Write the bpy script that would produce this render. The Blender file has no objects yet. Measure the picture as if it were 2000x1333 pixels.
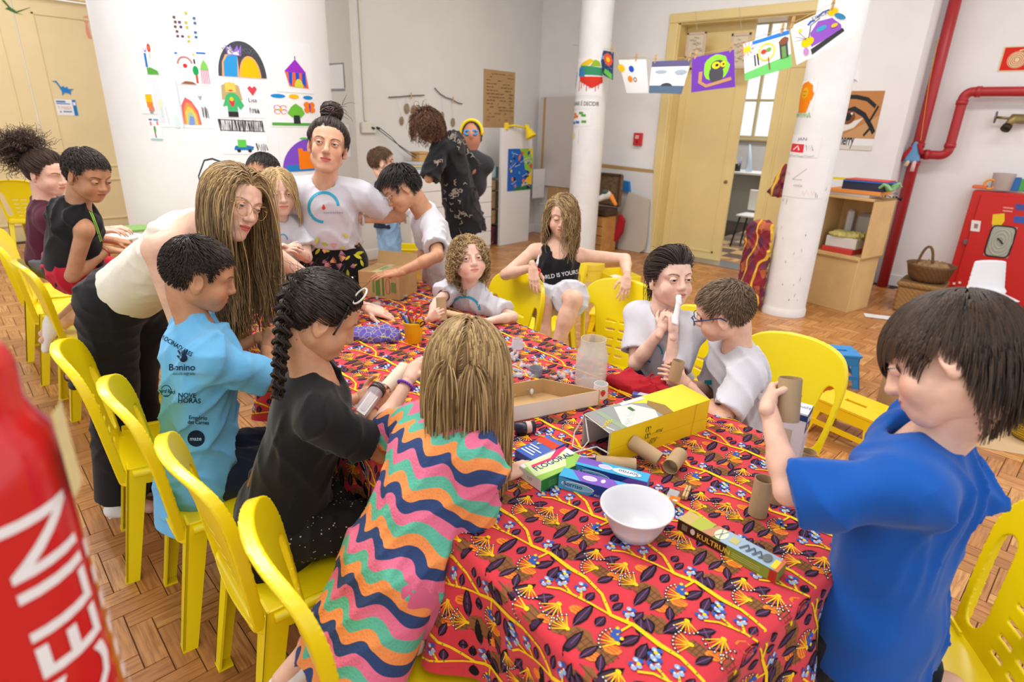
import bpy, bmesh, math, random
import numpy as np
from mathutils import Vector, Matrix, Quaternion
from mathutils.bvhtree import BVHTree
from mathutils.geometry import tessellate_polygon

random.seed(7)
rng = np.random.default_rng(7)
SC = bpy.context.scene
COL = SC.collection
PI = math.pi

# ------------------------------------------------------------------ camera
FPX = 1150.0                    # focal length in pixels of the 2000 px wide frame
H = 1.65                        # camera height above the floor
S = 1.0645                      # metres per depth unit
_d = np.array([-100.0, 3083.5, FPX]); _d /= np.linalg.norm(_d)
_f = np.array([0, 0, 1.0]); _f = _f - _d * _f.dot(_d); _f /= np.linalg.norm(_f)
_r = np.cross(_d, _f)
_a = math.radians(41)
_M = np.array([[math.cos(_a), -math.sin(_a), 0], [math.sin(_a), math.cos(_a), 0], [0, 0, 1.0]])
RC = _M @ np.stack([_r, _f, -_d])          # camera (right, down, forward) -> room
CAM = np.array([0, 0, H])

cam = bpy.data.cameras.new('camera'); camo = bpy.data.objects.new('camera', cam); COL.objects.link(camo)
cam.sensor_width = 36; cam.lens = FPX / 2000 * 36; cam.clip_start = 0.05
camo.matrix_world = Matrix(((RC[0, 0], -RC[0, 1], -RC[0, 2], 0), (RC[1, 0], -RC[1, 1], -RC[1, 2], 0),
       (RC[2, 0], -RC[2, 1], -RC[2, 2], H), (0, 0, 0, 1)))
cam.dof.use_dof = True; cam.dof.focus_distance = 1.9; cam.dof.aperture_fstop = 3.2
SC.camera = camo

# ------------------------------------------------------------------ world, lights, exposure
world = bpy.data.worlds.new('world'); SC.world = world; world.use_nodes = True
bg = world.node_tree.nodes['Background']; bg.inputs[0].default_value = (0.93, 0.97, 1.0, 1); bg.inputs[1].default_value = 1.15
def area(name, loc, size, power, color=(1, 0.98, 0.955), target=None):
 l = bpy.data.lights.new(name, 'AREA'); l.shape = 'RECTANGLE'; l.size, l.size_y = size; l.energy = power; l.color = color
 o = bpy.data.objects.new(name, l); COL.objects.link(o); o.location = loc
 if target is not None:
  o.rotation_euler = (Vector(target) - Vector(loc)).to_track_quat('-Z', 'Y').to_euler()
 return o
area('ceiling_lamp_table', (-1.2, 1.0, 3.95), (2.4, 0.6), 40)
area('far_door_fill', (-7.4, 1.4, 3.95), (2.0, 0.6), 62)  # fill light added to brighten the far door, not a known fixture
area('ceiling_lamp_curved_wall', (-3.4, 1.2, 3.95), (2.0, 0.6), 82)
area('ceiling_lamp_pillars', (-2.6, 4.9, 3.95), (2.4, 0.6), 62)
area('ceiling_lamp_camera', (0.9, -0.2, 3.95), (2.4, 0.6), 20)
area('ceiling_lamp_cabinet', (0.6, 5.2, 3.95), (2.4, 0.6), 52)
area('ceiling_lamp_next_room', (-2.6, 9.2, 3.4), (1.5, 0.6), 60)
SC.cycles.max_bounces = 7; SC.cycles.diffuse_bounces = 3; SC.cycles.transmission_bounces = 5; SC.cycles.glossy_bounces = 3
SC.view_settings.view_transform = 'Standard'; SC.view_settings.look = 'None'
SC.view_settings.exposure = 0.1; SC.view_settings.gamma = 1.0; SC.view_settings.use_curve_mapping = False

# ------------------------------------------------------------------ pixel -> place
def ray(x, y): return RC @ np.array([x - 1000.0, y - 666.5, FPX])
def P(x, y, d): return CAM + ray(x, y) / FPX * d * S          # at a depth
def onz(x, y, z=0.0): r = ray(x, y); return CAM + r * ((z - H) / r[2])
def onu(x, y, u): r = ray(x, y); return CAM + r * (u / r[0])
def onv(x, y, v): r = ray(x, y); return CAM + r * (v / r[1])
def proj(p):
 c = RC.T @ (np.asarray(p, float) - CAM); return 1000 + FPX * c[0] / c[2], 666.5 + FPX * c[1] / c[2], c[2]
def CV(r, u, t): return RC @ np.array([r, -u, -t], float)     # camera-frame direction (right, up, towards)
def nrm(v): v = np.asarray(v, float); return v / (np.linalg.norm(v) + 1e-12)

# ------------------------------------------------------------------ materials
def lin(c):
 o = []
 for v in c[:3]:
  v = v / 255.0
  o.append(v / 12.92 if v <= 0.04045 else ((v + 0.055) / 1.055) ** 2.4)
 return (*o, 1.0)
MATS = {}
class NT:
 """small node-graph writer"""
 def __init__(s, name):
  s.m = bpy.data.materials.new(name); s.m.use_nodes = True; s.t = s.m.node_tree
  s.b = s.t.nodes['Principled BSDF']
 def n(s, kind, **kw):
  x = s.t.nodes.new(kind)
  for k, v in kw.items(): setattr(x, k, v)
  return x
 def put(s, sock, v):
  if isinstance(v, bpy.types.NodeSocket): s.t.links.new(v, sock)
  else: sock.default_value = v
 def m1(s, op, a, b=None, c=None):
  x = s.n('ShaderNodeMath', operation=op); s.put(x.inputs[0], a)
  if b is not None: s.put(x.inputs[1], b)
  if c is not None: s.put(x.inputs[2], c)
  return x.outputs[0]
 def mix(s, f, a, b, blend='MIX'):
  x = s.n('ShaderNodeMix', data_type='RGBA', blend_type=blend)
  s.put(x.inputs[0], f); s.put(x.inputs[6], a); s.put(x.inputs[7], b); return x.outputs[2]
 def ss(s, x, lo, hi):
  k = s.n('ShaderNodeMapRange', interpolation_type='SMOOTHSTEP'); s.put(k.inputs[0], x)
  k.inputs[1].default_value = lo; k.inputs[2].default_value = hi; return k.outputs[0]
 def noise(s, vec, scale, detail=2.0, rough=0.5):
  x = s.n('ShaderNodeTexNoise');
  if vec is not None: s.put(x.inputs['Vector'], vec)
  x.inputs['Scale'].default_value = scale; x.inputs['Detail'].default_value = detail; x.inputs['Roughness'].default_value = rough
  return x.outputs[0]
 def mapv(s, vec, scale=(1, 1, 1), rot=(0, 0, 0)):
  x = s.n('ShaderNodeMapping'); s.put(x.inputs[0], vec); x.inputs[3].default_value = scale; x.inputs[2].default_value = rot; return x.outputs[0]
 def obj(s): return s.n('ShaderNodeTexCoord').outputs['Object']
 def attr(s, name): return s.n('ShaderNodeAttribute', attribute_name=name)
 def bump(s, h, strength=0.3, dist=0.002):
  x = s.n('ShaderNodeBump'); s.put(x.inputs['Height'], h); x.inputs['Strength'].default_value = strength; x.inputs['Distance'].default_value = dist
  s.t.links.new(x.outputs[0], s.b.inputs['Normal'])
 def col(s, c): s.put(s.b.inputs['Base Color'], c)
def mat(name, c, rough=0.55, metal=0.0, bump=0.0, bscale=60.0, var=0.0, vscale=4.0, trans=0.0, alpha=1.0, emit=0.0, spec=0.5, coat=0.0, sheen=0.0, sss=0.0):
 if name in MATS: return MATS[name]
 w = NT(name); b = w.b
 b.inputs['Roughness'].default_value = rough; b.inputs['Metallic'].default_value = metal
 b.inputs['Specular IOR Level'].default_value = spec
 if coat: b.inputs['Coat Weight'].default_value = coat; b.inputs['Coat Roughness'].default_value = 0.15
 if sheen: b.inputs['Sheen Weight'].default_value = sheen
 if trans: b.inputs['Transmission Weight'].default_value = trans
 if alpha < 1: b.inputs['Alpha'].default_value = alpha
 if sss: b.inputs['Subsurface Weight'].default_value = sss; b.inputs['Subsurface Radius'].default_value = (0.01, 0.004, 0.002)
 L = lin(c)
 if emit: b.inputs['Emission Color'].default_value = L; b.inputs['Emission Strength'].default_value = emit
 if var:
  k = w.noise(w.obj(), vscale, 4.0, 0.6)
  lo = tuple(x * (1 - var) for x in L[:3]) + (1,); hi = tuple(min(1, x * (1 + var)) for x in L[:3]) + (1,)
  w.col(w.mix(w.ss(k, 0.3, 0.7), lo, hi))
 else:
  w.col(L)
 if bump: w.bump(w.noise(w.obj(), bscale, 3.0), bump, 0.003)
 MATS[name] = w.m; return w.m

# ------------------------------------------------------------------ objects
ROOT = {}
def tag(o, label=None, cat=None, group=None, kind=None):
 if label: o['label'] = label
 if cat: o['category'] = cat
 if group: o['group'] = group
 if kind: o['kind'] = kind
 return o
def thing(name, loc, label, cat, group=None, kind=None, rz=0.0):
 o = bpy.data.objects.new(name, None); COL.objects.link(o); o.location = tuple(loc); o.rotation_euler = (0, 0, rz)
 o.empty_display_size = 0.05
 ROOT[o.name] = (Matrix.Translation(Vector(tuple(loc))) @ Matrix.Rotation(rz, 4, 'Z')).inverted()
 return tag(o, label, cat, group, kind)
def link(name, me, parent=None, local=False):
 o = bpy.data.objects.new(name, me); COL.objects.link(o)
 if parent is not None:
  o.parent = parent
  p = parent
  while p.parent is not None: p = p.parent
  if parent.parent is None and parent.name in ROOT and not local: o.matrix_parent_inverse = ROOT[parent.name]
 return o
def raw(name, V, F, mats, mi=None, smooth=True):
 """V (n,3); F list of index arrays (each (m,k)) or list of tuples"""
 me = bpy.data.meshes.new(name)
 V = np.asarray(V, np.float32)
 if len(F) and not isinstance(F[0], np.ndarray):
  lens = {len(f) for f in F}; groups = None
  idx = np.fromiter((i for f in F for i in f), np.int32); ln = np.fromiter((len(f) for f in F), np.int32)
 else:
  F = [f for f in F if len(f)]
  idx = np.concatenate([f.reshape(-1) for f in F]).astype(np.int32) if F else np.zeros(0, np.int32)
  ln = np.concatenate([np.full(len(f), f.shape[1], np.int32) for f in F]) if F else np.zeros(0, np.int32)
 me.vertices.add(len(V)); me.vertices.foreach_set('co', V.reshape(-1))
 me.loops.add(len(idx)); me.loops.foreach_set('vertex_index', idx)
 me.polygons.add(len(ln)); st = np.concatenate([[0], np.cumsum(ln)[:-1]]).astype(np.int32) if len(ln) else ln
 me.polygons.foreach_set('loop_start', st)
 if not isinstance(mats, (list, tuple)): mats = [mats]
 for m in mats: me.materials.append(m)
 if mi is not None: me.polygons.foreach_set('material_index', np.asarray(mi, np.int32))
 me.update(calc_edges=True)
 me.polygons.foreach_set('use_smooth', np.full(len(ln), smooth))
 me.update()
 return me
def mk(name, V, F, mats, parent=None, mi=None, smooth=False, local=False):
 return link(name, raw(name, V, F, mats, mi, smooth), parent, local)
class MB:
 """collects solids into one mesh"""
 def __init__(s): s.V = []; s.F = []; s.M = []; s.n = 0
 def add(s, V, F, m=0):
  V = np.asarray(V, float)
  s.V.append(V); s.F += [tuple(i + s.n for i in f) for f in F]; s.M += [m] * len(F); s.n += len(V); return s
 def box(s, c, d, m=0, R=None, bev=0.0, taper=1.0):
  d = np.asarray(d, float) / 2
  if bev > 0:
   b = min(bev, d.min() * 0.9)
   V = []
   for sx in (-1, 1):
    for sy in (-1, 1):
     for sz in (-1, 1):
      e = np.array([sx, sy, sz])
      for ax in range(3):
       p = e * (d - b); p[ax] = e[ax] * d[ax]; V.append(p)
   V = np.array(V)
   def ix(sx, sy, sz, ax): return ((sx > 0) * 4 + (sy > 0) * 2 + (sz > 0)) * 3 + ax
   F = []
   for ax in range(3):
    o1, o2 = [(1, 2), (2, 0), (0, 1)][ax]
    for sg in (-1, 1):
     q = []
     for a, b2 in ((-1, -1), (1, -1), (1, 1), (-1, 1)):
      e = [0, 0, 0]; e[ax] = sg; e[o1] = a; e[o2] = b2; q.append(ix(*e, ax))
     F.append(q if sg > 0 else q[::-1])
   for ax in range(3):                       # edges along ax
    o1, o2 = [(1, 2), (2, 0), (0, 1)][ax]
    for a in (-1, 1):
     for b2 in (-1, 1):
      e0 = [0, 0, 0]; e1 = [0, 0, 0]; e0[ax] = -1; e1[ax] = 1
      for e in (e0, e1): e[o1] = a; e[o2] = b2
      q = [ix(*e0, o1), ix(*e1, o1), ix(*e1, o2), ix(*e0, o2)]
      F.append(q if a * b2 < 0 else q[::-1])
   for sx in (-1, 1):
    for sy in (-1, 1):
     for sz in (-1, 1):
      q = [ix(sx, sy, sz, 0), ix(sx, sy, sz, 1), ix(sx, sy, sz, 2)]
      F.append(q if sx * sy * sz > 0 else q[::-1])
  else:
   V = np.array([[x, y, z] for x in (-1, 1) for y in (-1, 1) for z in (-1, 1)], float) * d
   F = [(0, 1, 3, 2), (4, 6, 7, 5), (0, 4, 5, 1), (2, 3, 7, 6), (0, 2, 6, 4), (1, 5, 7, 3)]
  if taper != 1.0:
   t = np.where(V[:, 2] > 0, taper, 1.0); V = V * np.stack([t, t, np.ones_like(t)], 1)
  if R is not None: V = V @ np.asarray(R).T
  return s.add(V + np.asarray(c, float), F, m)
 def tube(s, pts, r, m=0, n=8, cap=True, closed=False):
  pts = np.asarray(pts, float); k = len(pts)
  r = np.broadcast_to(np.asarray(r, float), (k,))
  T = np.gradient(pts, axis=0) if not closed else np.roll(pts, -1, 0) - np.roll(pts, 1, 0)
  T /= np.linalg.norm(T, axis=1)[:, None] + 1e-12
  a = np.array([0, 0, 1.0]) if abs(T[0][2]) < 0.9 else np.array([1.0, 0, 0])
  N = nrm(np.cross(T[0], a)); V = []
  ang = np.arange(n) * 2 * PI / n
  for i in range(k):
   N = nrm(N - T[i] * N.dot(T[i])); B = np.cross(T[i], N)
   V.append(pts[i] + r[i] * (np.cos(ang)[:, None] * N + np.sin(ang)[:, None] * B))
  V = np.concatenate(V); F = []
  for i in range(k if closed else k - 1):
   j = (i + 1) % k
   for q in range(n):
    F.append((i * n + q, i * n + (q + 1) % n, j * n + (q + 1) % n, j * n + q))
  if cap and not closed:
   F.append(tuple(range(n))[::-1]); F.append(tuple(range((k - 1) * n, k * n)))
  return s.add(V, F, m)
 def lathe(s, prof, c=(0, 0, 0), m=0, n=24, R=None, cap=True):
  """prof: list of (radius, z)"""
  ang = np.arange(n) * 2 * PI / n; V = []
  for rr, z in prof: V.append(np.stack([rr * np.cos(ang), rr * np.sin(ang), np.full(n, z)], 1))
  V = np.concatenate(V); F = []
  for i in range(len(prof) - 1):
   for q in range(n): F.append((i * n + q, i * n + (q + 1) % n, (i + 1) * n + (q + 1) % n, (i + 1) * n + q))
  if cap:
   F.append(tuple(range(n))[::-1]); k = len(prof) - 1; F.append(tuple(range(k * n, (k + 1) * n)))
  if R is not None: V = V @ np.asarray(R).T
  return s.add(V + np.asarray(c, float), F, m)
 def prism(s, poly, o, ex, ey, ez, m=0):
  """2-D polygon in plane (ex, ey) at o, thickness vector ez"""
  o, ex, ey, ez = [np.asarray(v, float) for v in (o, ex, ey, ez)]
  n = len(poly); A = np.array([o + ex * p[0] + ey * p[1] for p in poly]); V = np.concatenate([A, A + ez])
  T = [tuple(t) for t in tessellate_polygon([[Vector((p[0], p[1], 0)) for p in poly]])]
  F = [t[::-1] for t in T] + [tuple(i + n for i in t) for t in T]
  F += [(i, (i + 1) % n, n + (i + 1) % n, n + i) for i in range(n)]
  return s.add(V, F, m)
 def build(s, name, mats, parent=None, smooth=False, local=False):
  return mk(name, np.concatenate(s.V), s.F, mats, parent, s.M, smooth, local)
def fix(o):
 """consistent outward normals"""
 bm = bmesh.new(); bm.from_mesh(o.data); bmesh.ops.recalc_face_normals(bm, faces=bm.faces); bm.to_mesh(o.data); bm.free(); return o
def autosm(o, deg=35):
 """smooth faces but keep hard edges"""
 me = o.data; me.polygons.foreach_set('use_smooth', np.full(len(me.polygons), True))
 bm = bmesh.new(); bm.from_mesh(me); lim = math.radians(deg)
 for e in bm.edges: e.smooth = not (len(e.link_faces) == 2 and e.calc_face_angle(0) > lim)
 bm.to_mesh(me); bm.free(); return o
def boxo(name, c, d, m, parent=None, R=None, bev=0.003, local=False): return MB().box(c, d, 0, R, bev).build(name, m, parent, local=local)
def rotz(a): c, s = math.cos(a), math.sin(a); return np.array([[c, -s, 0], [s, c, 0], [0, 0, 1.0]])
def frame(f, up=(0, 0, 1)):
 """columns right, forward, up"""
 f = nrm(f); r = nrm(np.cross(f, up)); return np.stack([r, f, np.cross(r, f)], 1)
def copy_tree(o, loc, rz, label=None, **kw):
 r = o.copy(); COL.objects.link(r); r.location = tuple(loc); r.rotation_euler = (0, 0, rz)
 if label: r['label'] = label
 for k, v in kw.items(): r[k] = v
 for ch in o.children:
  c = ch.copy(); COL.objects.link(c); c.parent = r; c.matrix_parent_inverse = ch.matrix_parent_inverse.copy()
  for g in ch.children:
   d = g.copy(); COL.objects.link(d); d.parent = c; d.matrix_parent_inverse = g.matrix_parent_inverse.copy()
 return r

# ------------------------------------------------------------------ flat print: polygons and strokes laid on a surface
def ell(cx, cy, rx, ry=None, n=14, a=0.0, t0=0, t1=360):
 ry = rx if ry is None else ry; o = []
 full = t1 - t0 >= 360
 for i in range(n if full else n + 1):
  t = math.radians(t0 + (t1 - t0) * i / n); x, y = rx * math.cos(t), ry * math.sin(t)
  o.append((cx + x * math.cos(a) - y * math.sin(a), cy + x * math.sin(a) + y * math.cos(a)))
 return o
def rect(x0, y0, x1, y1): return [(x0, y0), (x1, y0), (x1, y1), (x0, y1)]
def stroke(pts, w):
 """polyline -> list of quads"""
 out = []; pts = [np.array(p, float) for p in pts]; N = []
 for i in range(len(pts)):
  a = pts[max(0, i - 1)]; b = pts[min(len(pts) - 1, i + 1)]; d = b - a; d /= np.linalg.norm(d) + 1e-9; N.append(np.array([-d[1], d[0]]))
 ww = w if hasattr(w, '__len__') else [w] * len(pts)
 for i in range(len(pts) - 1):
  out.append([tuple(pts[i] + N[i] * ww[i] / 2), tuple(pts[i] - N[i] * ww[i] / 2), tuple(pts[i + 1] - N[i + 1] * ww[i + 1] / 2), tuple(pts[i + 1] + N[i + 1] * ww[i + 1] / 2)])
 return out
def wob(pts, amp, seed=0):
 r = random.Random(seed); return [(x + r.uniform(-amp, amp), y + r.uniform(-amp, amp)) for x, y in pts]
def scrib(x0, y0, x1, y1, n, w, seed=0):
 r = random.Random(seed); pts = []
 for i in range(n): pts.append((x0 + (x1 - x0) * i / (n - 1) + r.uniform(-.01, .01), (y0 if i % 2 else y1) + r.uniform(-.02, .02)))
 return stroke(pts, w)
TXT = {}
def text2d(s, bold=False):
 """filled glyph triangles of a word, normalised to height 1 baseline 0; returns (verts, faces, width)"""
 if s in TXT: return TXT[s]
 cu = bpy.data.curves.new('t', 'FONT'); cu.body = s; cu.resolution_u = 3; cu.offset = 0.012 if bold else 0.0
 o = bpy.data.objects.new('t', cu); COL.objects.link(o)
 dg = bpy.context.evaluated_depsgraph_get(); me = bpy.data.meshes.new_from_object(o.evaluated_get(dg))
 V = np.array([v.co[:2] for v in me.vertices]) if len(me.vertices) else np.zeros((1, 2)); F = [tuple(p.vertices) for p in me.polygons]
 bpy.data.objects.remove(o); bpy.data.curves.remove(cu); bpy.data.meshes.remove(me)
 x0 = V[:, 0].min(); V = V - [x0, 0]; V = V / 0.72; TXT[s] = (V, F, V[:, 0].max()); return TXT[s]
class Print:
 """layers of coloured flat shapes in paper coordinates"""
 def __init__(s, mapf, dz=0.0003, maxlen=None): s.mapf = mapf; s.dz = dz; s.ml = maxlen; s.V = []; s.F = []; s.M = []; s.mats = []; s.k = 0
 def mi(s, c):
  nm = 'print_%d_%d_%d' % tuple(c)
  m = mat(nm, c, 0.8, spec=0.2)
  if m not in s.mats: s.mats.append(m)
  return s.mats.index(m)
 def tri(s, a, b, c, m, z, out=None):
  if s.ml:
   st = [(a, b, c)]
   while st:
    a, b, c = st.pop(); e = [math.dist(a, b), math.dist(b, c), math.dist(c, a)]; i = e.index(max(e))
    if e[i] > s.ml:
     if i == 0: h = ((a[0] + b[0]) / 2, (a[1] + b[1]) / 2); st += [(a, h, c), (h, b, c)]
     elif i == 1: h = ((b[0] + c[0]) / 2, (b[1] + c[1]) / 2); st += [(a, b, h), (a, h, c)]
     else: h = ((a[0] + c[0]) / 2, (a[1] + c[1]) / 2); st += [(a, b, h), (h, b, c)]
    else: s.emit((a, b, c), m, z)
  else: s.emit((a, b, c), m, z)
 def emit(s, P3, m, z):
  k = len(s.V)
  for p in P3: s.V.append((p[0], p[1], z))
  s.F.append((k, k + 1, k + 2)); s.M.append(m)
 def poly(s, c, pts, up=True):
  m = s.mi(c)
  if up: s.k += 1
  z = s.k * s.dz
  for t in tessellate_polygon([[Vector((p[0], p[1], 0)) for p in pts]]):
   a, b, d = [tuple(pts[i]) for i in t]
   if (b[0] - a[0]) * (d[1] - a[1]) - (b[1] - a[1]) * (d[0] - a[0]) < 0: b, d = d, b
   s.tri(a, b, d, m, z)
  return s
 def line(s, c, pts, w):
  s.k += 1
  for q in stroke(pts, w): s.poly(c, q, up=False)
  return s
 def polys(s, c, lst):
  s.k += 1
  for q in lst: s.poly(c, q, up=False)
  return s
 def text(s, c, body, x, y, h, center=False, sx=1.0, ang=0.0, bold=False):
  V, F, w = text2d(body, bold); m = s.mi(c); s.k += 1; z = s.k * s.dz
  ca, sa = math.cos(ang), math.sin(ang)
  off = -w / 2 if center else 0
  for f in F:
   k = len(s.V); pts = []
   for i in f:
    a, b = (V[i][0] + off) * h * sx, V[i][1] * h; pts.append((x + a * ca - b * sa, y + a * sa + b * ca))
   for j in range(1, len(f) - 1): s.tri(pts[0], pts[j], pts[j + 1], m, z)
  return s
 def build(s, name, parent=None):
  if not s.V: return None
  A = np.array(s.V); W = s.mapf(A[:, 0], A[:, 1], A[:, 2])
  return mk(name, W, s.F, s.mats, parent, s.M)
def flat(o, ex, ey):
 """paper (0..1, 0..1) on a flat rectangle with lower-left corner o"""
 o, ex, ey = [np.asarray(v, float) for v in (o, ex, ey)]; n = nrm(np.cross(ex, ey))
 return lambda x, y, z: o + np.outer(x, ex) + np.outer(y, ey) + np.outer(z, n)
def sheet(name, mapf, m, parent=None, nx=1, ny=1, th=0.0006, poly=None):
 """thin sheet over the unit square of mapf"""
 if poly is not None:
  T = tessellate_polygon([[Vector((p[0], p[1], 0)) for p in poly]]); n = len(poly)
  X = np.array([p[0] for p in poly]); Y = np.array([p[1] for p in poly])
  V = np.concatenate([mapf(X, Y, np.zeros(n)), mapf(X, Y, np.full(n, -th))])
  F = [tuple(t) for t in T] + [tuple(i + n for i in t)[::-1] for t in T] + [(i, (i + 1) % n, n + (i + 1) % n, n + i)[::-1] for i in range(n)]
  return fix(mk(name, V, F, m, parent))
 X, Y = np.meshgrid(np.linspace(0, 1, nx + 1), np.linspace(0, 1, ny + 1)); X = X.ravel(); Y = Y.ravel(); n = len(X)
 V = np.concatenate([mapf(X, Y, np.zeros(n)), mapf(X, Y, np.full(n, -th))]); F = []
 for j in range(ny):
  for i in range(nx):
   a = j * (nx + 1) + i; q = (a, a + 1, a + nx + 2, a + nx + 1); F.append(q); F.append(tuple(k + n for k in q)[::-1])
 w = nx + 1
 for i in range(nx): F += [(i, n + i, n + i + 1, i + 1), (ny * w + i + 1, n + ny * w + i + 1, n + ny * w + i, ny * w + i)]
 for j in range(ny): F += [(j * w + w, n + j * w + w, n + j * w, j * w), (j * w + nx, n + j * w + nx, n + j * w + w + nx, j * w + w + nx)]
 return mk(name, V, F, m, parent)

# ------------------------------------------------------------------ implicit solids (surface nets)
def snet(F, o, h):
 s = F < 0
 c = np.zeros(tuple(n - 1 for n in F.shape), np.int8)
 for i in (0, 1):
  for j in (0, 1):
   for k in (0, 1): c += s[i:i + c.shape[0], j:j + c.shape[1], k:k + c.shape[2]]
 act = (c > 0) & (c < 8); ids = np.argwhere(act)
 if len(ids) == 0: return np.zeros((0, 3)), np.zeros((0, 4), int)
 idx = np.full(c.shape, -1, np.int32); idx[act] = np.arange(len(ids))
 i, j, k = ids.T; pos = np.zeros((len(ids), 3)); w = np.zeros(len(ids))
 cor = [(a, b, d) for a in (0, 1) for b in (0, 1) for d in (0, 1)]
 val = {q: F[i + q[0], j + q[1], k + q[2]] for q in cor}
 for a in cor:
  for ax in range(3):
   if a[ax] == 0:
    b = list(a); b[ax] = 1; b = tuple(b); fa, fb = val[a], val[b]; m = (fa < 0) != (fb < 0)
    t = fa[m] / (fa[m] - fb[m]); p = np.tile(np.array(a, float), (m.sum(), 1)); p[:, ax] = t; pos[m] += p; w[m] += 1
 V = ids + pos / w[:, None]; Q = []
 for ax in range(3):
  sl0 = [slice(1, -1)] * 3; sl1 = [slice(1, -1)] * 3; sl0[ax] = slice(0, -1); sl1[ax] = slice(1, None)
  A, B = s[tuple(sl0)], s[tuple(sl1)]; e = np.argwhere(A != B)
  if len(e) == 0: continue
  fl = A[tuple(e.T)]
  g = e.copy(); g[:, [q for q in range(3) if q != ax]] += 1
  o1, o2 = [(1, 2), (2, 0), (0, 1)][ax]
  def cell(d1, d2):
   q = g.copy(); q[:, o1] -= d1; q[:, o2] -= d2; return idx[tuple(q.T)]
  q = np.stack([cell(1, 1), cell(0, 1), cell(0, 0), cell(1, 0)], 1)
  q[~fl] = q[~fl][:, ::-1]; Q.append(q)
 Q = np.concatenate(Q); n = len(V)
 for lam in (.55, -.57, .55, -.57):                 # even out the net
  A = np.zeros((n, 3)); c = np.zeros(n)
  for a, b in ((0, 1), (1, 2), (2, 3), (3, 0)):
   for i in range(3): A[:, i] += np.bincount(Q[:, a], V[Q[:, b], i], n) + np.bincount(Q[:, b], V[Q[:, a], i], n)
   c += np.bincount(Q[:, a], minlength=n) + np.bincount(Q[:, b], minlength=n)
  V = V + lam * (A / np.maximum(c, 1)[:, None] - V)
 return np.asarray(o) + h * V, Q
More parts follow.
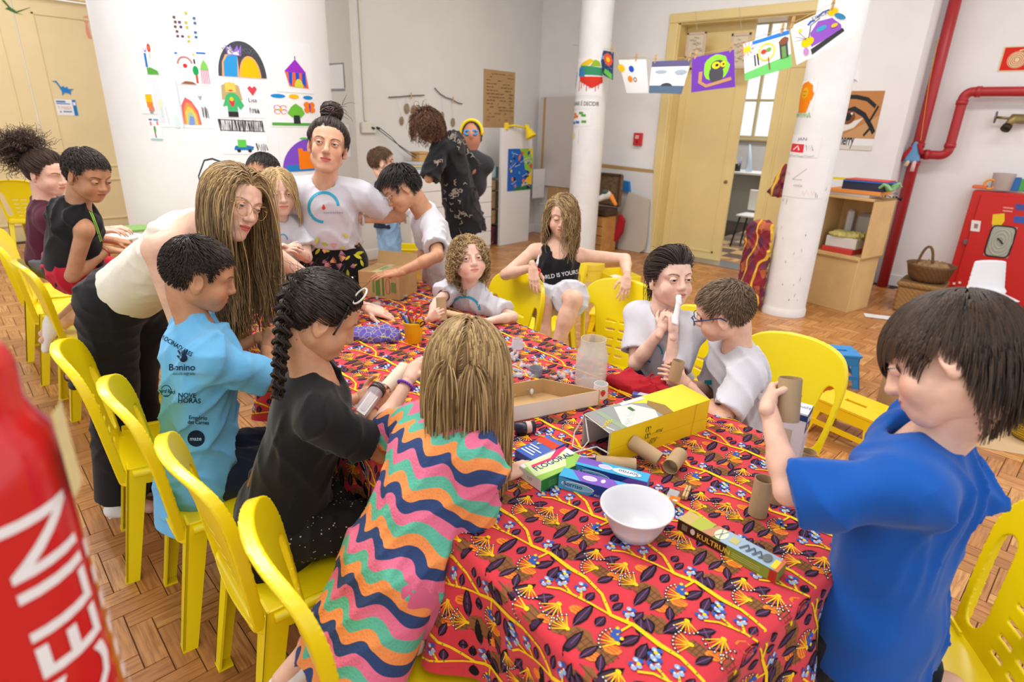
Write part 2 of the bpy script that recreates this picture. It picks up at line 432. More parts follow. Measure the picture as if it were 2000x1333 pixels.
class Sdf:
 def __init__(s): s.p = []
 def _add(s, op, fn, lo, hi, k): s.p.append((op, fn, np.asarray(lo, float), np.asarray(hi, float), k)); return s
 def cone(s, a, b, ra, rb=None, k=0.012, op='u', cap=False):
  a = np.asarray(a, float); b = np.asarray(b, float); rb = ra if rb is None else rb; d = b - a; L = d.dot(d) + 1e-12; R = max(ra, rb); ln = math.sqrt(L)
  def fn(x, y, z):
   px, py, pz = x - a[0], y - a[1], z - a[2]; t0 = (px * d[0] + py * d[1] + pz * d[2]) / L; t = np.clip(t0, 0, 1)
   r = np.sqrt((px - t * d[0]) ** 2 + (py - t * d[1]) ** 2 + (pz - t * d[2]) ** 2) - (ra + (rb - ra) * t)
   if cap: r = np.maximum(r, (t0 - 1) * ln)
   return r
  return s._add(op, fn, np.minimum(a, b) - R, np.maximum(a, b) + R, k)
 def ell(s, c, r, R=None, k=0.012, op='u'):
  c = np.asarray(c, float); r = np.asarray(r, float); R = np.eye(3) if R is None else np.asarray(R); mn = r.min()
  def fn(x, y, z):
   q = [(x - c[0]) * R[0, i] + (y - c[1]) * R[1, i] + (z - c[2]) * R[2, i] for i in range(3)]
   n0 = np.sqrt((q[0] / r[0]) ** 2 + (q[1] / r[1]) ** 2 + (q[2] / r[2]) ** 2)
   n1 = np.sqrt((q[0] / r[0] ** 2) ** 2 + (q[1] / r[1] ** 2) ** 2 + (q[2] / r[2] ** 2) ** 2)
   return n0 * (n0 - 1) / np.maximum(n1, 1e-6)
  e = np.sqrt(((R * r) ** 2).sum(1))
  return s._add(op, fn, c - e, c + e, k)
 def econ(s, a, b, w, ra, rb, k=0.02, op='u', cap=False):
  """elliptic cone: ra=(half width along w, half depth) at a, rb at b"""
  a = np.asarray(a, float); b = np.asarray(b, float); d = b - a; L = d.dot(d) + 1e-12; ax = nrm(d); ln = math.sqrt(L)
  w = nrm(np.asarray(w, float) - ax * np.dot(w, ax)); dp = np.cross(ax, w); R = max(*ra, *rb)
  def fn(x, y, z):
   px, py, pz = x - a[0], y - a[1], z - a[2]; t0 = (px * d[0] + py * d[1] + pz * d[2]) / L; t = np.clip(t0, 0, 1)
   qx, qy, qz = px - t * d[0], py - t * d[1], pz - t * d[2]
   rw = ra[0] + (rb[0] - ra[0]) * t; rd = ra[1] + (rb[1] - ra[1]) * t; rm = np.minimum(rw, rd)
   qw = qx * w[0] + qy * w[1] + qz * w[2]; qd = qx * dp[0] + qy * dp[1] + qz * dp[2]; qa = qx * ax[0] + qy * ax[1] + qz * ax[2]
   n0 = np.sqrt((qw / rw) ** 2 + (qd / rd) ** 2 + (qa / rm) ** 2); n1 = np.sqrt((qw / rw ** 2) ** 2 + (qd / rd ** 2) ** 2 + (qa / rm ** 2) ** 2)
   r = n0 * (n0 - 1) / np.maximum(n1, 1e-6)
   r = np.where(n0 < 0.05, -rm, r)
   if cap: r = np.maximum(r, (t0 - 1) * ln)
   return r
  return s._add(op, fn, np.minimum(a, b) - R, np.maximum(a, b) + R, k)
 def half(s, o, n, lo, hi, k=0.004):
  """removes the side n points to, inside the box lo..hi"""
  o = np.asarray(o, float); n = nrm(n)
  return s._add('x', lambda x, y, z: (x - o[0]) * n[0] + (y - o[1]) * n[1] + (z - o[2]) * n[2], lo, hi, k)
 def mesh(s, h, disp=None):
  us = [p for p in s.p if p[0] == 'u']; pad = 0.02 + 2 * h
  lo = np.min([p[2] for p in us], 0) - pad; hi = np.max([p[3] for p in us], 0) + pad
  n = np.ceil((hi - lo) / h).astype(int) + 1
  g = [(lo[i] + h * np.arange(n[i])).astype(np.float32) for i in range(3)]
  F = np.full(tuple(n), 0.06, np.float32)
  for op, fn, a, b, k in s.p:
   m = k + 0.03
   i0 = np.clip(np.floor((a - m - lo) / h).astype(int), 0, n); i1 = np.clip(np.ceil((b + m - lo) / h).astype(int) + 1, 0, n)
   if (i1 <= i0).any(): continue
   sl = tuple(slice(i0[q], i1[q]) for q in range(3))
   x, y, z = g[0][sl[0]][:, None, None], g[1][sl[1]][None, :, None], g[2][sl[2]][None, None, :]
   d = fn(x, y, z); A = F[sl]
   if op == 'u': e = np.clip(0.5 + 0.5 * (A - d) / k, 0, 1); F[sl] = A + (d - A) * e - k * e * (1 - e)
   else:
    d = -d if op == 's' else d
    e = np.clip(0.5 - 0.5 * (A - d) / k, 0, 1); F[sl] = A + (d - A) * e + k * e * (1 - e)
  if disp is not None:
   F += disp(g[0][:, None, None], g[1][None, :, None], g[2][None, None, :]).astype(np.float32)
  F[0] = F[-1] = 0.05; F[:, 0] = F[:, -1] = 0.05; F[:, :, 0] = F[:, :, -1] = 0.05
  return snet(F, lo, h)
def folds(seed, freq, amp, n=4, ax=None):
 """cloth creases: sharp ridges along slanted lines"""
 r = np.random.default_rng(seed); D = r.normal(size=(n, 3));
 if ax is not None: D = D - .55 * np.outer(D @ ax, ax)
 D /= np.linalg.norm(D, axis=1)[:, None]; D *= (freq * r.uniform(.6, 1.5, n))[:, None]; ph = r.uniform(0, 6.28, n); W = r.normal(size=(n, 3)) * 9; p2 = r.uniform(0, 6.28, n)
 def f(x, y, z):
  o = 0
  for i in range(n):
   m = np.clip(np.sin(W[i, 0] * x + W[i, 1] * y + W[i, 2] * z + p2[i]), 0, 1)
   q = np.sin(D[i, 0] * x + D[i, 1] * y + D[i, 2] * z + ph[i] + 1.2 * np.sin(14 * x + 11 * y - 9 * z + p2[i])); o = o - amp * m * (1 - np.abs(q)) ** 2
  return o
 return f
def wav(seed, freq, amp, n=5):
 """smooth pseudo-noise from a few plane waves"""
 r = np.random.default_rng(seed); D = r.normal(size=(n, 3)); D /= np.linalg.norm(D, axis=1)[:, None]; D *= (freq * r.uniform(0.6, 1.5, n))[:, None]; ph = r.uniform(0, 6.28, n)
 return lambda x, y, z: amp / math.sqrt(n) * sum(np.sin(D[i, 0] * x + D[i, 1] * y + D[i, 2] * z + ph[i]) for i in range(n))
# ================================================================== setting
VB, UG, UF, VR = 7.356, -6.014, -9.687, 7.92      # wall planes
ZC = 4.2
M_wall = mat('wall_paint', (242, 241, 241), 0.75, bump=0.12, bscale=120, var=0.02, vscale=3, spec=0.25)
M_grey = mat('wall_paint_grey', (226, 223, 219), 0.75, bump=0.1, bscale=120, var=0.02, vscale=2, spec=0.25)
M_cream = mat('door_enamel', (232, 209, 146), 0.32, bump=0.05, bscale=25, var=0.03, vscale=2)
M_cream2 = mat('door_enamel_far', (234, 214, 166), 0.4, var=0.03, vscale=2)
M_col = mat('pillar_paint', (236, 236, 237), 0.6, bump=0.25, bscale=30, var=0.03, vscale=6, spec=0.3)
M_white = mat('white_paint', (240, 240, 240), 0.5)
M_paper = mat('paper', (244, 244, 246), 0.85, bump=0.15, bscale=30, spec=0.2)

def plank_material():
 w = NT('parquet_wood'); uv = w.n('ShaderNodeUVMap').outputs[0]
 rnd = w.m1('FRACT', w.m1('ADD', w.n('ShaderNodeNewGeometry').outputs['Random Per Island'], w.n('ShaderNodeObjectInfo').outputs['Random']))
 v = w.n('ShaderNodeVectorMath', operation='ADD'); w.put(v.inputs[0], uv)
 cb = w.n('ShaderNodeCombineXYZ'); w.put(cb.inputs[0], w.m1('MULTIPLY', rnd, 37.0)); w.put(cb.inputs[1], w.m1('MULTIPLY', rnd, 91.0)); w.put(v.inputs[1], cb.outputs[0])
 grain = w.noise(w.mapv(v.outputs[0], (7, 90, 1)), 1.0, 5.0, 0.6)
 blot = w.noise(w.mapv(v.outputs[0], (10, 16, 1)), 1.0, 2.0)
 ramp = w.n('ShaderNodeValToRGB'); w.put(ramp.inputs[0], rnd)
 e = ramp.color_ramp.elements; e[0].position = 0; e[0].color = lin((172, 116, 64)); e[1].position = 1; e[1].color = lin((222, 168, 104))
 for p, c in ((0.25, (200, 142, 82)), (0.5, (186, 126, 70)), (0.8, (212, 152, 88))): q = e.new(p); q.color = lin(c)
 c = w.mix(w.ss(grain, 0.35, 0.75), ramp.outputs[0], lin((150, 92, 44)))
 c = w.mix(w.m1('MULTIPLY', w.ss(blot, 0.55, 0.8), 0.5), c, lin((128, 76, 36)))
 w.col(c); w.b.inputs['Roughness'].default_value = 0.32
 w.put(w.b.inputs['Roughness'], w.m1('MULTIPLY_ADD', w.noise(w.obj(), 2.5, 3.0), 0.25, 0.2))
 w.bump(grain, 0.15, 0.0006)
 return w.m
M_plank = plank_material(); M_joint = mat('floor_joint', (58, 34, 16), 0.7)
floor = tag(boxo('floor', (-3.5, 3.0, -0.06), (15, 12.5, 0.112), M_joint, bev=0), 'herringbone wood block floor of the classroom', 'floor', kind='structure')
WP = 0.0705; N3 = 3; PA = math.radians(-5)
def plank_shape(L, W, h=0.004, c=0.0016):
 x, y = L / 2 - 0.0009, W / 2 - 0.0009
 V = [(-x, -y, -h), (x, -y, -h), (x, y, -h), (-x, y, -h), (-x + c, -y + c, 0), (x - c, -y + c, 0), (x - c, y - c, 0), (-x + c, y - c, 0)]
 F = [(4, 5, 6, 7), (0, 1, 5, 4), (1, 2, 6, 5), (2, 3, 7, 6), (3, 0, 4, 7)]
 return np.array(V), F
def with_uv(me, UV):
 l = me.uv_layers.new(name='UVMap'); idx = np.zeros(len(me.loops), np.int32); me.loops.foreach_get('vertex_index', idx); l.data.foreach_set('uv', UV[idx].astype(np.float32).ravel()); return me
pv0, pf0 = plank_shape(N3 * WP, WP)
plank_me = with_uv(raw('plank', pv0, pf0, M_plank, smooth=False), pv0[:, :2])
cand = []
Rp = rotz(PA)
for y in range(-80, 190):
 for m in range(-40, 40):
  x = y + 2 * N3 * m
  c = Rp @ np.array([(x + N3 / 2) * WP, (y + 0.5) * WP, 0])
  if -9.6 < c[0] < 3.6 and -2.5 < c[1] < 7.8: cand.append((c[0], c[1], PA))
  c = Rp @ np.array([(x + 0.5) * WP, (x - 2 * N3 + 1 + N3 / 2) * WP, 0]) if False else None
for x in range(-190, 120):
 for m in range(-40, 40):
  y0 = x - 2 * N3 + 1 + 2 * N3 * m
  c = Rp @ np.array([(x + 0.5) * WP, (y0 + N3 / 2) * WP, 0])
  if -9.6 < c[0] < 3.6 and -2.5 < c[1] < 7.8: cand.append((c[0], c[1], PA + PI / 2))
def under_table(u, v): return -2.9 < u < 0.1 and 0.75 < v < 2.3 and True
scored = []
for i, (u, v, a) in enumerate(cand):
 q = proj((u, v, 0))
 ok = q[2] > 0.2 and -20 < q[0] < 2020 and -20 < q[1] < 1360 and not under_table(u, v) and not (-3 < u < 0.2 and 0.3 < v < 0.8)
 scored.append((q[2] if ok else 1e9, i))
scored.sort(); near = {i for d, i in scored[:300] if d < 1e8}
for i in near:
 o = link('plank', plank_me, floor); o.location = (cand[i][0], cand[i][1], 0); o.rotation_euler = (0, 0, cand[i][2])
far_i = [i for i in range(len(cand)) if i not in near]
A = np.array([cand[i] for i in far_i]); ca, sa = np.cos(A[:, 2]), np.sin(A[:, 2])
VV = np.stack([A[:, 0:1] + ca[:, None] * pv0[None, :, 0] - sa[:, None] * pv0[None, :, 1], A[:, 1:2] + sa[:, None] * pv0[None, :, 0] + ca[:, None] * pv0[None, :, 1], np.tile(pv0[:, 2], (len(A), 1))], -1).reshape(-1, 3)
FF = (np.arange(len(A))[:, None, None] * 8 + np.array(pf0)[None]).reshape(-1, 4)
fm = with_uv(raw('parquet', VV, [FF], M_plank, smooth=False), np.tile(pv0[:, :2], (len(A), 1)))
tag(link('parquet', fm, floor), kind='stuff')

def wall(name, boxes, m, label):
 b = MB()
 for lo, hi in boxes: b.box((np.array(lo) + hi) / 2, np.array(hi) - lo)
 return tag(b.build(name, m), label, 'wall', kind='structure')
DL, DR, DT = -3.86, -2.10, 2.83       # doorway opening in the back wall
w_back = wall('wall_back', [((UG - .3, VB, 0), (DL - .02, VB + .28, ZC)), ((DL - .02, VB, DT + .02), (DR + .02, VB + .28, ZC)), ((DR + .02, VB, 0), (-1.25, VR + .1, ZC))], M_wall, 'white plastered wall with the tall cream doorway')
w_right = wall('wall_right', [((-1.25, VR, 0), (3.8, VR + .25, ZC))], M_wall, 'white wall behind the red fire pipe')
w_left = wall('wall_left', [((UF, 4.115, 0), (UG, VB + .28, ZC))], M_grey, 'greyish white wall with power outlet and hanging twigs')
w_far = wall('wall_far', [((UF - .3, 3.08, 0), (UF, 4.6, ZC)), ((UF - .3, -3, 0), (UF, 0.85, ZC)), ((UF - .3, 0.85, 2.99), (UF, 3.08, ZC))], M_wall, 'far white wall around the closed cream door')
tag(boxo('ceiling', (-3.5, 3.0, ZC + .06), (15, 12.5, .12), M_white, bev=0), 'white ceiling of the classroom', 'ceiling', kind='structure')
for nm, lo, hi in (('baseboard_back', (DR + .02, VB - .015, 0), (-1.25, VB, .13)), ('baseboard_back', (UG, VB - .015, 0), (DL - .14, VB, .13)), ('baseboard_right', (-1.25, VR - .015, 0), (3.8, VR, .13)), ('baseboard_left', (UG, 4.115, 0), (UG + .015, VB, .13))):
 tag(boxo(nm, (np.array(lo) + hi) / 2, np.array(hi) - lo, M_white, bev=.004), 'white painted baseboard along the wall foot', 'baseboard', kind='structure')

# big rounded wall that carries the children's drawings
CW = P(447, 240, 4.95); CW[2] = 0; RW = 0.90
cb = MB().lathe([(RW, 0), (RW, ZC)], CW, n=72); cwo = cb.build('wall_curved', M_wall, smooth=False); autosm(cwo, 40)
tag(cwo, 'rounded white wall covered with drawings', 'wall', kind='structure')
def on_curve(x, y, r=RW, c=CW):
 """pixel -> (angle, height) on an upright round surface"""
 d = ray(x, y); d = d / np.linalg.norm(d); a = d[0] ** 2 + d[1] ** 2; o = CAM - c
 b = o[0] * d[0] + o[1] * d[1]; q = b * b - a * (o[0] ** 2 + o[1] ** 2 - r * r)
 t = (-b - math.sqrt(max(q, 0))) / a; p = CAM + d * t; return math.atan2(p[1] - c[1], p[0] - c[0]), p[2]
def curved(x0, y0, x1, y1, r=RW, c=CW, w=None, h=None, off=0.002):
 """paper map over the pixel box (left, top, right, bottom) on a round surface"""
 a0, z1 = on_curve(x0, y0, r, c); a1, z1b = on_curve(x1, y0, r, c); _, z0 = on_curve(x0, y1, r, c); _, z0b = on_curve(x1, y1, r, c)
 z1 = (z1 + z1b) / 2; z0 = (z0 + z0b) / 2
 if a1 - a0 > PI: a1 -= 2 * PI
 if a1 - a0 < -PI: a1 += 2 * PI
 def f(x, y, z):
  a = a0 + (a1 - a0) * x; rr = r + off + z
  return np.stack([c[0] + rr * np.cos(a), c[1] + rr * np.sin(a), z0 + (z1 - z0) * y], -1)
 return f

# pillars
M_scuff = mat('pillar_scuff', (120, 116, 112), 0.8)
C1 = np.array([-4.44, 6.43, 0]); C2 = np.array([-1.63, 5.86, 0]); RCOL = 0.192
pil = []
for nm, c, lb in (('pillar', C1, 'slim round white pillar with a red and green splash painting'), ('pillar', C2, 'thick round white pillar with the orange lion drawing')):
 b = MB().lathe([(RCOL + .012, 0), (RCOL + .012, .05), (RCOL + .004, .07), (RCOL, .09), (RCOL, ZC)], c, n=48); o = autosm(b.build(nm, M_col), 40)
 tag(o, lb, 'pillar', kind='structure'); pil.append(o)
sp = Print(lambda x, y, z: np.stack([C2[0] + (RCOL + .001 + z) * np.cos(x), C2[1] + (RCOL + .001 + z) * np.sin(x), y], -1), 0.0002)
r_ = random.Random(3)
a_c = math.atan2(-C2[1], -C2[0])
for i in range(26):
 aa, zz = a_c + r_.uniform(-1.2, 1.2), r_.uniform(.15, 1.2); sp.poly((128, 124, 120), ell(aa, zz, r_.uniform(.01, .03), r_.uniform(.003, .012), 7, r_.uniform(0, 3)))
sp.build('scuff_mark', pil[1])

# ------------------------------------------------------------------ far cream double door
d1 = tag(thing('door_1', (UF, 1.95, 0), 'closed cream double door with blue dinosaur cutout', 'door', kind='structure'))
b = MB()
for v0, v1 in ((0.86, 0.98), (2.945, 3.07)): b.box((UF + .02, (v0 + v1) / 2, 1.49), (.07, v1 - v0, 2.98), bev=.01)
b.box((UF + .02, 1.965, 2.945), (.07, 2.2, .11), bev=.01); b.build('casing', M_cream2, d1)
for v0, v1 in ((0.98, 1.955), (1.965, 2.945)):
 o = MB().box((UF - .06, (v0 + v1) / 2, 1.445), (.045, v1 - v0, 2.88), bev=.006).build('leaf', M_cream2, d1)
 for z0, z1 in ((0.2, 0.75), (0.9, 2.72)):
  q = MB(); va, vb = v0 + .16, v1 - .16
  for (y0, y1, za, zb) in ((va, vb, z0, z0 + .03), (va, vb, z1 - .03, z1), (va, va + .03, z0, z1), (vb - .03, vb, z0, z1)):
   q.box((UF - .034, (y0 + y1) / 2, (za + zb) / 2), (.02, y1 - y0, zb - za), bev=.006)
  q.build('panel_moulding', M_cream2, o)

# ------------------------------------------------------------------ doorway in the back wall
d2 = tag(thing('door_2', (-3.0, VB, 0), 'tall cream sliding doorway standing half open', 'door', kind='structure'))
b = MB()
for u0, u1 in ((DL - .13, DL), (DR, DR + .13)): b.box(((u0 + u1) / 2, VB - .012, DT / 2), (u1 - u0, .05, DT), bev=.012)
b.box(((DL + DR) / 2, VB - .012, DT + .055), (DR - DL + .26, .05, .11), bev=.012); b.build('casing', M_cream, d2)
b = MB()
for u in (DL + .005, DR - .005): b.box((u, VB + .15, DT / 2), (.03, .3, DT))
b.box(((DL + DR) / 2, VB + .15, DT), (DR - DL, .3, .03)); b.build('jamb', M_cream, d2)
def leaf(u0, u1, v):
 o = MB().box(((u0 + u1) / 2, v, DT / 2), (u1 - u0, .045, DT - .02), bev=.005).build('leaf', M_cream, d2)
 q = MB()
 for (a0, a1, z0, z1) in ((u0 + .1, u1 - .1, 2.32, 2.35), (u0 + .1, u1 - .1, .1, .13), (u0 + .1, u0 + .13, .1, 2.35), (u1 - .13, u1 - .1, .1, 2.35)):
  q.box(((a0 + a1) / 2, v - .024, (z0 + z1) / 2), (a1 - a0, .012, z1 - z0), bev=.004)
 q.build('panel_moulding', M_cream, o); return o
l1 = leaf(DL + .02, -2.99, VB + .2); l2 = leaf(-2.66, DR - .02, VB + .25)
M_dark = mat('dark_metal', (40, 38, 36), 0.4, 0.7)
MB().lathe([(.022, 0), (.022, .012), (.012, .014)], (-3.06, VB + .178, 1.02), R=np.array([[1, 0, 0], [0, 0, -1], [0, 1, 0]]), n=16).build('door_lock', mat('brass_dull', (150, 130, 90), .35, .9), l1)
boxo('threshold', ((DL + DR) / 2, VB + .1, .006), (DR - DL, .36, .014), mat('aluminium', (170, 172, 176), .35, .8), d2, bev=.003)

# ------------------------------------------------------------------ next room behind the doorway
VN = 11.4
w_n = wall('wall_next_room', [((-6.5, VN, 0), (-4.74, VN + .25, ZC)), ((-3.82, VN, 0), (0.2, VN + .25, ZC)), ((-4.74, VN, 0), (-3.82, VN + .25, 1.5)), ((-4.74, VN, 3.4), (-3.82, VN + .25, ZC)), ((-1.25, VR + .1, 0), (-1.05, VN, ZC)), ((-6.6, VB + .28, 0), (-6.4, VN, ZC))], M_wall, 'white walls of the room behind the doorway')
tag(boxo('ceiling_next_room', (-3.6, 9.5, 3.6), (5.8, 3.9, .1), M_white, bev=0), 'white ceiling of the room behind the doorway', 'ceiling', kind='structure')
fl2 = tag(boxo('floor_next_room', (-3.6, 9.6, -.02), (5.8, 4.0, .024), M_joint, bev=0), 'checkered wood floor behind the doorway', 'floor', kind='structure')
M_sq = [mat('square_light', (226, 186, 130), .3, var=.12, vscale=9), mat('square_dark', (116, 96, 84), .3, var=.15, vscale=9)]
sq = raw('t', *plank_shape(.3, .3, .004, .003), M_sq[0], smooth=False); sq2 = sq.copy(); sq2.materials[0] = M_sq[1]
for i in range(-9, -3 + 2):
 for j in range(0, 12):
  o = link('tile', (sq if (i + j) % 2 else sq2), fl2); o.location = (-1.75 + i * .3 + .15 if False else -0.9 + i * .3, VB + .45 + j * .3, -.002)
win = tag(thing('window_1', (-4.28, VN, 1.5), 'bright window with cream bars in the next room', 'window', kind='structure'))
b = MB()
for u in (-4.74, -4.28, -3.82): b.box((u, VN + .05, 2.45), (.045, .08, 1.9), bev=.008)
for z in (1.52, 2.14, 2.76, 3.38): b.box((-4.28, VN + .05, z), (.92, .07, .04), bev=.008)
b.build('window_frame', M_cream, win)
M_glass = mat('window_glass', (250, 252, 255), 0.02, trans=1.0)
for u in (-4.51, -4.05):
 for z in (1.83, 2.45, 3.07): boxo('pane', (u, VN + .06, z), (.42, .004, .58), M_glass, win, bev=0)
boxo('window_sill', (-4.28, VN - .04, 1.47), (1.05, .12, .04), M_cream, win, bev=.01)
# ================================================================== table and cloth
E1 = np.array([-.981, .194, 0]); E2 = np.array([.194, .981, 0]); EZ = np.array([0, 0, 1.0]); TAng = math.atan2(-.194, .981)
TL, TW, TZ = 2.587, 1.03, 0.766
TC = np.array([-.255, .644, 0]) + E1 * TL / 2 + E2 * TW / 2
tb = thing('long_table', TC, 'long table under the red patterned cloth', 'table')
M_ply = mat('table_wood', (180, 140, 95), .5, var=.1)
RT = np.stack([-E1, E2, EZ], 1)
MB().box(TC + EZ * (TZ - .022), (TL - .02, TW - .02, .036), R=RT, bev=.006).build('tabletop', M_ply, tb)
M_steel = mat('grey_steel', (120, 120, 122), .4, .6)
for sx in (-1, 0, 1):
 for sy in (-1, 1):
  p = TC + RT @ np.array([sx * (TL / 2 - .12), sy * (TW / 2 - .1), 0]); MB().tube([p, p + EZ * (TZ - .04)], .02).build('leg', M_steel, tb, smooth=True)
DROP = 0.31; EDGE = 0.012
def cloth(s, t, z=0.0):
 """cloth point from table coordinates (metres from the table centre)"""
 s = np.asarray(s, float); t = np.asarray(t, float)
 a, b = TL / 2, TW / 2; dx = np.maximum(np.abs(s) - a, 0); dy = np.maximum(np.abs(t) - b, 0); g = np.sqrt(dx * dx + dy * dy)
 ox = np.where(g > 1e-9, dx / np.maximum(g, 1e-9), 0) * np.sign(s); oy = np.where(g > 1e-9, dy / np.maximum(g, 1e-9), 0) * np.sign(t)
 r = 0.016; q = np.minimum(g / r, PI / 2); rest = np.maximum(g - r * PI / 2, 0)
 per = s * oy * 1.0 - t * ox + np.arctan2(oy, ox + 1e-9) * .15
 rip = rest * (0.10 + 0.16 * np.sin(per * 17) + .08 * np.sin(per * 31 + 1))
 out = r * np.sin(q) + rip; dn = r * (1 - np.cos(q)) + rest * 0.985
 zz = TZ + .0015 - dn
 wr = 0.0022 * np.sin(7.1 * s + 3 * t) * np.sin(9.3 * t - 2 * s) + .0012 * np.sin(23 * s - 11 * t)
 zz = zz + np.where(g <= 0, np.maximum(wr, -.001), 0) + .001
 x = np.clip(s, -a, a) + ox * (out + z * np.sin(q)); y = np.clip(t, -b, b) + oy * (out + z * np.sin(q)); zz = zz + z * np.cos(q)
 return TC + np.multiply.outer(x, -E1) + np.multiply.outer(y, E2) + np.multiply.outer(zz, EZ)
ss = np.concatenate([np.linspace(-TL / 2 - DROP, -TL / 2 - .03, 18), np.linspace(-TL / 2 - .025, -TL / 2, 8)[:-1], np.linspace(-TL / 2, TL / 2, 170), np.linspace(TL / 2, TL / 2 + .025, 8)[1:], np.linspace(TL / 2 + .03, TL / 2 + DROP, 18)])
ts = np.concatenate([np.linspace(-TW / 2 - DROP, -TW / 2 - .03, 18), np.linspace(-TW / 2 - .025, -TW / 2, 8)[:-1], np.linspace(-TW / 2, TW / 2, 70), np.linspace(TW / 2, TW / 2 + .025, 8)[1:], np.linspace(TW / 2 + .03, TW / 2 + DROP, 18)])
GS, GT = np.meshgrid(ss, ts); cv = cloth(GS.ravel(), GT.ravel()); nS = len(ss); ii, jj = np.meshgrid(np.arange(nS - 1), np.arange(len(ts) - 1)); q0 = (jj * nS + ii).ravel()
tc = tag(thing('tablecloth', TC + EZ * TZ, 'red cotton tablecloth printed with yellow branches and dark leaves', 'tablecloth'))
mk('cloth', cv, [np.stack([q0, q0 + 1, q0 + nS + 1, q0 + nS], 1)], mat('cloth_red', (212, 44, 60), .85, bump=.3, bscale=500, var=.06, vscale=9, sheen=.2), tc, smooth=True)
# printed motif, one cell of 0.241 x 0.188 m repeated over the cloth
CS, CT = 0.2412, 0.1883
pr = Print(lambda x, y, z: cloth(x, y, z + .0006), 0.00012, maxlen=0.035)
c_leaf, c_vein, c_yel, c_ora, c_blue, c_lb, c_wh, c_oli, c_blk, c_grn, c_dk = (46, 30, 48), (120, 84, 128), (250, 208, 30), (244, 140, 50), (52, 92, 176), (150, 182, 222), (246, 236, 226), (140, 92, 54), (22, 16, 24), (96, 150, 70), (104, 70, 44)
c_leaf2 = (66, 42, 68)
def leafp(a, b, w):
 a = np.array(a); b = np.array(b); d = b - a; n = np.array([-d[1], d[0]]); n = n / np.linalg.norm(n); o = []
 for t, k in ((0, 0), (.2, .7), (.45, 1), (.75, .7), (1, 0)): o.append(tuple(a + d * t + n * w / 2 * k))
 for t, k in ((.75, -.7), (.45, -1), (.2, -.7)): o.append(tuple(a + d * t + n * w / 2 * k))
 return o
leaves = [((-.016, .025), (-.006, .101), .026), ((-.035, -.012), (-.067, .024), .022), ((.083, -.034), (.079, -.005), .016), ((.114, -.098), (.099, -.027), .020), ((.139, -.063), (.134, -.031), .018),
          ((.113, .005), (.11, .03), .016), ((.131, -.009), (.131, .022), .015), ((.183, .030), (.214, .008), .020), ((.173, .004), (.170, .037), .015), ((.196, -.059), (.205, -.011), .020), ((.173, -.138), (.175, -.089), .015),
          ((.148, -.156), (.134, -.088), .018), ((.238, -.060), (.223, -.014), .020), ((.249, -.048), (.244, -.002), .024), ((.040, .112), (.020, .072), .016), ((.061, .018), (.072, .058), .016), ((.075, .095), (.055, .062), .012), ((.215, .060), (.190, .090), .016), ((.020, -.090), (.050, -.110), .014)]
hatch = [((-.039, .032), .026), ((.046, .047), .024), ((.144, .079), .030), ((.193, -.093), .028), ((.10, -.118), .022)]
oran = [((-.059, .072), .017), ((-.046, -.076), .016), ((.092, -.063), .017), ((.072, .061), .016)]
fans = [((.032, .046), (.006, .027)), ((.113, .078), (.080, .074)), ((.060, -.083), (.067, -.121)), ((.191, -.059), (.160, -.072)), ((-.007, -.102), (.008, -.128))]
blobs = [(.019, -.038), (.053, -.018), (.155, .013), (.0, -.065), (.006, -.022)]
i0, i1, j0, j1 = -8, 8, -6, 6
cells = [(i * CS, j * CT) for i in range(i0, i1) for j in range(j0, j1)]
def inside(x, y, m=0.0): return abs(x) < TL / 2 + DROP - m and abs(y) < TW / 2 + DROP - m and not (abs(x) > TL / 2 and abs(y) > TW / 2 and math.hypot(abs(x) - TL / 2, abs(y) - TW / 2) > DROP * 1.2)
def layer(fn):
 pr.k += 1
 for ox, oy in cells: fn(ox, oy)
def ad(c, pts):
 x = sum(p[0] for p in pts) / len(pts); y = sum(p[1] for p in pts) / len(pts)
 if inside(x, y, .012): pr.poly(c, pts, up=False)
def sh(pts, ox, oy): return [(p[0] + ox, p[1] + oy) for p in pts]
rr0 = random.Random(5)
hp = [[(math.cos(t) * r * rr0.uniform(.75, 1.2), math.sin(t) * r * rr0.uniform(.6, 1.0)) for t in np.arange(0, 6.2, .8)] for _, r in hatch]
layer(lambda ox, oy: [ad(c_oli, sh(hp[i], ox + c[0], oy + c[1])) for i, (c, r) in enumerate(hatch)])
layer(lambda ox, oy: [ad(c_dk, q) for c, r in hatch for k in (-.5, 0, .5) for q in stroke(sh([(c[0] - r * .8, c[1] + k * r), (c[0] + r * .8, c[1] + k * r * .9)], ox, oy), .0022)])
layer(lambda ox, oy: [ad(c_dk, q) for c, r in hatch for k in (-.55, -.2, .2, .55) for q in stroke(sh([(c[0] + k * r, c[1] - r * .6), (c[0] + k * r, c[1] + r * .6)], ox, oy), .002)])
layer(lambda ox, oy: [ad(c_ora, ell(c[0] + ox, c[1] + oy, r * 1.1, r * .7, 8, .6)) for c, r in oran])
layer(lambda ox, oy: [ad((200, 78, 44), q) for c, r in oran for k in (-.4, 0, .4) for q in stroke(sh([(c[0] - r * .6, c[1] + k * r), (c[0] + r * .6, c[1] + k * r + .3 * r)], ox, oy), .0022)])
layer(lambda ox, oy: [ad(c_blk, leafp((a[0] + ox, a[1] + oy), (b[0] + ox, b[1] + oy), w * 1.2)) for a, b, w in leaves])
def lp2(a, b, w, ox, oy):
 a = np.array(a) + (ox, oy); b = np.array(b) + (ox, oy); return leafp(a + (b - a) * .12, b - (b - a) * .12, w * .8)
layer(lambda ox, oy: [ad(c_leaf2, lp2(a, b, w, ox, oy)) for a, b, w in leaves])
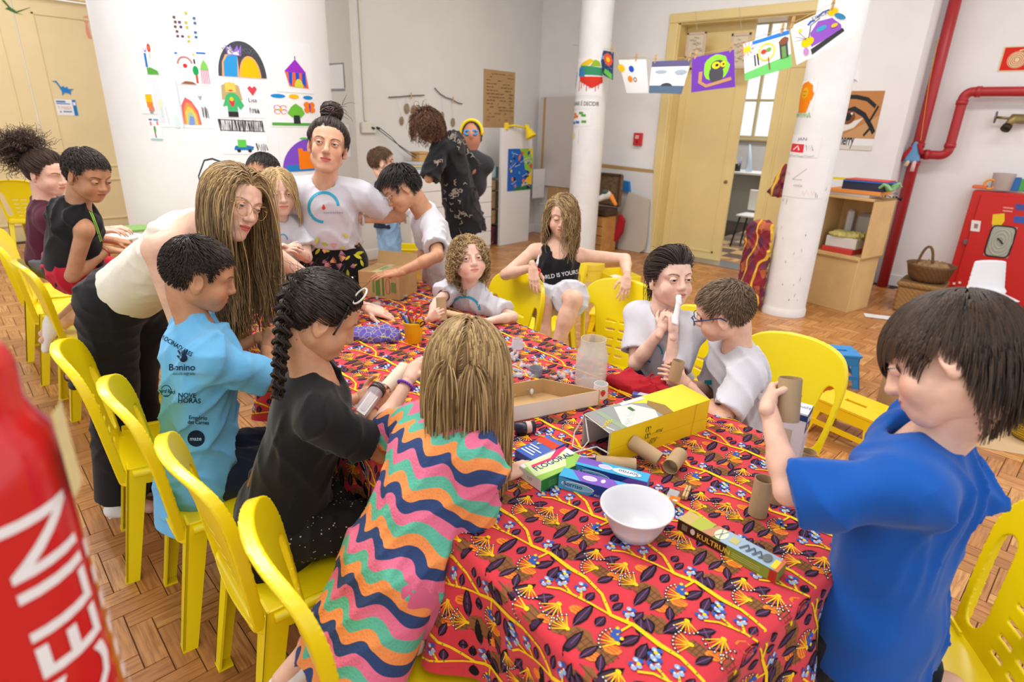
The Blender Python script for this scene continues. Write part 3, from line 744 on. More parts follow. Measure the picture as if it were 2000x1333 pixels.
layer(lambda ox, oy: [ad(c_vein, q) for a, b, w in leaves for q in stroke([(a[0] + ox, a[1] + oy), (b[0] * .85 + a[0] * .15 + ox, b[1] * .85 + a[1] * .15 + oy)], .0016)])
def fan(b, t, ox, oy, part):
 b = np.array(b) + (ox, oy); t = np.array(t) + (ox, oy); d = t - b; out = []
 for k in range(-3, 4):
  a = k * .27; e = b + np.array([d[0] * math.cos(a) - d[1] * math.sin(a), d[0] * math.sin(a) + d[1] * math.cos(a)])
  if part == 0: out += stroke([b, e], [.0035, .0016])
  elif part == 1: out.append(ell(e[0], e[1], .0036, n=6))
  else: out.append(ell(e[0], e[1], .002, n=5))
 return out
layer(lambda ox, oy: [ad(c_ora if k % 2 else c_yel, q) for b, t in fans for k, q in enumerate(fan(b, t, ox, oy, 0))])
layer(lambda ox, oy: [ad(c_blk, q) for b, t in fans for q in fan(b, t, ox, oy, 1)])
layer(lambda ox, oy: [ad(c_wh, q) for b, t in fans for q in fan(b, t, ox, oy, 2)])
layer(lambda ox, oy: [ad(c_yel, q) for b, t in fans for q in [ell(b[0] + ox, b[1] + oy, .006, .0045, 7)]])
main = [(0, 0), (.038, .008), (.091, .003), (.138, -.021), (.181, -.003), (.2412, 0)]
sec = [(.138, -.021), (.096, -.032), (.056, -.046), (.031, -.056), (.012, -.075)]
twigs = [sec, [(.056, -.046), (.023, -.041)], [(.074, -.038), (.055, -.020)], [(.178, -.004), (.176, -.036), (.178, -.049)], [(.168, -.008), (.155, .011)]]
layer(lambda ox, oy: [ad(c_yel, q) for q in stroke(sh(main, ox, oy), [.010, .007, .006, .008, .009, .010])])
layer(lambda ox, oy: [ad(c_yel, q) for tw in twigs for q in stroke(sh(tw, ox, oy), .0045)])
layer(lambda ox, oy: [ad(c_grn, ell(x + ox, y + oy, .0018, .0024, 5)) for x, y in ((.02, .004), (.055, .006), (.075, .005), (.11, -.006), (.085, -.035), (.068, -.042), (.044, -.05), (.038, -.043), (.065, -.03))])
layer(lambda ox, oy: [ad(c_blue if k % 2 else c_lb, ell(b[0] + ox + .007 * math.cos(k * 1.3), b[1] + oy + .011 * math.sin(k * 1.3) , .0058, .005, 7)) for b in blobs for k in range(5)])
layer(lambda ox, oy: [ad(c_wh, ell(b[0] + ox + .006 * math.cos(k * 2 + .5), b[1] + oy + .008 * math.sin(k * 2 + .5), .0022, n=5)) for b in blobs for k in range(3)])
layer(lambda ox, oy: [ad(c_blue, ell(ox + x, oy + y, .009, .006, 8, a)) for x, y, a in ((.172, -.040, .9), (.185, -.05, 1.6), (.176, -.052, 0))])
layer(lambda ox, oy: [ad(c_yel, ell(ox + x, oy + y, .004, n=6)) for x, y in ((.168, -.034), (.19, -.046), (.006, -.02), (.003, -.062))])
pr.build('printed_pattern', tc)

# ================================================================== yellow plastic chairs
M_yel = mat('yellow_plastic', (246, 222, 8), .3, bump=.03, bscale=300, spec=.5, coat=.15)
def poly_sdf(px, pz, poly):
 poly = np.asarray(poly, float); d = np.full(np.broadcast(px, pz).shape, 1e9); ins = np.zeros(d.shape, bool); n = len(poly)
 for i in range(n):
  a, b = poly[i], poly[(i + 1) % n]; e = b - a; wx, wz = px - a[0], pz - a[1]; t = np.clip((wx * e[0] + wz * e[1]) / (e @ e), 0, 1)
  d = np.minimum(d, (wx - t * e[0]) ** 2 + (wz - t * e[1]) ** 2)
  c = (a[1] > pz) != (b[1] > pz); x = (b[0] - a[0]) * (pz - a[1]) / ((b[1] - a[1]) if b[1] != a[1] else 1e-9) + a[0]; ins ^= c & (px < x)
 return np.where(ins, -1, 1) * np.sqrt(d)
def back_y(x, z): t = (z - .43) / .45; return -.185 - .075 * t - .02 * t * t + .05 * (x / .21) ** 2 * (0.35 + .65 * np.clip(t, 0, 1))
def chair_back():
 h = .0037; gx = np.arange(-.235, .236, h); gy = np.arange(-.33, -.09, h); gz = np.arange(.40, .915, h)
 outer = [(-.178, .40), (-.178, .42), (-.205, .62), (-.216, .74), (-.208, .80), (-.185, .845), (-.14, .872), (-.07, .885), (0, .888), (.07, .885), (.14, .872), (.185, .845), (.208, .80), (.216, .74), (.205, .62), (.178, .42), (.178, .40)]
 def smooth(pts, closed=True, it=3):
  q = [np.array(a) for a in pts]
  for _ in range(it): q = [b for i in range(len(q)) for b in (q[i] * .75 + q[(i + 1) % len(q)] * .25, q[i] * .25 + q[(i + 1) % len(q)] * .75)]
  return q
 outer = smooth(outer)
 X, Z = gx[:, None], gz[None, :]; do = poly_sdf(X, Z, outer); d2 = do.copy()
 for sg in (-1, 1):
  hole = [(sg * .150, .475), (sg * .108, .50), (sg * .128, .60), (sg * .140, .68), (sg * .150, .725), (sg * .166, .738), (sg * .181, .72), (sg * .182, .67), (sg * .170, .55)]
  d2 = np.maximum(d2, -(poly_sdf(X, Z, smooth(hole, it=2)) - .006))
 for i, zz in enumerate((.485, .530, .575, .620, .665)):
  for sx in (-1, 1):
   w = .042 + .004 * i
   d2 = np.maximum(d2, -(np.maximum(np.abs(X - sx * (w * .5 + .012)) - w * .5, np.abs(Z - zz) - .005)))
 ys = back_y(gx[:, None, None], gz[None, None, :]); dy = (gy[None, :, None] - ys) * .96
 sh_ = np.maximum(np.abs(dy) - .0042, d2[:, None, :])
 rim = np.maximum(np.abs(do[:, None, :] + .006) - .006, np.abs(dy + .011) - .0145)
 F = np.minimum(sh_, rim).astype(np.float32)
 F[0] = F[-1] = .01; F[:, 0] = F[:, -1] = .01; F[:, :, 0] = F[:, :, -1] = .01
 return snet(F, (gx[0], gy[0], gz[0]), h)
def chair_leg(x, y, top, bx, by, w0=.062, w1=.044, th=.007):
 """L-section plastic leg: one plate faces sideways, one faces front or back"""
 b = MB(); sx, sy = np.sign(x), np.sign(y)
 def plate(p0, p1, q0, q1, n0):
  b.add([p0, p1, q1, q0, p0 + n0, p1 + n0, q1 + n0, q0 + n0], [(0, 1, 2, 3), (7, 6, 5, 4), (0, 4, 5, 1), (1, 5, 6, 2), (2, 6, 7, 3), (3, 7, 4, 0)])
 T = np.array([x, y, top]); B = np.array([bx, by, 0.0])
 plate(T, T + [-sx * w0, 0, 0], B, B + [-sx * w1, 0, 0], np.array([0, -sy * th, 0]))
 plate(T, T + [0, -sy * w0, 0], B, B + [0, -sy * w1, 0], np.array([-sx * th, 0, 0]))
 b.box(B + [-sx * w1 * .5, -sy * w1 * .5, .004], (w1, w1, .008))
 return b
ch0 = thing('plastic_chair', (0, 0, 0), 'yellow plastic chair', 'chair', 'yellow plastic chairs')
v_, f_ = chair_back(); mk('backrest', v_, [f_], M_yel, ch0, smooth=True)
sd = Sdf()
sd.ell((0, 0, .438), (.30, .30, .05), k=.01)
def seat_mesh():
 h = .006; gx = np.arange(-.225, .226, h); gy = np.arange(-.225, .24, h); gz = np.arange(.36, .475, h)
 X, Y, Z = gx[:, None, None], gy[None, :, None], gz[None, None, :]
 w = .196 - .012 * np.clip((-Y) / .2, -1, 1)
 qx = np.abs(X) - w + .05; qy = np.abs(Y - .005) - .205 + .05
 d2 = np.minimum(np.maximum(qx, qy), 0) + np.sqrt(np.maximum(qx, 0) ** 2 + np.maximum(qy, 0) ** 2) - .05
 zt = .438 - .014 * np.exp(-((X / .13) ** 2 + ((Y + .02) / .13) ** 2)) - .02 * np.clip((Y - .13) / .08, 0, 1) ** 2
 top = np.maximum(np.abs(Z - zt) - .0065, d2)
 rim = np.maximum(np.abs(d2 + .007) - .007, np.abs(Z - (zt - .022)) - .026)
 F = np.minimum(top, rim).astype(np.float32); F[0] = F[-1] = .01; F[:, 0] = F[:, -1] = .01; F[:, :, 0] = F[:, :, -1] = .01
 return snet(F, (gx[0], gy[0], gz[0]), h)
v_, f_ = seat_mesh(); mk('seat', v_, [f_], M_yel, ch0, smooth=True)
for sx in (-1, 1):
 chair_leg(sx * .196, .195, .43, sx * .205, .205).build('leg', M_yel, ch0)
 b = chair_leg(sx * .188, -.165, .46, sx * .2, -.245)
 b.build('leg', M_yel, ch0)
 MB().tube([(sx * .19, -.15, .44), (sx * .19, .15, .425)], .014).build('side_rail', M_yel, ch0, smooth=True)
first = [True]
def chair(u, v, rz, label):
 if first[0]:
  first[0] = False; ch0.location = (u, v, 0); ch0.rotation_euler = (0, 0, rz); ch0['label'] = label; return ch0
 return copy_tree(ch0, (u, v, 0), rz, label)
RZ = TAng
chair(-.90, .655, RZ - .10, 'yellow plastic chair nearest the camera, under the striped dress')
chair(-1.37, .665, RZ + .06, 'yellow plastic chair holding the girl in black with polka dot leggings')
chair(-1.86, .675, RZ, 'yellow plastic chair of the boy in the light blue shirt')
chair(-2.31, .66, RZ - .05, 'empty yellow plastic chair beside the leaning woman')
chair(-3.92, .84, RZ + .12, 'yellow plastic chair under the boy in the black sleeveless shirt')
chair(-4.56, .86, RZ, 'yellow plastic chair under the girl with the curly ponytail')
chair(-5.05, .90, RZ - .1, 'empty yellow plastic chair at the far end of the left row')
chair(-2.03, 2.10, PI + RZ + .07, 'yellow plastic chair of the small girl with blond curls')
fH = CV(-.55, 0, .83); tH = onz(1222, 550, .88); fH = nrm(fH * [1, 1, 0])
chair(tH[0] + fH[0] * .27, tH[1] + fH[1] * .27, math.atan2(-fH[0], fH[1]), 'yellow plastic chair turned sideways, its back gripped by the girl in black')
chair(-1.06, 2.23, PI + RZ, 'yellow plastic chair under the girl with pulled-back hair')
chair(-.60, 2.14, PI + RZ + .15, 'yellow plastic chair of the boy with blue glasses')
chair(.04, 1.46, math.radians(119), 'yellow plastic chair under the boy in the royal blue shirt')
chair(-2.28, 2.86, PI + RZ + .25, 'yellow plastic chair under the girl in the black top')
pL = onz(-6, 352, .87); chair(pL[0] - .05, pL[1] + .25, RZ + 1.2, 'yellow plastic chair cut off by the far left edge')
# ================================================================== people: heads, hands, bodies, hair, clothes
def head_sdf(child):
 s = Sdf(); c = 1.0 if child else 0.0
 def L(a, b): return a + (b - a) * c
 s.ell((0, -.018, .035), (.0755, L(.097, .094), L(.085, .083)), k=.02)
 s.ell((0, .034, .042), (.062, .050, .055), k=.02)
 s.ell((0, .026, L(-.036, -.030)), (.060, .060, L(.076, .066)), k=.025)
 for x in (-1, 1):
  s.cone((x * .046, -.002, L(-.055, -.048)), (x * .014, L(.064, .056), L(-.094, -.080)), .022, .017, k=.025)
  s.ell((x * .035, L(.055, .052), L(-.024, -.034)), (L(.026, .031), L(.026, .028), L(.028, .030)), k=.018)
  s.cone((x * .016, L(.081, .078), .027), (x * .048, L(.062, .060), .026), L(.0085, .0075), .0085, k=.018)
 s.ell((0, L(.072, .063), L(-.094, -.079)), (.019, .018, .016), k=.018)
 s.ell((0, L(.074, .067), L(-.062, -.054)), (.030, .022, .024), k=.016)
 for x in (-1, 1): s.ell((x * .0325, .099, .007), (.0225, .019, .0135), k=L(.014, .016), op='s')
 s.cone((0, .086, .012), (0, L(.106, .096), L(-.024, -.020)), .0075, L(.0115, .0115), k=.012)
 s.ell((0, L(.110, .099), L(-.026, -.022)), (.0115, .010, .010), k=.006)
 for x in (-1, 1): s.ell((x * .0115, L(.098, .089), L(-.031, -.026)), (.0085, .010, .008), k=.006)
 zl = L(-.060, -.052); yl = L(.0915, .0845)
 s.ell((0, yl, zl + .0048), (.021, .009, .0052), k=.006); s.ell((0, yl - .001, zl - .0055), (.0185, .0095, .0065), k=.006)
 s.cone((-.019, yl + .010, zl), (.019, yl + .010, zl), .0025, k=.005, op='s')
 for x in (-1, 1):
  R = rotz(-x * .35)
  s.ell((x * .0765, -.010, L(-.004, -.006)), (.0085, .020, .031), R, k=.006)
  s.ell((x * .0845, -.006, L(.002, 0)), (.0065, .011, .018), R, k=.005, op='s')
  s.ell((x * .0755, -.004, L(-.030, -.031)), (.007, .009, .010), k=.006)
 s.cone((0, -.022, -.04), (0, -.028, -.075), .046, .042, k=.03)
 return s.mesh(.0026)
HEADS = {False: head_sdf(False), True: head_sdf(True)}
def skin_mat(name, c, lip=None, brow=(60, 42, 30), blush=.25, browa=1.0, child=False, smile=5.0):
 nm = 'skin_' + name
 w = NT(nm); a = w.attr('hp'); sp = w.n('ShaderNodeSeparateXYZ'); w.put(sp.inputs[0], a.outputs['Vector']); x, y, z = sp.outputs
 ax = w.m1('ABSOLUTE', x); base = lin(c)
 k = w.noise(w.obj(), 22, 3.0); dk = tuple(v * .88 for v in base[:3]) + (1,); lt = tuple(min(1, v * 1.06) for v in base[:3]) + (1,)
 col = w.mix(w.ss(k, .35, .7), lt, dk)
 redd = (min(1, base[0] * 1.02), base[1] * .68, base[2] * .62, 1)
 zc = -.034 if child else -.028
 g = w.m1('ADD', w.m1('POWER', w.m1('DIVIDE', w.m1('SUBTRACT', ax, .042), .024), 2.0), w.m1('POWER', w.m1('DIVIDE', w.m1('SUBTRACT', z, zc), .022), 2.0))
 front = w.ss(y, .03, .05)
 col = w.mix(w.m1('MULTIPLY', w.m1('MULTIPLY', w.ss(g, 1.2, 0.0), blush), front), col, redd)
 zl = -.052 if child else -.060
 dz = w.m1('SUBTRACT', w.m1('SUBTRACT', z, zl), w.m1('MULTIPLY', w.m1('MULTIPLY', x, x), smile))
 e = w.m1('ADD', w.m1('POWER', w.m1('DIVIDE', x, .0235), 2.0), w.m1('POWER', w.m1('DIVIDE', dz, w.m1('MULTIPLY_ADD', w.m1('GREATER_THAN', dz, 0.0), -.002, .0105)), 2.0))
 lipc = lin(lip) if lip else (base[0] * .88, base[1] * .52, base[2] * .50, 1)
 col = w.mix(w.m1('MULTIPLY', w.ss(e, 1.15, .75), front), col, lipc)
 line = w.m1('MULTIPLY', w.ss(w.m1('ABSOLUTE', dz), .0016, .0006), w.ss(ax, .0225, .0195))
 col = w.mix(w.m1('MULTIPLY', w.m1('MULTIPLY', line, front), .85), col, (base[0] * .25, base[1] * .1, base[2] * .08, 1))
 zb = w.m1('MULTIPLY_ADD', w.m1('POWER', w.m1('SUBTRACT', ax, .036), 2.0), -16.0, .0305)
 bm_ = w.m1('MULTIPLY', w.ss(w.m1('ABSOLUTE', w.m1('SUBTRACT', z, zb)), .0042 if not child else .0036, .0016), w.m1('MULTIPLY', w.ss(ax, .011, .016), w.ss(ax, .058, .046)))
 hairn = w.ss(w.noise(w.mapv(a.outputs['Vector'], (300, 300, 900)), 1.0, 2.0), .25, .6)
 col = w.mix(w.m1('MULTIPLY', w.m1('MULTIPLY', bm_, front), w.m1('MULTIPLY', hairn, browa)), col, lin(brow))
 w.col(col); w.b.inputs['Roughness'].default_value = .5; pass
 w.b.inputs['Specular IOR Level'].default_value = .35
 w.bump(w.noise(w.obj(), 500, 2.0), .06, .0006)
 return w.m
M_eye = mat('eye_white', (238, 232, 226), .15); M_pup = mat('pupil', (10, 8, 8), .08); M_lash = mat('lashes', (28, 18, 14), .6)
def eyes(hm, iris, up=16, low=-15, gaze=(0, 0), lash=1.0, child=False):
 """eyeballs with iris rings and lids, head coordinates; material slots 1 white 2 iris 3 pupil 4 lash, 0 skin"""
 V, F, M = [], [], []
 def put(v, f, m):
  n = sum(len(q) for q in V); V.append(v); F.extend([tuple(i + n for i in q) for q in f]); M.extend(m if hasattr(m, '__len__') else [m] * len(f))
 r = .0134 if child else .0128
 for x in (-1, 1):
  c = np.array([x * .0325, .0755 if not child else .0750, .007])
  ang = np.radians([0, 9, 20, 26, 29, 45, 65, 90]); n = 18; v = []; f = []; m = []
  for a in ang:
   for i in range(n):
    t = 2 * PI * i / n; v.append((r * math.sin(a) * math.cos(t), r * math.cos(a), r * math.sin(a) * math.sin(t)))
  for j in range(len(ang) - 1):
   for i in range(n):
    f.append((j * n + i, (j + 1) * n + i, (j + 1) * n + (i + 1) % n, j * n + (i + 1) % n)); m.append(3 if j == 0 else 2 if j < 3 else 3 if j == 3 else 1)
  v = np.array(v); gy, gp = math.radians(gaze[0]), math.radians(gaze[1])
  Rg = rotz(-gy) @ np.array([[1, 0, 0], [0, math.cos(gp), -math.sin(gp)], [0, math.sin(gp), math.cos(gp)]])
  put(v @ Rg.T + c, f, m)
  def lid(f0, f1, rr, mm):
   na, nf = 14, 8; v = []; f = []
   for j in range(nf + 1):
    ph = math.radians(f0 + (f1 - f0) * j / nf)
    for i in range(na + 1):
     a = math.radians(-88 + 176 * i / na); v.append((rr * math.sin(a) * 1.12, rr * math.cos(a) * math.cos(ph), rr * math.cos(a) * math.sin(ph)))
   for j in range(nf):
    for i in range(na):
     a = j * (na + 1) + i; q = (a, a + 1, a + na + 2, a + na + 1); f.append(q if f1 > f0 else q[::-1])
   put(np.array(v) + c, f, mm)
  lid(up, 105, r * 1.07, 0); lid(low, -105, r * 1.07, 0)
  if lash: lid(up - 2, up + 5 * lash, r * 1.12, 4)
 return np.concatenate(V), F, M
def hand_mesh(w, d, nb, side, k=1.0, curl=(25, 30, 20), thumb=(.75, .6, -.25), spread=.06, h=.003, each=None, tcurl=25):
 """wrist point, finger direction, back-of-hand normal, side 'L'/'R'"""
 y = nrm(d); z = nrm(np.asarray(nb, float) - y * np.dot(nb, y)); x = np.cross(y, z); R = np.stack([x, y, z], 1); t = 1 if side == 'L' else -1
 s = Sdf(); W = lambda p: np.asarray(w) + R @ (np.array([p[0] * t, p[1], p[2]]) * k)
 kn = [(.029, .088), (.0095, .093), (-.010, .088), (-.028, .078)]; ln = [(.040, .024, .021), (.044, .027, .022), (.040, .026, .021), (.031, .020, .019)]
 s.cone(W((0, -.03, 0)), W((0, .012, 0)), .023 * k, .024 * k, k=.01)
 for (kx, ky) in kn: s.cone(W((kx * .55, .015, 0)), W((kx, ky, .001)), .0165 * k, .0118 * k, k=.014 * k)
 s.cone(W((.015, .02, -.006)), W((.026, .05, -.008)), .017 * k, .012 * k, k=.012 * k)
 for i, ((kx, ky), l) in enumerate(zip(kn, ln)):
  p = np.array([kx, ky, .001]); c = (each[i] if each else curl); a = 0.0; sp_ = spread * (1.5 - i); r0 = .0092 if i < 3 else .008
  for j in range(3):
   a += math.radians(c[j]); q = p + l[j] * np.array([sp_ * math.cos(a), math.cos(a), -math.sin(a)])
   s.cone(W(p), W(q), (r0 - .0008 * j) * k, (r0 - .0008 * (j + 1)) * k, k=.004 * k); p = q
 td = nrm(thumb); p = np.array([.024, .030, -.006]); a = 0
 for l, r0, r1 in ((.036, .0125, .0105), (.030, .0105, .0095), (.024, .0095, .0075)):
  q = p + l * nrm(td); s.cone(W(p), W(q), r0 * k, r1 * k, k=.006 * k); p = q
  td = nrm(np.array([td[0] - math.sin(math.radians(tcurl)) * .8, td[1] + .25, td[2]]))
 return s.mesh(h)
CR, CRr = np.array([0, -.016, .033]), np.array([.0795, .1015, .0885])
NAPE = [0.0]
def hairline(p, low=0.0):
 y = p[:, 1]; z = np.interp(y, [-.13, -.07, -.035, -.02, .012, .022, .035, .05, .066, .09], [-.075, -.07, -.05, .028, .026, -.004, .028, .058, .073, .083]); return p[:, 2] > z - low - NAPE[0] * (y < -.03)
def hair_mat(name, c0, c1, c2=None, rough=.45):
 nm = 'hair_' + name
 if nm in MATS: return MATS[nm]
 w = NT(nm); f = w.attr('sv').outputs['Fac']; r = w.n('ShaderNodeValToRGB'); w.put(r.inputs[0], f); e = r.color_ramp.elements
 e[0].color = lin(c0); e[1].color = lin(c1)
 if c2: q = e.new(.55); q.color = lin(c2)
 w.col(r.outputs[0]); w.b.inputs['Roughness'].default_value = rough; w.b.inputs['Specular IOR Level'].default_value = .4
 MATS[nm] = w.m; return w.m
def sim(p, d, n, step, grav, g, coll, curl=0.0, cf=.8, seed=0, tie=None, att=.35, jit=.05, comb=None, ramp=5.0, hug=0.0):
 r = np.random.default_rng(seed); N = len(p); p = p.copy(); d = d / (np.linalg.norm(d, axis=1)[:, None] + 1e-9); out = [p.copy()]
 ph = r.uniform(0, 6.28, N)[:, None]; a1 = r.normal(size=(N, 3)); a1 /= np.linalg.norm(a1, axis=1)[:, None]; a2 = np.cross(a1, r.normal(size=(N, 3))); a2 /= np.linalg.norm(a2, axis=1)[:, None] + 1e-9
 step = np.broadcast_to(np.asarray(step, float), (N,))[:, None]; fr = cf * r.uniform(.7, 1.3, N)[:, None]; d = d + r.normal(size=(N, 3)) * jit * 1.5; jd = r.normal(size=(N, 3)) * jit * .06
 for i in range(n):
  if tie is not None: t = tie - p; t /= np.linalg.norm(t, axis=1)[:, None] + 1e-9; d = d * (1 - att) + t * att
  if comb is not None: d = d + comb(p, i)
  if hug:
   e = (p - CR) / CRr ** 2; e /= np.linalg.norm(e, axis=1)[:, None] + 1e-9; o_ = (d * e).sum(1)[:, None]; far = np.clip((p[:, 2:3] + .03) / .05, 0, 1); d = d - e * (np.maximum(o_, 0) * hug + .10 * hug) * far
  d = d + g * grav + jd; d /= np.linalg.norm(d, axis=1)[:, None] + 1e-9; q = p + d * step
  for c, rr in coll:
   e = (q - c) / rr; l = np.linalg.norm(e, axis=1)[:, None]; m = (l < 1)[:, 0]; q[m] = c + rr * (e[m] / (l[m] + 1e-9))
  d = q - p; d /= np.linalg.norm(d, axis=1)[:, None] + 1e-9; p = q
  out.append(p + curl * min(1, i / ramp) * (np.cos(ph + fr * i) * a1 + np.sin(ph + fr * i) * a2))
 return np.stack(out, 1)
def tubes(S_, r0, r1, sv=None, seed=0):
 """N strands (N,k,3) -> three-sided tubes"""
 N, k, _ = S_.shape; T = np.gradient(S_, axis=1); T /= np.linalg.norm(T, axis=2)[..., None] + 1e-9
 ref = np.array([.31, .77, .55]); A = np.cross(T, ref); A /= np.linalg.norm(A, axis=2)[..., None] + 1e-9; B = np.cross(T, A)
 rad = np.linspace(r0, r1, k)[None, :, None]; V = []
 for q in range(3): a = q * 2 * PI / 3; V.append(S_ + rad * (math.cos(a) * A + math.sin(a) * B))
 V = np.stack(V, 2).reshape(-1, 3)
 b = (np.arange(N)[:, None] * k + np.arange(k - 1)[None]).reshape(-1) * 3; F = []
 for q in range(3): F.append(np.stack([b + q, b + (q + 1) % 3, b + 3 + (q + 1) % 3, b + 3 + q], 1))
 if sv is None: sv = np.random.default_rng(seed).uniform(0, 1, N)
 return V, np.concatenate(F), np.repeat(sv, k * 3)
def cap_mesh(off=.004, low=0.0, face=True):
 nu, nv = 56, 40; V = []
 for j in range(nv + 1):
  for i in range(nu):
   a, b = 2 * PI * i / nu, PI * j / nv; V.append(CR + (CRr + off) * np.array([math.sin(b) * math.cos(a), math.sin(b) * math.sin(a), math.cos(b)]))
 V = np.array(V); ok = hairline(V, low); F = []
 for j in range(nv):
  for i in range(nu):
   q = (j * nu + i, (j + 1) * nu + i, (j + 1) * nu + (i + 1) % nu, j * nu + (i + 1) % nu)
   if all(ok[list(q)]): F.append(q)
 return V, np.array(F)
def roots(n, seed, low=0.0, off=.002):
 r = np.random.default_rng(seed); v = r.normal(size=(n * 4, 3)); v /= np.linalg.norm(v, axis=1)[:, None]; p = CR + (CRr + off) * v; p = p[hairline(p, low)][:n]; nn = (p - CR) / CRr ** 2; nn /= np.linalg.norm(nn, axis=1)[:, None]; return p, nn
def tang(v, n): return v - n * (v * n).sum(1)[:, None]
def hair(kind, spec, seed, gl, coll):
 """strands in head coordinates; gl gravity in head coords; coll extra colliders"""
 head = [(CR, CRr + .004)]; fc = [(np.array([0, .075, -.03]), np.array([.072, .062, .088]))]; P_, F_, A_ = [], [], []
 NAPE[0] = spec.get('nape', .012)
 def add(V, F, s): o = sum(len(q) for q in P_); P_.append(V); F_.append(F + o); A_.append(s)
 n = spec.get('n', 1100); low = spec.get('low', 0.0); L = spec.get('len', .035); rad = spec.get('r', .0022); crown = np.array(spec.get('crown', (.01, -.055, .115)))
 V, F = cap_mesh(spec.get('cap', .004), low); add(V, F, np.full(len(V), spec.get('capsv', .15)))
 r = np.random.default_rng(seed)
 if kind in ('short', 'bowl'):
  p, nn = roots(n, seed, low); d = tang(p - crown, nn); d /= np.linalg.norm(d, axis=1)[:, None] + 1e-9
  fwd = np.array(spec.get('dir', (0, .3, 0))); lift = spec.get('lift', .35)
  top = np.clip((p[:, 2] - .05) / .06, 0, 1)[:, None]
  st = L / 6 * r.uniform(.75, 1.2, len(p)) * (spec.get('side', .6) + (1 - spec.get('side', .6)) * np.maximum(top[:, 0], spec.get('back', 0) * np.clip((-.03 - p[:, 1]) / .03, 0, 1)))
  d = d + nn * (lift * .45 * (.2 + .8 * top)) + fwd
  S_ = sim(p, d, 6 if kind == 'short' else 8, st, gl, spec.get('g', .05), [(CR, CRr + .006 + spec.get('vol', 0))] , spec.get('curl', 0), spec.get('cf', 1.4), seed, jit=spec.get('jit', .09), hug=spec.get('hug', .35))
  add(*tubes(S_, rad, rad * .35, seed=seed))
 if kind in ('long', 'curly'):
  p, nn = roots(n, seed, low); part = spec.get('part', 0.0)
  side = np.where(p[:, 0:1] > part, 1.0, -1.0); d = np.stack([side[:, 0] * .55, np.full(len(p), -.45), np.full(len(p), -.1)], 1) + gl * .8
  if 'dir' in spec: d = d * spec.get('pw', .5) + np.array(spec['dir'])
  d = tang(d, nn) + nn * .06
  k = spec.get('k', 16); st = L / k * r.uniform(.8, 1.12, len(p)); S_ = sim(p, d, k, st, gl, spec.get('g', .22), [(CR, CRr + .006 + spec.get('vol', .004))] + (fc if spec.get('face', 1) else []) + coll, spec.get('curl', .004), spec.get('cf', .5), seed, jit=spec.get('jit', .05), ramp=spec.get('ramp', 5.0))
  z = r.uniform(0, 1, len(p)); add(*tubes(S_, rad, rad * .5, z))
 if kind in ('pulled', 'bun', 'pony', 'braid'):
  tie = np.array(spec.get('tie', (0, -.10, .06))); p, nn = roots(n, seed, low); d = tang(tie - p, nn); dist = np.linalg.norm(tie - p, axis=1)
  S_ = sim(p, d + nn * .1, 12, dist * 1.25 / 12, gl, .0, head, spec.get('wavy', .001), .6, seed, tie=tie, att=.3, jit=.03); add(*tubes(S_, rad, rad * .8, seed=seed))
 if kind == 'bun':
  c = np.array(spec['bun']); R0 = spec.get('bunr', .042); m = 150; t = np.linspace(0, 1, 26); S_ = []
  for i in range(m):
   ax = nrm(np.array([0, 0, 1]) + r.normal(size=3) * .45); u = nrm(np.cross(ax, (1, .2, 0))); v = np.cross(ax, u); rr = R0 * r.uniform(.75, 1.05); hgt = r.uniform(-.5, .5) * R0; a0 = r.uniform(0, 6.28)
   an = a0 + t * r.uniform(4, 7); q = math.sqrt(max(.05, 1 - (hgt / R0) ** 2)); S_.append(c + hgt * ax + rr * q * (np.cos(an)[:, None] * u + np.sin(an)[:, None] * v) + ax * (.008 * np.sin(an * 2 + i))[:, None])
  add(*tubes(np.array(S_), .0032, .0022, seed=seed + 1))
  v = r.normal(size=(400, 3)); s = Sdf(); s.ell(c, (R0 * .92,) * 3); a, f = s.mesh(.006); add(a, f, np.full(len(a), .1))
  m = 26; p = c + r.normal(size=(m, 3)) * .025; d = np.stack([r.uniform(-1.2, .2, m), r.uniform(-.5, .5, m), r.uniform(-.1, .7, m)], 1)
  add(*tubes(sim(p, d, 9, r.uniform(.004, .009, m), gl, .12, head, .002, .6, seed + 4), .0016, .0006, seed=seed + 4))
 if kind == 'pony':
  tie = np.array(spec['tie']); m = spec.get('pn', 260); p = tie + r.normal(size=(m, 3)) * .012; d = np.array(spec.get('pd', (0, -1, .2))) + r.normal(size=(m, 3)) * spec.get('psp', .35)
  S_ = sim(p, d, spec.get('pk', 14), spec.get('pl', .2) / 14 * r.uniform(.6, 1.15, m), gl, spec.get('pg', .14), head + coll, spec.get('pcurl', .004), spec.get('pcf', .6), seed + 2); add(*tubes(S_, rad * 1.1, rad * .5, seed=seed + 2))
 if kind == 'braid':
  path = np.array(spec['path'], float); t = np.linspace(0, 1, 60); seg = np.concatenate([[0], np.cumsum(np.linalg.norm(np.diff(path, axis=0), axis=1))]); seg /= seg[-1]
  C_ = np.stack([np.interp(t, seg, path[:, i]) for i in range(3)], 1)
  for _ in range(6): C_[1:-1] = (C_[:-2] + C_[2:] + 2 * C_[1:-1]) / 4
  T = np.gradient(C_, axis=0); T /= np.linalg.norm(T, axis=1)[:, None]; X = np.cross(T, np.array(spec.get('bn', (0, -1, 0)))); X /= np.linalg.norm(X, axis=1)[:, None]; Y = np.cross(X, T)
  w = spec.get('bw', .026) * (1 - .45 * t); S_ = []
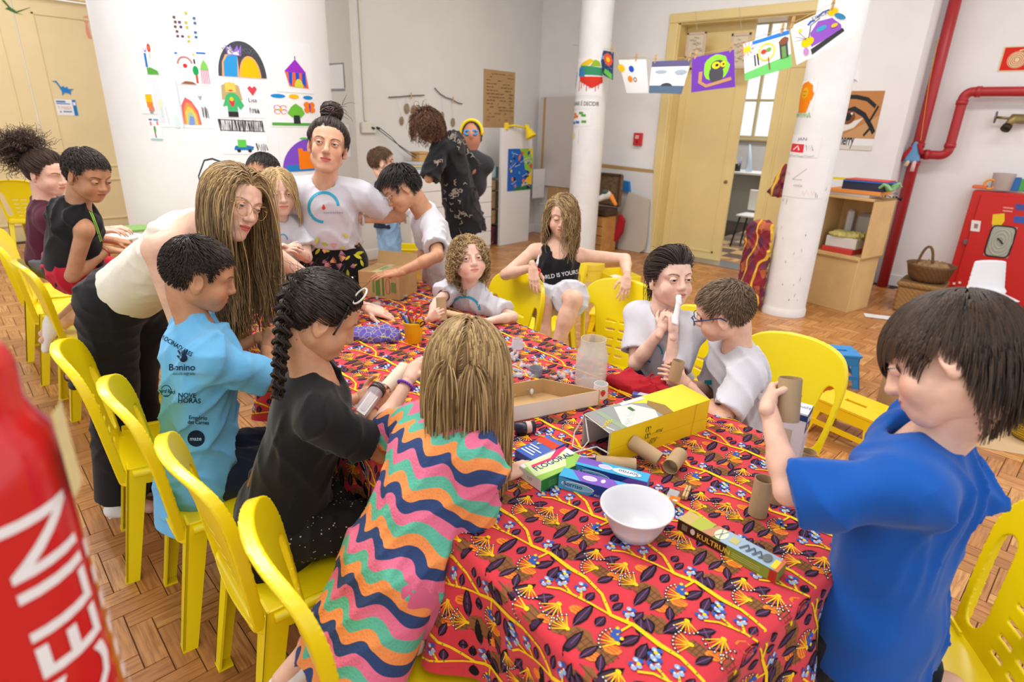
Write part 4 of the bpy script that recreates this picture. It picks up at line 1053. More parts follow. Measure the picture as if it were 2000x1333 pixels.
  for q in range(3):
   ph = 2 * PI * q / 3; an = t * spec.get('turn', 34) + ph; c3 = C_ + X * (w * np.sin(an))[:, None] + Y * (w * .55 * np.sin(2 * an))[:, None]
   for i in range(34):
    o = r.uniform(0, 6.28); rr = math.sqrt(r.uniform(0.1, 1)) * .0165 * (1 - .4 * t) * (1 - .3 * np.abs(np.sin(an))); S_.append(c3 + X * (rr * math.cos(o))[:, None] + Y * (rr * math.sin(o))[:, None] + r.normal(size=(60, 3)) * .0005)
  add(*tubes(np.array(S_), .0030, .0018, seed=seed + 3))
 if spec.get('fly'):
  m = spec['fly']; p, nn = roots(m, seed + 9, low); d = nn * .8 + r.normal(size=(len(p), 3)) * .7
  add(*tubes(sim(p, d, 7, r.uniform(.003, .009, len(p)), gl, .06, head, .004, 1.0, seed + 9), .0009, .0004, seed=seed))
 return np.concatenate(P_), np.concatenate(F_), np.concatenate(A_)
CLOTH = {}
def fabric(name, c, rough=.85, bscale=350, var=.04):
 return mat('fabric_' + name, c, rough, bump=.2, bscale=bscale, var=var, vscale=14, sheen=.15, spec=.2)
def ik(s, w, hint, lu, lf):
 D = np.linalg.norm(w - s); m = lu + lf
 if D > m * .985: f = D / (m * .985); lu *= f; lf *= f
 x = (lu * lu - lf * lf + D * D) / (2 * D); r = math.sqrt(max(lu * lu - x * x, 0)); a = nrm(w - s); h = hint - s; h = h - a * h.dot(a); return s + a * x + nrm(h) * r
PEOPLE = {}
def person(label, hd, nk, pv, face, body, k, skin, hairk, hspec, hcol, child=True, hs=None, hup=None, arms={}, legs='sit', top=None, bottom=None, shoes=None, eye=None, lip=None, brow=(60, 42, 30), seed=0, glasses=None, h=.0075, wd=1.0, blush=.25, browa=1.0, shw=1.0, hipw=1.0, kneel=None):
 pt = lambda q: q if isinstance(q, np.ndarray) else P(*q)
 dr = lambda q: q if isinstance(q, np.ndarray) else CV(*q)
 hd, nk, pv = pt(hd), pt(nk), pt(pv); hs = hs or (.93 if child else 1.0)
 up = nrm(nk - pv); fw = dr(body); right = nrm(np.cross(fw, up)); fw = np.cross(up, right)
 f = nrm(dr(face)); hu = dr(hup) if hup is not None else nrm(nrm(hd - nk) * .6 + np.array([0, 0, .55])); RH = frame(f, hu)
 toW = lambda v: (np.asarray(v) * hs) @ RH.T + hd
 J = {'hd': hd, 'nk': nk, 'pv': pv}; base = pv.copy(); base[2] = 0
 root = thing('person', base, label, 'person')
 lu, lf = .285 * k, .245 * k; sw = .158 * k * shw * wd
 shp = {s: nk - up * .045 * k + right * sw * (1 if s == 'R' else -1) + fw * arms.get(s, {}).get('shf', 0) for s in 'LR'}
 hips = {s: pv + right * .085 * k * hipw * (1 if s == 'R' else -1) for s in 'LR'}
 # ---- joints of arms and legs
 A = {}
 for s in 'LR':
  a = arms.get(s)
  if a is None: el = shp[s] - up * lu + right * .03 * (1 if s == 'R' else -1); wr = el + nrm(fw - up * .2) * lf
  else: wr = pt(a['wr']); el = ik(shp[s], wr, pt(a['el']), lu, lf)
  A[s] = (shp[s], el, wr)
 G = {}
 fh = nrm(np.array([fw[0], fw[1], 0]))
 for s in 'LR':
  hp_ = hips[s]
  if legs == 'sit': kn = hp_ + nrm(fh + np.array([0, 0, -.08])) * .40 * k; an = kn + np.array([0, 0, -.40 * k]) - fh * .03
  elif legs == 'kneel': kn = hp_ + nrm(fh * .75 - EZ * .55) * .40 * k; kn[2] = max(kn[2], .50); an = kn - fh * .36 * k + right * .02; an[2] = .49
  elif legs == 'kneelup': kn = hp_ + nrm(fh * .3 - EZ) * .40 * k; kn[2] = max(kn[2], .50); an = kn - fh * .36 * k + right * .02; an[2] = .49
  elif legs == 'stand': kn = hp_ * np.array([1, 1, 0]) + EZ * (hp_[2] * .53) + fh * .02; an = hp_ * np.array([1, 1, 0]) + EZ * .08 * k
  else: kn, an = pt(legs[s][0]), pt(legs[s][1])
  G[s] = (hp_, kn, an)
 # ---- skin
 sk = Sdf(); rn = .050 * (k * .75 + .25)
 def torso(sd_, o, kk=.03):
  c1 = nk - up * .095 * k; c2 = nk + (pv - nk) * .58
  sd_.econ(c1, c2, right, (.140 * k * wd + o, .098 * k * wd + o), (.122 * k * wd + o, .090 * k * wd + o), k=kk); sd_.econ(c2, pv, right, (.122 * k * wd + o, .090 * k * wd + o), (.150 * k * wd * hipw + o, .112 * k * wd + o), k=kk)
  sd_.cone(shp['L'], shp['R'], .046 * k + o, .046 * k + o, k=kk)
 torso(sk, -.004)
 hb = toW([[0, -.026, -.075]])[0]
 sk.cone(nk - up * .05 * k, hb, rn * 1.12, rn, k=.03); sk.cone(nk - up * .02 * k - fw * .008, toW([[0, -.055, -.042]])[0], rn * .9, rn * .8, k=.035)
 for s in 'LR':
  m = shp[s]; sk.cone(nk + up * .012 * k - fw * .01, m + (nk - m) * .25, .034 * k, .040 * k, k=.035)
  a = A[s]; sk.cone(a[0], a[1], .044 * k, .036 * k, k=.02); sk.cone(a[1], a[1] + (a[2] - a[1]) * .35, .036 * k, .0355 * k, k=.012); sk.cone(a[1] + (a[2] - a[1]) * .3, a[2], .0355 * k, .0235 * k, k=.015)
  g = G[s]; sk.cone(g[0], g[1], .080 * k * wd, .056 * k, k=.03); sk.cone(g[1], g[1] + (g[2] - g[1]) * .4, .055 * k, .053 * k, k=.02); sk.cone(g[1] + (g[2] - g[1]) * .3, g[2], .055 * k, .034 * k, k=.02)
  fd = nrm(fh - EZ * .1) if legs not in ('kneel', 'kneelup') else nrm(-fh * .6 - EZ * .3); sk.cone(g[2] + fd * .0, g[2] + fd * .12 * k - EZ * .02 * k, .034 * k, .026 * k, k=.02)
 V, F = sk.mesh(h); Vs, Fs, Hs, Ms = [V], [F], [np.tile([0, -1.0, 0], (len(V), 1))], [np.zeros(len(F), int)]; nv = len(V)
 HV, HF = HEADS[child]; Vs.append(toW(HV)); Fs.append(HF + nv); Hs.append(HV); Ms.append(np.zeros(len(HF), int)); nv += len(HV)
 for s in 'LR':
  a = arms.get(s, {}); hk = a.get('k', .80 * k + (.08 if child else .15))
  if a.get('nohand'): continue
  d = dr(a['hd']) if 'hd' in a else A[s][2] - A[s][1]; nb = dr(a['nb']) if 'nb' in a else np.cross(nrm(A[s][2] - A[s][1]), right) * -1 + EZ * .5
  v, q = hand_mesh(A[s][2], d, nb, s, hk, a.get('curl', (28, 32, 20)), a.get('th', (.75, .6, -.25)), a.get('sp', .05), a.get('hh', .0032), a.get('each'), a.get('tc', 25))
  Vs.append(v); Fs.append(q + nv); Hs.append(np.tile([0, -1.0, 0], (len(v), 1))); Ms.append(np.zeros(len(q), int)); nv += len(v)
 smt = skin_mat('%d' % seed, skin, lip, brow, blush, browa, child)
 mats = [smt]
 if eye is not None:
  ev, ef, em = eyes(None, None, eye.get('up', 15), eye.get('low', -14), eye.get('gaze', (0, 0)), eye.get('lash', 1.0), child)
  Vs.append(toW(ev)); Fs.append(np.array(ef) + nv); Hs.append(np.tile([0, -1.0, 0], (len(ev), 1))); Ms.append(np.array(em)); nv += len(ev)
  mats += [M_eye, mat('iris_%d_%d_%d' % tuple(eye.get('iris', (70, 44, 26))), eye.get('iris', (70, 44, 26)), .12), M_pup, M_lash]
 me = raw('body', np.concatenate(Vs), [np.concatenate(Fs)], mats, np.concatenate(Ms), True)
 at = me.attributes.new('hp', 'FLOAT_VECTOR', 'POINT'); at.data.foreach_set('vector', np.concatenate(Hs).astype(np.float32).ravel())
 link('body', me, root)
 # ---- hair
 inv = lambda q: (np.asarray(q) - hd) @ RH / hs
 coll = [(inv(shp[s] - up * .01), np.full(3, (.052 * k + .012) / hs)) for s in 'LR'] + [(inv(nk - up * .13 * k), np.full(3, (.115 * k) / hs)), (inv(nk - up * .03 * k), np.full(3, (.07 * k + .012) / hs)), (inv(nk - up * .26 * k), np.full(3, (.118 * k) / hs))]
 if hairk:
  hv, hf, ha = hair(hairk, hspec, seed, np.array([0, 0, -1.0]) @ RH, coll)
  hm = raw('hair', toW(hv), [hf], hair_mat(*hcol), None, True); a2 = hm.attributes.new('sv', 'FLOAT', 'POINT'); a2.data.foreach_set('value', ha.astype(np.float32)); link('hair', hm, root)
 info = dict(root=root, nk=nk, pv=pv, up=up, fw=fw, right=right, A=A, G=G, toW=toW, shp=shp, k=k, RH=RH, hd=hd, hs=hs)
 # ---- top
 if top:
  o = top.get('o', .013); s_ = Sdf(); typ = top['type']; bot = pv - up * top.get('hem', .03) * k; c1 = nk - up * .095 * k; c2 = nk + (pv - nk) * .58; kk = .035
  if typ == 'tee':
   torso(s_, o, kk);
   if top.get('hem', .03) > .05: s_.econ(pv, bot, right, (.150 * k * wd * hipw + o, .112 * k * wd + o), (.155 * k * wd * hipw + o + .008, .118 * k * wd + o + .006), k=.03)
   for s in 'LR':
    m = shp[s]; s_.cone(nk + up * .004 * k - fw * .01, m + (nk - m) * .2, .036 * k + o * .7, .044 * k + o * .8, k=.035)
    a = A[s]; fr = top.get('slv', .62); e = a[0] + (a[1] - a[0]) * fr; s_.cone(a[0], e, .045 * k + o * .8, .050 * k + o + .006, k=.03, cap=True); s_.cone(a[0] + (e - a[0]) * .88, e + (a[1] - a[0]) * .2, .044 * k + .004, .047 * k + .006, k=.004, op='s')
  else:
   s_.econ(c1 - up * top.get('lowtop', .02) * k, c2, right, (.128 * k * wd + o, .098 * k * wd + o), (.122 * k * wd + o, .090 * k * wd + o), k=kk); s_.econ(c2, pv, right, (.122 * k * wd + o, .090 * k * wd + o), (.150 * k * wd * hipw + o, .112 * k * wd + o), k=kk)
   sw_ = top.get('strap', .022) * k
   for sx in (-1, 1):
    pts = [c1 + right * sx * .075 * k + fw * (.085 * k * wd + .002), nk + right * sx * top.get('sx', .088) * k - up * .018 * k + fw * .03 * k, nk + right * sx * top.get('sx', .088) * k - up * .022 * k - fw * .035 * k, c1 + right * sx * .08 * k - fw * (.083 * k * wd)]
    for q in range(3): s_.cone(pts[q], pts[q + 1], sw_, sw_, k=.02)
  nr = top.get('neck', .056) * k; s_.cone(nk - up * .025 * k + fw * top.get('nf', .018) * k, nk + up * .14 * k + fw * top.get('nf', .018) * k, nr, nr * 1.15, k=.012, op='s')
  if typ == 'tank': s_.econ(nk + up * .05 * k + fw * .06 * k, nk - up * top.get('scoop', .06) * k + fw * .10 * k, right, (.07 * k, .06 * k), (.055 * k, .05 * k), k=.015, op='s')
  far = np.full(3, .6); s_.half(bot, -up, bot - far, bot + far, k=.006)
  dsp = wav(seed + 50, top.get('ff', 42), top.get('fa', .0045), 6); fo = folds(seed + 51, 34, top.get('fa', .0045) * 2.4, 5, up)
  V, F = s_.mesh(top.get('h', h), lambda x, y, z: dsp(x, y, z) * .6 + fo(x, y, z))
  so = mk(top.get('name', 'shirt'), V, [F], top['mat'], root, smooth=True); info['shirt'] = so
  if top.get('label'): so['label'] = top['label']
 # ---- bottom
 if bottom:
  o = bottom.get('o', .012); s_ = Sdf(); c2 = nk + (pv - nk) * bottom.get('top', .86); full = bottom.get('len', 1.0)
  s_.econ(c2, pv, right, (.128 * k * wd + o * .3, .094 * k * wd + o * .3), (.150 * k * wd * hipw + o * .6, .112 * k * wd + o * .6), k=.03)
  for s in 'LR':
   g = G[s]; fl = bottom.get('flare', .01)
   if full <= 1.0: e = g[0] + (g[1] - g[0]) * full; s_.cone(g[0], e, .084 * k * wd + o, .064 * k + o + fl, k=.03, cap=True)
   else:
    s_.cone(g[0], g[1], .084 * k * wd + o, .062 * k + o, k=.035); e = g[1] + (g[2] - g[1]) * (full - 1); s_.cone(g[1], e, .060 * k + o, .042 * k + o + fl, k=.03, cap=True)
  dsp = folds(seed + 70, 40, bottom.get('fa', .004) * 2, 5)
  V, F = s_.mesh(bottom.get('h', h), lambda x, y, z: dsp(x, y, z)); bo = mk(bottom.get('name', 'shorts'), V, [F], bottom['mat'], root, smooth=True); info['pants'] = bo
  if bottom.get('label'): bo['label'] = bottom['label']
 if shoes:
  for s in 'LR':
   g = G[s]; an = g[2]; fd = nrm(dr(shoes['dir'])) if 'dir' in shoes else fh; L = .235 * k; z0 = an[2] - .075 * k
   sd_ = Sdf(); c = an + fd * .055 * k - EZ * .045 * k
   dn = nrm(np.cross(np.cross(fd, EZ), fd)) if abs(fd[2]) < .9 else fh
   sd_.cone(an - EZ * .01 - fd * .01, an - dn * .035 * k + fd * .02 * k, .040 * k, .042 * k, k=.02); sd_.econ(an - dn * .05 * k - fd * .03 * k, an - dn * .055 * k + fd * .15 * k, np.cross(fd, dn), (.040 * k, .036 * k), (.042 * k, .028 * k), k=.03)
   V, F = sd_.mesh(.006); so = mk('shoe', V, [F], shoes['mat'], root, smooth=True)
   if shoes.get('sole'):
    ss_ = Sdf(); ss_.econ(an - dn * .085 * k - fd * .035 * k, an - dn * .085 * k + fd * .155 * k, np.cross(fd, dn), (.044 * k, .012 * k), (.044 * k, .012 * k), k=.01); V, F = ss_.mesh(.005); mk('sole', V, [F], shoes['sole'], so, smooth=True)
 if glasses:
  b = MB(); rr = glasses.get('r', .023); yf = .112 if not child else .108
  n = 20
  for x in (-1, 1):
   ring = [(x * .034 + rr * math.cos(2 * PI * i / n) * glasses.get('wx', 1.0), yf - .012 * abs(math.cos(2 * PI * i / n)) * (1 if math.cos(2 * PI * i / n) * x > 0 else 0), .002 + rr * glasses.get('wz', .95) * math.sin(2 * PI * i / n)) for i in range(n)]
   b.tube(toW(ring), glasses.get('t', .0011) * hs, 0, 6, closed=True)
   b.tube(toW([(x * (.034 + rr * glasses.get('wx', 1.0)), yf - .012, .008), (x * .074, .05, .012), (x * .083, -.005, .012), (x * .081, -.022, -.004)]), glasses.get('t2', .0013) * hs, 0, 6)
  b.tube(toW([(-.034 + rr, yf, .006), (0, yf + .004, .010), (.034 - rr, yf, .006)]), glasses.get('t', .0011) * hs, 0, 6)
  b.build('glasses', glasses['mat'], root, smooth=True)
 PEOPLE[seed] = info; return info
def on_body(so, origin, ex, ey, dirn, off=.0018):
 """map flat print (metres along ex, ey) onto a garment by casting along dirn"""
 bm = bmesh.new(); bm.from_mesh(so.data); tree = BVHTree.FromBMesh(bm); bm.free(); d = Vector(nrm(dirn)); o = np.asarray(origin, float)
 def f(x, y, z):
  out = []
  for a, b, c in zip(x, y, z):
   p = o + ex * a + ey * b; hit, n, i, ds = tree.ray_cast(Vector(p - np.array(d) * .5), d)
   q = np.array(hit) if hit is not None else p
   out.append(q - np.array(d) * (off + c))
  return np.array(out)
 return f
# ================================================================== the people
LIGHT, LIGHT2, MED, TAN = (236, 190, 166), (240, 200, 180), (206, 152, 118), (196, 142, 106)
F_white = fabric('white_tee', (214, 214, 223)); F_black = fabric('black', (24, 24, 28)); F_lblue = fabric('light_blue', (112, 188, 236)); F_royal = fabric('royal_blue', (20, 88, 178)); F_cream = fabric('cream_rib', (232, 226, 210), bscale=200)
F_maroon = fabric('maroon', (88, 30, 54)); F_red = fabric('red', (190, 30, 48)); F_navy = fabric('navy', (28, 36, 56)); F_denim = fabric('denim', (136, 172, 208), var=.15); F_char = fabric('charcoal', (50, 50, 54)); F_greyw = fabric('pale_grey', (214, 216, 226))
M_shoew = mat('white_shoe', (236, 234, 230), .5, bump=.2, bscale=90); M_sole = mat('pale_sole', (224, 222, 216), .6); M_shoek = mat('black_shoe', (26, 26, 28), .5)
F_navypants = fabric('dark_knit', (30, 36, 42), var=.3)
def leafy_hair(): pass
B_TEE = dict(type='tee', mat=F_white)
# --- boy in light blue (seen from behind)
bt = person('boy in a light blue sponsor T-shirt seated with his back to camera', (392, 541, 1.70), (392, 645, 1.75), (386, 922, 1.90), (.80, -.20, -.50), E2, .80, TAN, 'short', dict(n=2600, len=.034, r=.0019, crown=(0, -.06, .11), dir=(0, .25, .1), lift=.55, side=.22, capsv=.12, cap=.002), ('dark_brown', (22, 17, 15), (66, 52, 44)),
   arms=dict(R=dict(el=(530, 790, 1.72), wr=(520, 680, 1.96), hd=(.2, .9, -.1), curl=(60, 60, 40)), L=dict(el=(400, 730, 2.05), wr=(498, 662, 2.06), hd=(.9, .3, -.1), curl=(50, 60, 40))),
   top=dict(type='tee', mat=F_lblue, hem=.20, slv=.8, fa=.005, h=.0065), bottom=dict(mat=F_navy, len=.8), shoes=dict(mat=M_shoek), seed=1, h=.0065, hs=.97, wd=1.2)
# --- girl in black with braid
M_dots = NT('dotted_leggings'); vv = M_dots.n('ShaderNodeTexVoronoi', feature='F1'); vv.inputs['Scale'].default_value = 75; M_dots.put(vv.inputs['Vector'], M_dots.obj())
M_dots.col(M_dots.mix(M_dots.ss(vv.outputs['Distance'], .20, .14), lin((26, 26, 28)), lin((222, 214, 190)))); M_dots.b.inputs['Roughness'].default_value = .85
bg_ = person('girl in a black T-shirt with a dark braid kneeling on her chair', (627, 622, 1.47), (624, 740, 1.50), (550, 1005, 1.63), (.74, -.42, -.50), E2 + np.array([.35, 0, 0]), .80, MED, 'braid', dict(n=2600, r=.0019, tie=(-.01, -.098, .045), low=.004, path=[(.01, -.100, .075), (.03, -.108, .02), (.055, -.088, -.05), (.072, -.065, -.11), (.080, -.04, -.17), (.085, -.015, -.225)], bn=(0, -1, .2), bw=.027, turn=24, fly=120, wavy=.0015, capsv=.1), ('black_brown', (20, 16, 15), (70, 56, 48)),
             arms=dict(R=dict(el=(745, 900, 1.48), wr=(722, 800, 1.66), hd=(.55, .45, -.3), nb=(.3, -.3, .9), curl=(35, 40, 25)), L=dict(el=(660, 830, 1.85), wr=(700, 778, 1.82), hd=(.9, .3, 0), nb=(0, -.6, -.8), curl=(20, 20, 15))),
             legs='kneel', top=dict(type='tee', mat=F_black, hem=.16, slv=.68, fa=.0035, h=.0065), bottom=dict(mat=M_dots.m, len=1.9, name='leggings', flare=.004), shoes=dict(mat=mat('grey_weave_shoe', (176, 172, 160), .8, bump=.6, bscale=160), sole=M_sole, dir=-E2 * .8 - EZ * .35), seed=2, h=.0065, hs=.98, wd=1.16)
# --- girl in crochet dress
def dress_mat(pv, up, right):
 w = NT('crochet_zigzag'); o = w.obj(); vm = w.n('ShaderNodeVectorMath', operation='DOT_PRODUCT'); w.put(vm.inputs[0], o); vm.inputs[1].default_value = tuple(up)
 vs = w.n('ShaderNodeVectorMath', operation='DOT_PRODUCT'); w.put(vs.inputs[0], o); vs.inputs[1].default_value = tuple(right)
 t = w.m1('SUBTRACT', vm.outputs['Value'], float(np.dot(pv, up))); s = vs.outputs['Value']
 z = w.m1('MULTIPLY', w.m1('SINE', w.m1('MULTIPLY', s, 2 * PI / .082)), .014)
 b = w.m1('FRACT', w.m1('DIVIDE', w.m1('ADD', w.m1('ADD', t, z), 2.0), .108)); r = w.n('ShaderNodeValToRGB'); r.color_ramp.interpolation = 'CONSTANT'; w.put(r.inputs[0], b); e = r.color_ramp.elements
 e[0].position = 0; e[0].color = lin((46, 70, 120)); e[1].position = .25; e[1].color = lin((244, 152, 84))
 for p, c in ((.5, (96, 188, 162)), (.75, (232, 116, 152))): q = e.new(p); q.color = lin(c)
 hole = w.n('ShaderNodeTexVoronoi', feature='F1'); hole.inputs['Scale'].default_value = 160; w.put(hole.inputs['Vector'], o)
 w.col(w.mix(w.m1('MULTIPLY', w.ss(hole.outputs['Distance'], .3, .12), .18), r.outputs[0], lin((40, 36, 40)))); w.b.inputs['Roughness'].default_value = .95; w.bump(hole.outputs['Distance'], .5, .002); return w.m
dpv, dnk = P(768, 1105, 1.31), P(880, 838, 1.34); dup = nrm(dnk - dpv); dfw = nrm(E2 * 1.0 + np.array([-.05, 0, 0])); dri = nrm(np.cross(dfw, dup))
dg_ = person('girl with long blond hair in a striped crochet dress', (912, 728, 1.33), dnk, dpv, (.05, -.40, -.91), dfw, .76, LIGHT, 'long', dict(n=2600, len=.34, r=.0019, g=.75, part=.01, pw=.6, dir=(0, -.8, 0), k=18, curl=.003, cf=.35, vol=.006, jit=.05, capsv=.3, low=.005), ('dark_blond', (110, 84, 54), (206, 176, 120), (162, 130, 84)),
             arms=dict(L=dict(el=(762, 830, 1.55), wr=(797, 745, 1.66), hd=(.25, .8, -.5), curl=(25, 30, 20)), R=dict(el=(925, 985, 1.32), wr=(985, 930, 1.46), hd=(.8, .3, -.2), curl=(25, 25, 20))),
             legs='kneelup', hup=(.05, .93, -.36), top=dict(type='tee', mat=dress_mat(dpv, dup, dri), hem=.34, slv=.72, name='crochet_dress', o=.016, fa=.004, h=.0065, neck=.07), bottom=dict(mat=fabric('pink', (214, 104, 140)), len=.9), shoes=dict(mat=M_shoew, dir=-E2 * .8 - EZ * .3), seed=3, h=.0065, hs=1.0, wd=1.1)
# --- leaning woman
lw = person('woman with long blond hair and glasses leaning over the table', (455, 396, 1.82), (392, 447, 1.93), (252, 572, 2.22), (.82, -.38, .42), (.38, -.86, -.34), 1.0, LIGHT, 'long', dict(n=3000, len=.50, r=.0021, g=.8, part=.0, pw=.35, dir=(0, -1.1, .1), k=20, curl=.009, cf=.42, vol=.006, jit=.06, capsv=.35, ramp=8), ('honey', (98, 76, 54), (206, 172, 116), (152, 122, 82)), child=False, hs=.97,
   hup=(.30, .92, .1), arms=dict(L=dict(el=(600, 545, 2.30), wr=(712, 600, 2.56), hd=(.92, -.28, -.2), nb=(.1, .8, .5), curl=(10, 18, 12), each=[(2, 10, 8), (8, 14, 10), (14, 20, 14), (18, 24, 16)], sp=.09), R=dict(el=(330, 640, 1.9), wr=(440, 700, 2.15))),
   legs=dict(L=((262, 740, 2.45), (282, 958, 2.55)), R=((222, 750, 2.25), (240, 975, 2.40))), top=dict(type='tank', mat=F_cream, hem=.0, scoop=.05, strap=.015, sx=.10, fa=.0015, name='tank_top', h=.0075, neck=.06), bottom=dict(mat=F_black, len=1.96, o=.024, flare=.035, name='trousers', fa=.004), shoes=dict(mat=M_shoew, sole=M_sole, dir=(.75, -.1, -.5)),
   eye=dict(iris=(96, 110, 100), up=9, low=-14, gaze=(0, -12)), lip=(202, 98, 92), brow=(120, 88, 60), seed=4, h=.0075, hipw=1.1, glasses=dict(mat=mat('gold_wire', (196, 160, 104), .25, .9), r=.025, t=.0010), browa=.8)
# --- standing woman with bun
stw = person('smiling woman with a dark top bun standing behind the table', (640, 288, 2.66), (636, 360, 2.75), (650, 510, 2.98), (.26, -.20, .94), (.12, 0, .99), .98, (222, 170, 140), 'bun', dict(n=2200, r=.0018, tie=(0, -.055, .118), bun=(0, -.048, .158), bunr=.046, capsv=.1, wavy=.0005), ('espresso', (24, 18, 17), (78, 58, 50)), child=False, hs=1.08,
             arms=dict(L=dict(el=(790, 398, 2.95), wr=(694, 428, 2.90), hd=(-.75, -.5, -.35), nb=(.5, .2, .8), curl=(50, 60, 40)), R=dict(el=(530, 450, 2.85), wr=(560, 540, 2.85))), legs='stand', hup=(.14, .97, .12),
             top=dict(type='tee', mat=F_white, hem=-.12, slv=.60, fa=.004, o=.015), bottom=dict(mat=F_black, len=1.9, o=.022, name='floral_trousers', top=.6), shoes=dict(mat=M_shoek), eye=dict(iris=(64, 44, 34), up=14, low=-13, gaze=(12, -6), lash=1.5), lip=(196, 92, 92), brow=(30, 22, 18), seed=5, h=.0075, shw=1.05)
# --- teen boy at the table end
te = person('older boy with glasses in a white T-shirt bending over a cardboard box', (783, 372, 2.88), (832, 418, 3.0), (872, 572, 3.25), (-.70, -.64, .22), (-.9, -.2, .25), .86, MED, 'short', dict(n=2400, len=.05, r=.0022, crown=(0, -.07, .105), dir=(0, .35, .05), lift=.4, side=.5, vol=.004, capsv=.1), ('black', (18, 16, 18), (58, 50, 50)),
   arms=dict(L=dict(el=(862, 512, 2.72), wr=(778, 533, 2.72), hd=(-.95, -.1, 0), nb=(0, .8, .55), curl=(8, 12, 8), sp=.1), R=dict(el=(850, 500, 3.05), wr=(770, 520, 3.05), curl=(10, 12, 8), hd=(-.9, -.1, 0), nb=(0, .8, .5))), legs='stand', hup=(-.4, .85, .2),
   top=dict(type='tee', mat=F_white, hem=.12, slv=.75, fa=.005), bottom=dict(mat=F_navy, len=1.9), shoes=dict(mat=M_shoek), eye=dict(up=-4, low=-16, gaze=(0, -25)), seed=6, h=.0075, hs=.97, glasses=dict(mat=mat('clear_frame', (190, 200, 206), .2), r=.022, t=.0016, wz=.8))
# --- small girl with curls
cu = person('small girl with blond curls looking up from the table', (917, 510, 2.62), (917, 563, 2.72), (925, 665, 3.0), (.30, -.06, .95), -E2 + np.array([.1, 0, 0]), .66, LIGHT2, 'curly', dict(n=1200, len=.14, r=.0019, g=.6, k=18, curl=.016, cf=1.5, vol=.006, jit=.1, dir=(0, -.5, 0), capsv=.35, part=.0, fly=60), ('ash_blond', (128, 100, 68), (222, 194, 142), (180, 148, 100)),
   arms=dict(R=dict(el=(815, 612, 2.62), wr=(840, 622, 2.46), hd=(.6, .3, .5), nb=(-.6, -.3, .6), curl=(45, 55, 35), th=(.5, .6, -.6)), L=dict(el=(1012, 618, 2.62), wr=(952, 628, 2.50), hd=(-.9, -.1, .3), nb=(0, .9, .4), curl=(12, 18, 10))),
   top=dict(type='tee', mat=F_white, hem=.1, slv=.72, fa=.004), bottom=dict(mat=F_greyw, len=.8), shoes=dict(mat=M_shoew), eye=dict(iris=(86, 62, 40), up=17, low=-15, gaze=(22, 0)), brow=(150, 112, 76), seed=7, h=.007, hs=.92, browa=.7, blush=.45)
# --- girl in black tank top
bk = person('girl in a black cropped top holding red scissors', (1097, 424, 3.02), (1092, 482, 3.06), (1080, 578, 3.16), (-.04, -.46, .88), (.02, -.1, .99), .82, LIGHT, 'curly', dict(n=1500, len=.30, r=.002, g=.7, k=18, curl=.012, cf=.9, vol=.004, jit=.08, dir=(-.7, -.4, 0), pw=.5, part=.04, capsv=.3, fly=70), ('light_brown', (112, 88, 60), (210, 178, 122), (160, 130, 90)),
   arms=dict(R=dict(el=(1005, 520, 3.02), wr=(1040, 523, 2.84), hd=(.12, -.98, .1), nb=(.0, -.1, 1), curl=(8, 12, 10), sp=.02), L=dict(el=(1230, 505, 3.04), wr=(1225, 540, 2.88), hd=(-.2, -.95, .2), nb=(.2, .1, .95), curl=(12, 15, 10), sp=.08)),
   legs=dict(R=((1062, 600, 2.95), (1055, 760, 2.98)), L=((1120, 585, 2.80), (1082, 690, 2.85))), top=dict(type='tank', mat=F_black, hem=.01, scoop=.02, strap=.024, sx=.085, fa=.0025, name='cropped_top', neck=.075), bottom=dict(mat=F_greyw, len=.75, o=.02, flare=.02), shoes=dict(mat=M_shoew), eye=dict(up=-8, low=-18, gaze=(0, -30)), brow=(112, 84, 60), seed=8, h=.0075, hs=.95, hup=(.06, .85, .45), wd=1.05)
# --- girl with pulled-back hair
wg = person('girl with pulled-back dark hair holding a white tissue to her nose', (1308, 546, 2.13), (1296, 613, 2.18), (1290, 745, 2.32), (.30, -.22, .93), -E2 + np.array([.15, 0, 0]), .76, LIGHT2, 'pony', dict(n=2200, r=.0017, tie=(.0, -.108, .02), low=.012, pd=(-.5, -.5, -.6), pl=.14, psp=.2, pg=.3, pn=140, capsv=.12, wavy=.0005, fly=30), ('dark_hair', (30, 24, 22), (92, 76, 66)),
   arms=dict(L=dict(el=(1292, 735, 2.05), wr=(1315, 650, 2.06), hd=(.05, .96, -.2), nb=(.6, -.1, .8), curl=(55, 60, 40), th=(.3, .8, -.5)), R=dict(el=(1248, 735, 2.16), wr=(1292, 645, 2.10), hd=(.35, .9, 0), nb=(-.5, .2, .8), curl=(45, 55, 40))), hup=(-.04, .96, .1),
   top=dict(type='tee', mat=F_white, hem=.1, slv=.74, fa=.004), bottom=dict(mat=F_navy, len=.9), shoes=dict(mat=M_shoew), eye=dict(iris=(58, 40, 28), up=10, low=-14, gaze=(10, -14)), brow=(88, 64, 48), seed=9, h=.007, hs=.96, blush=.4)
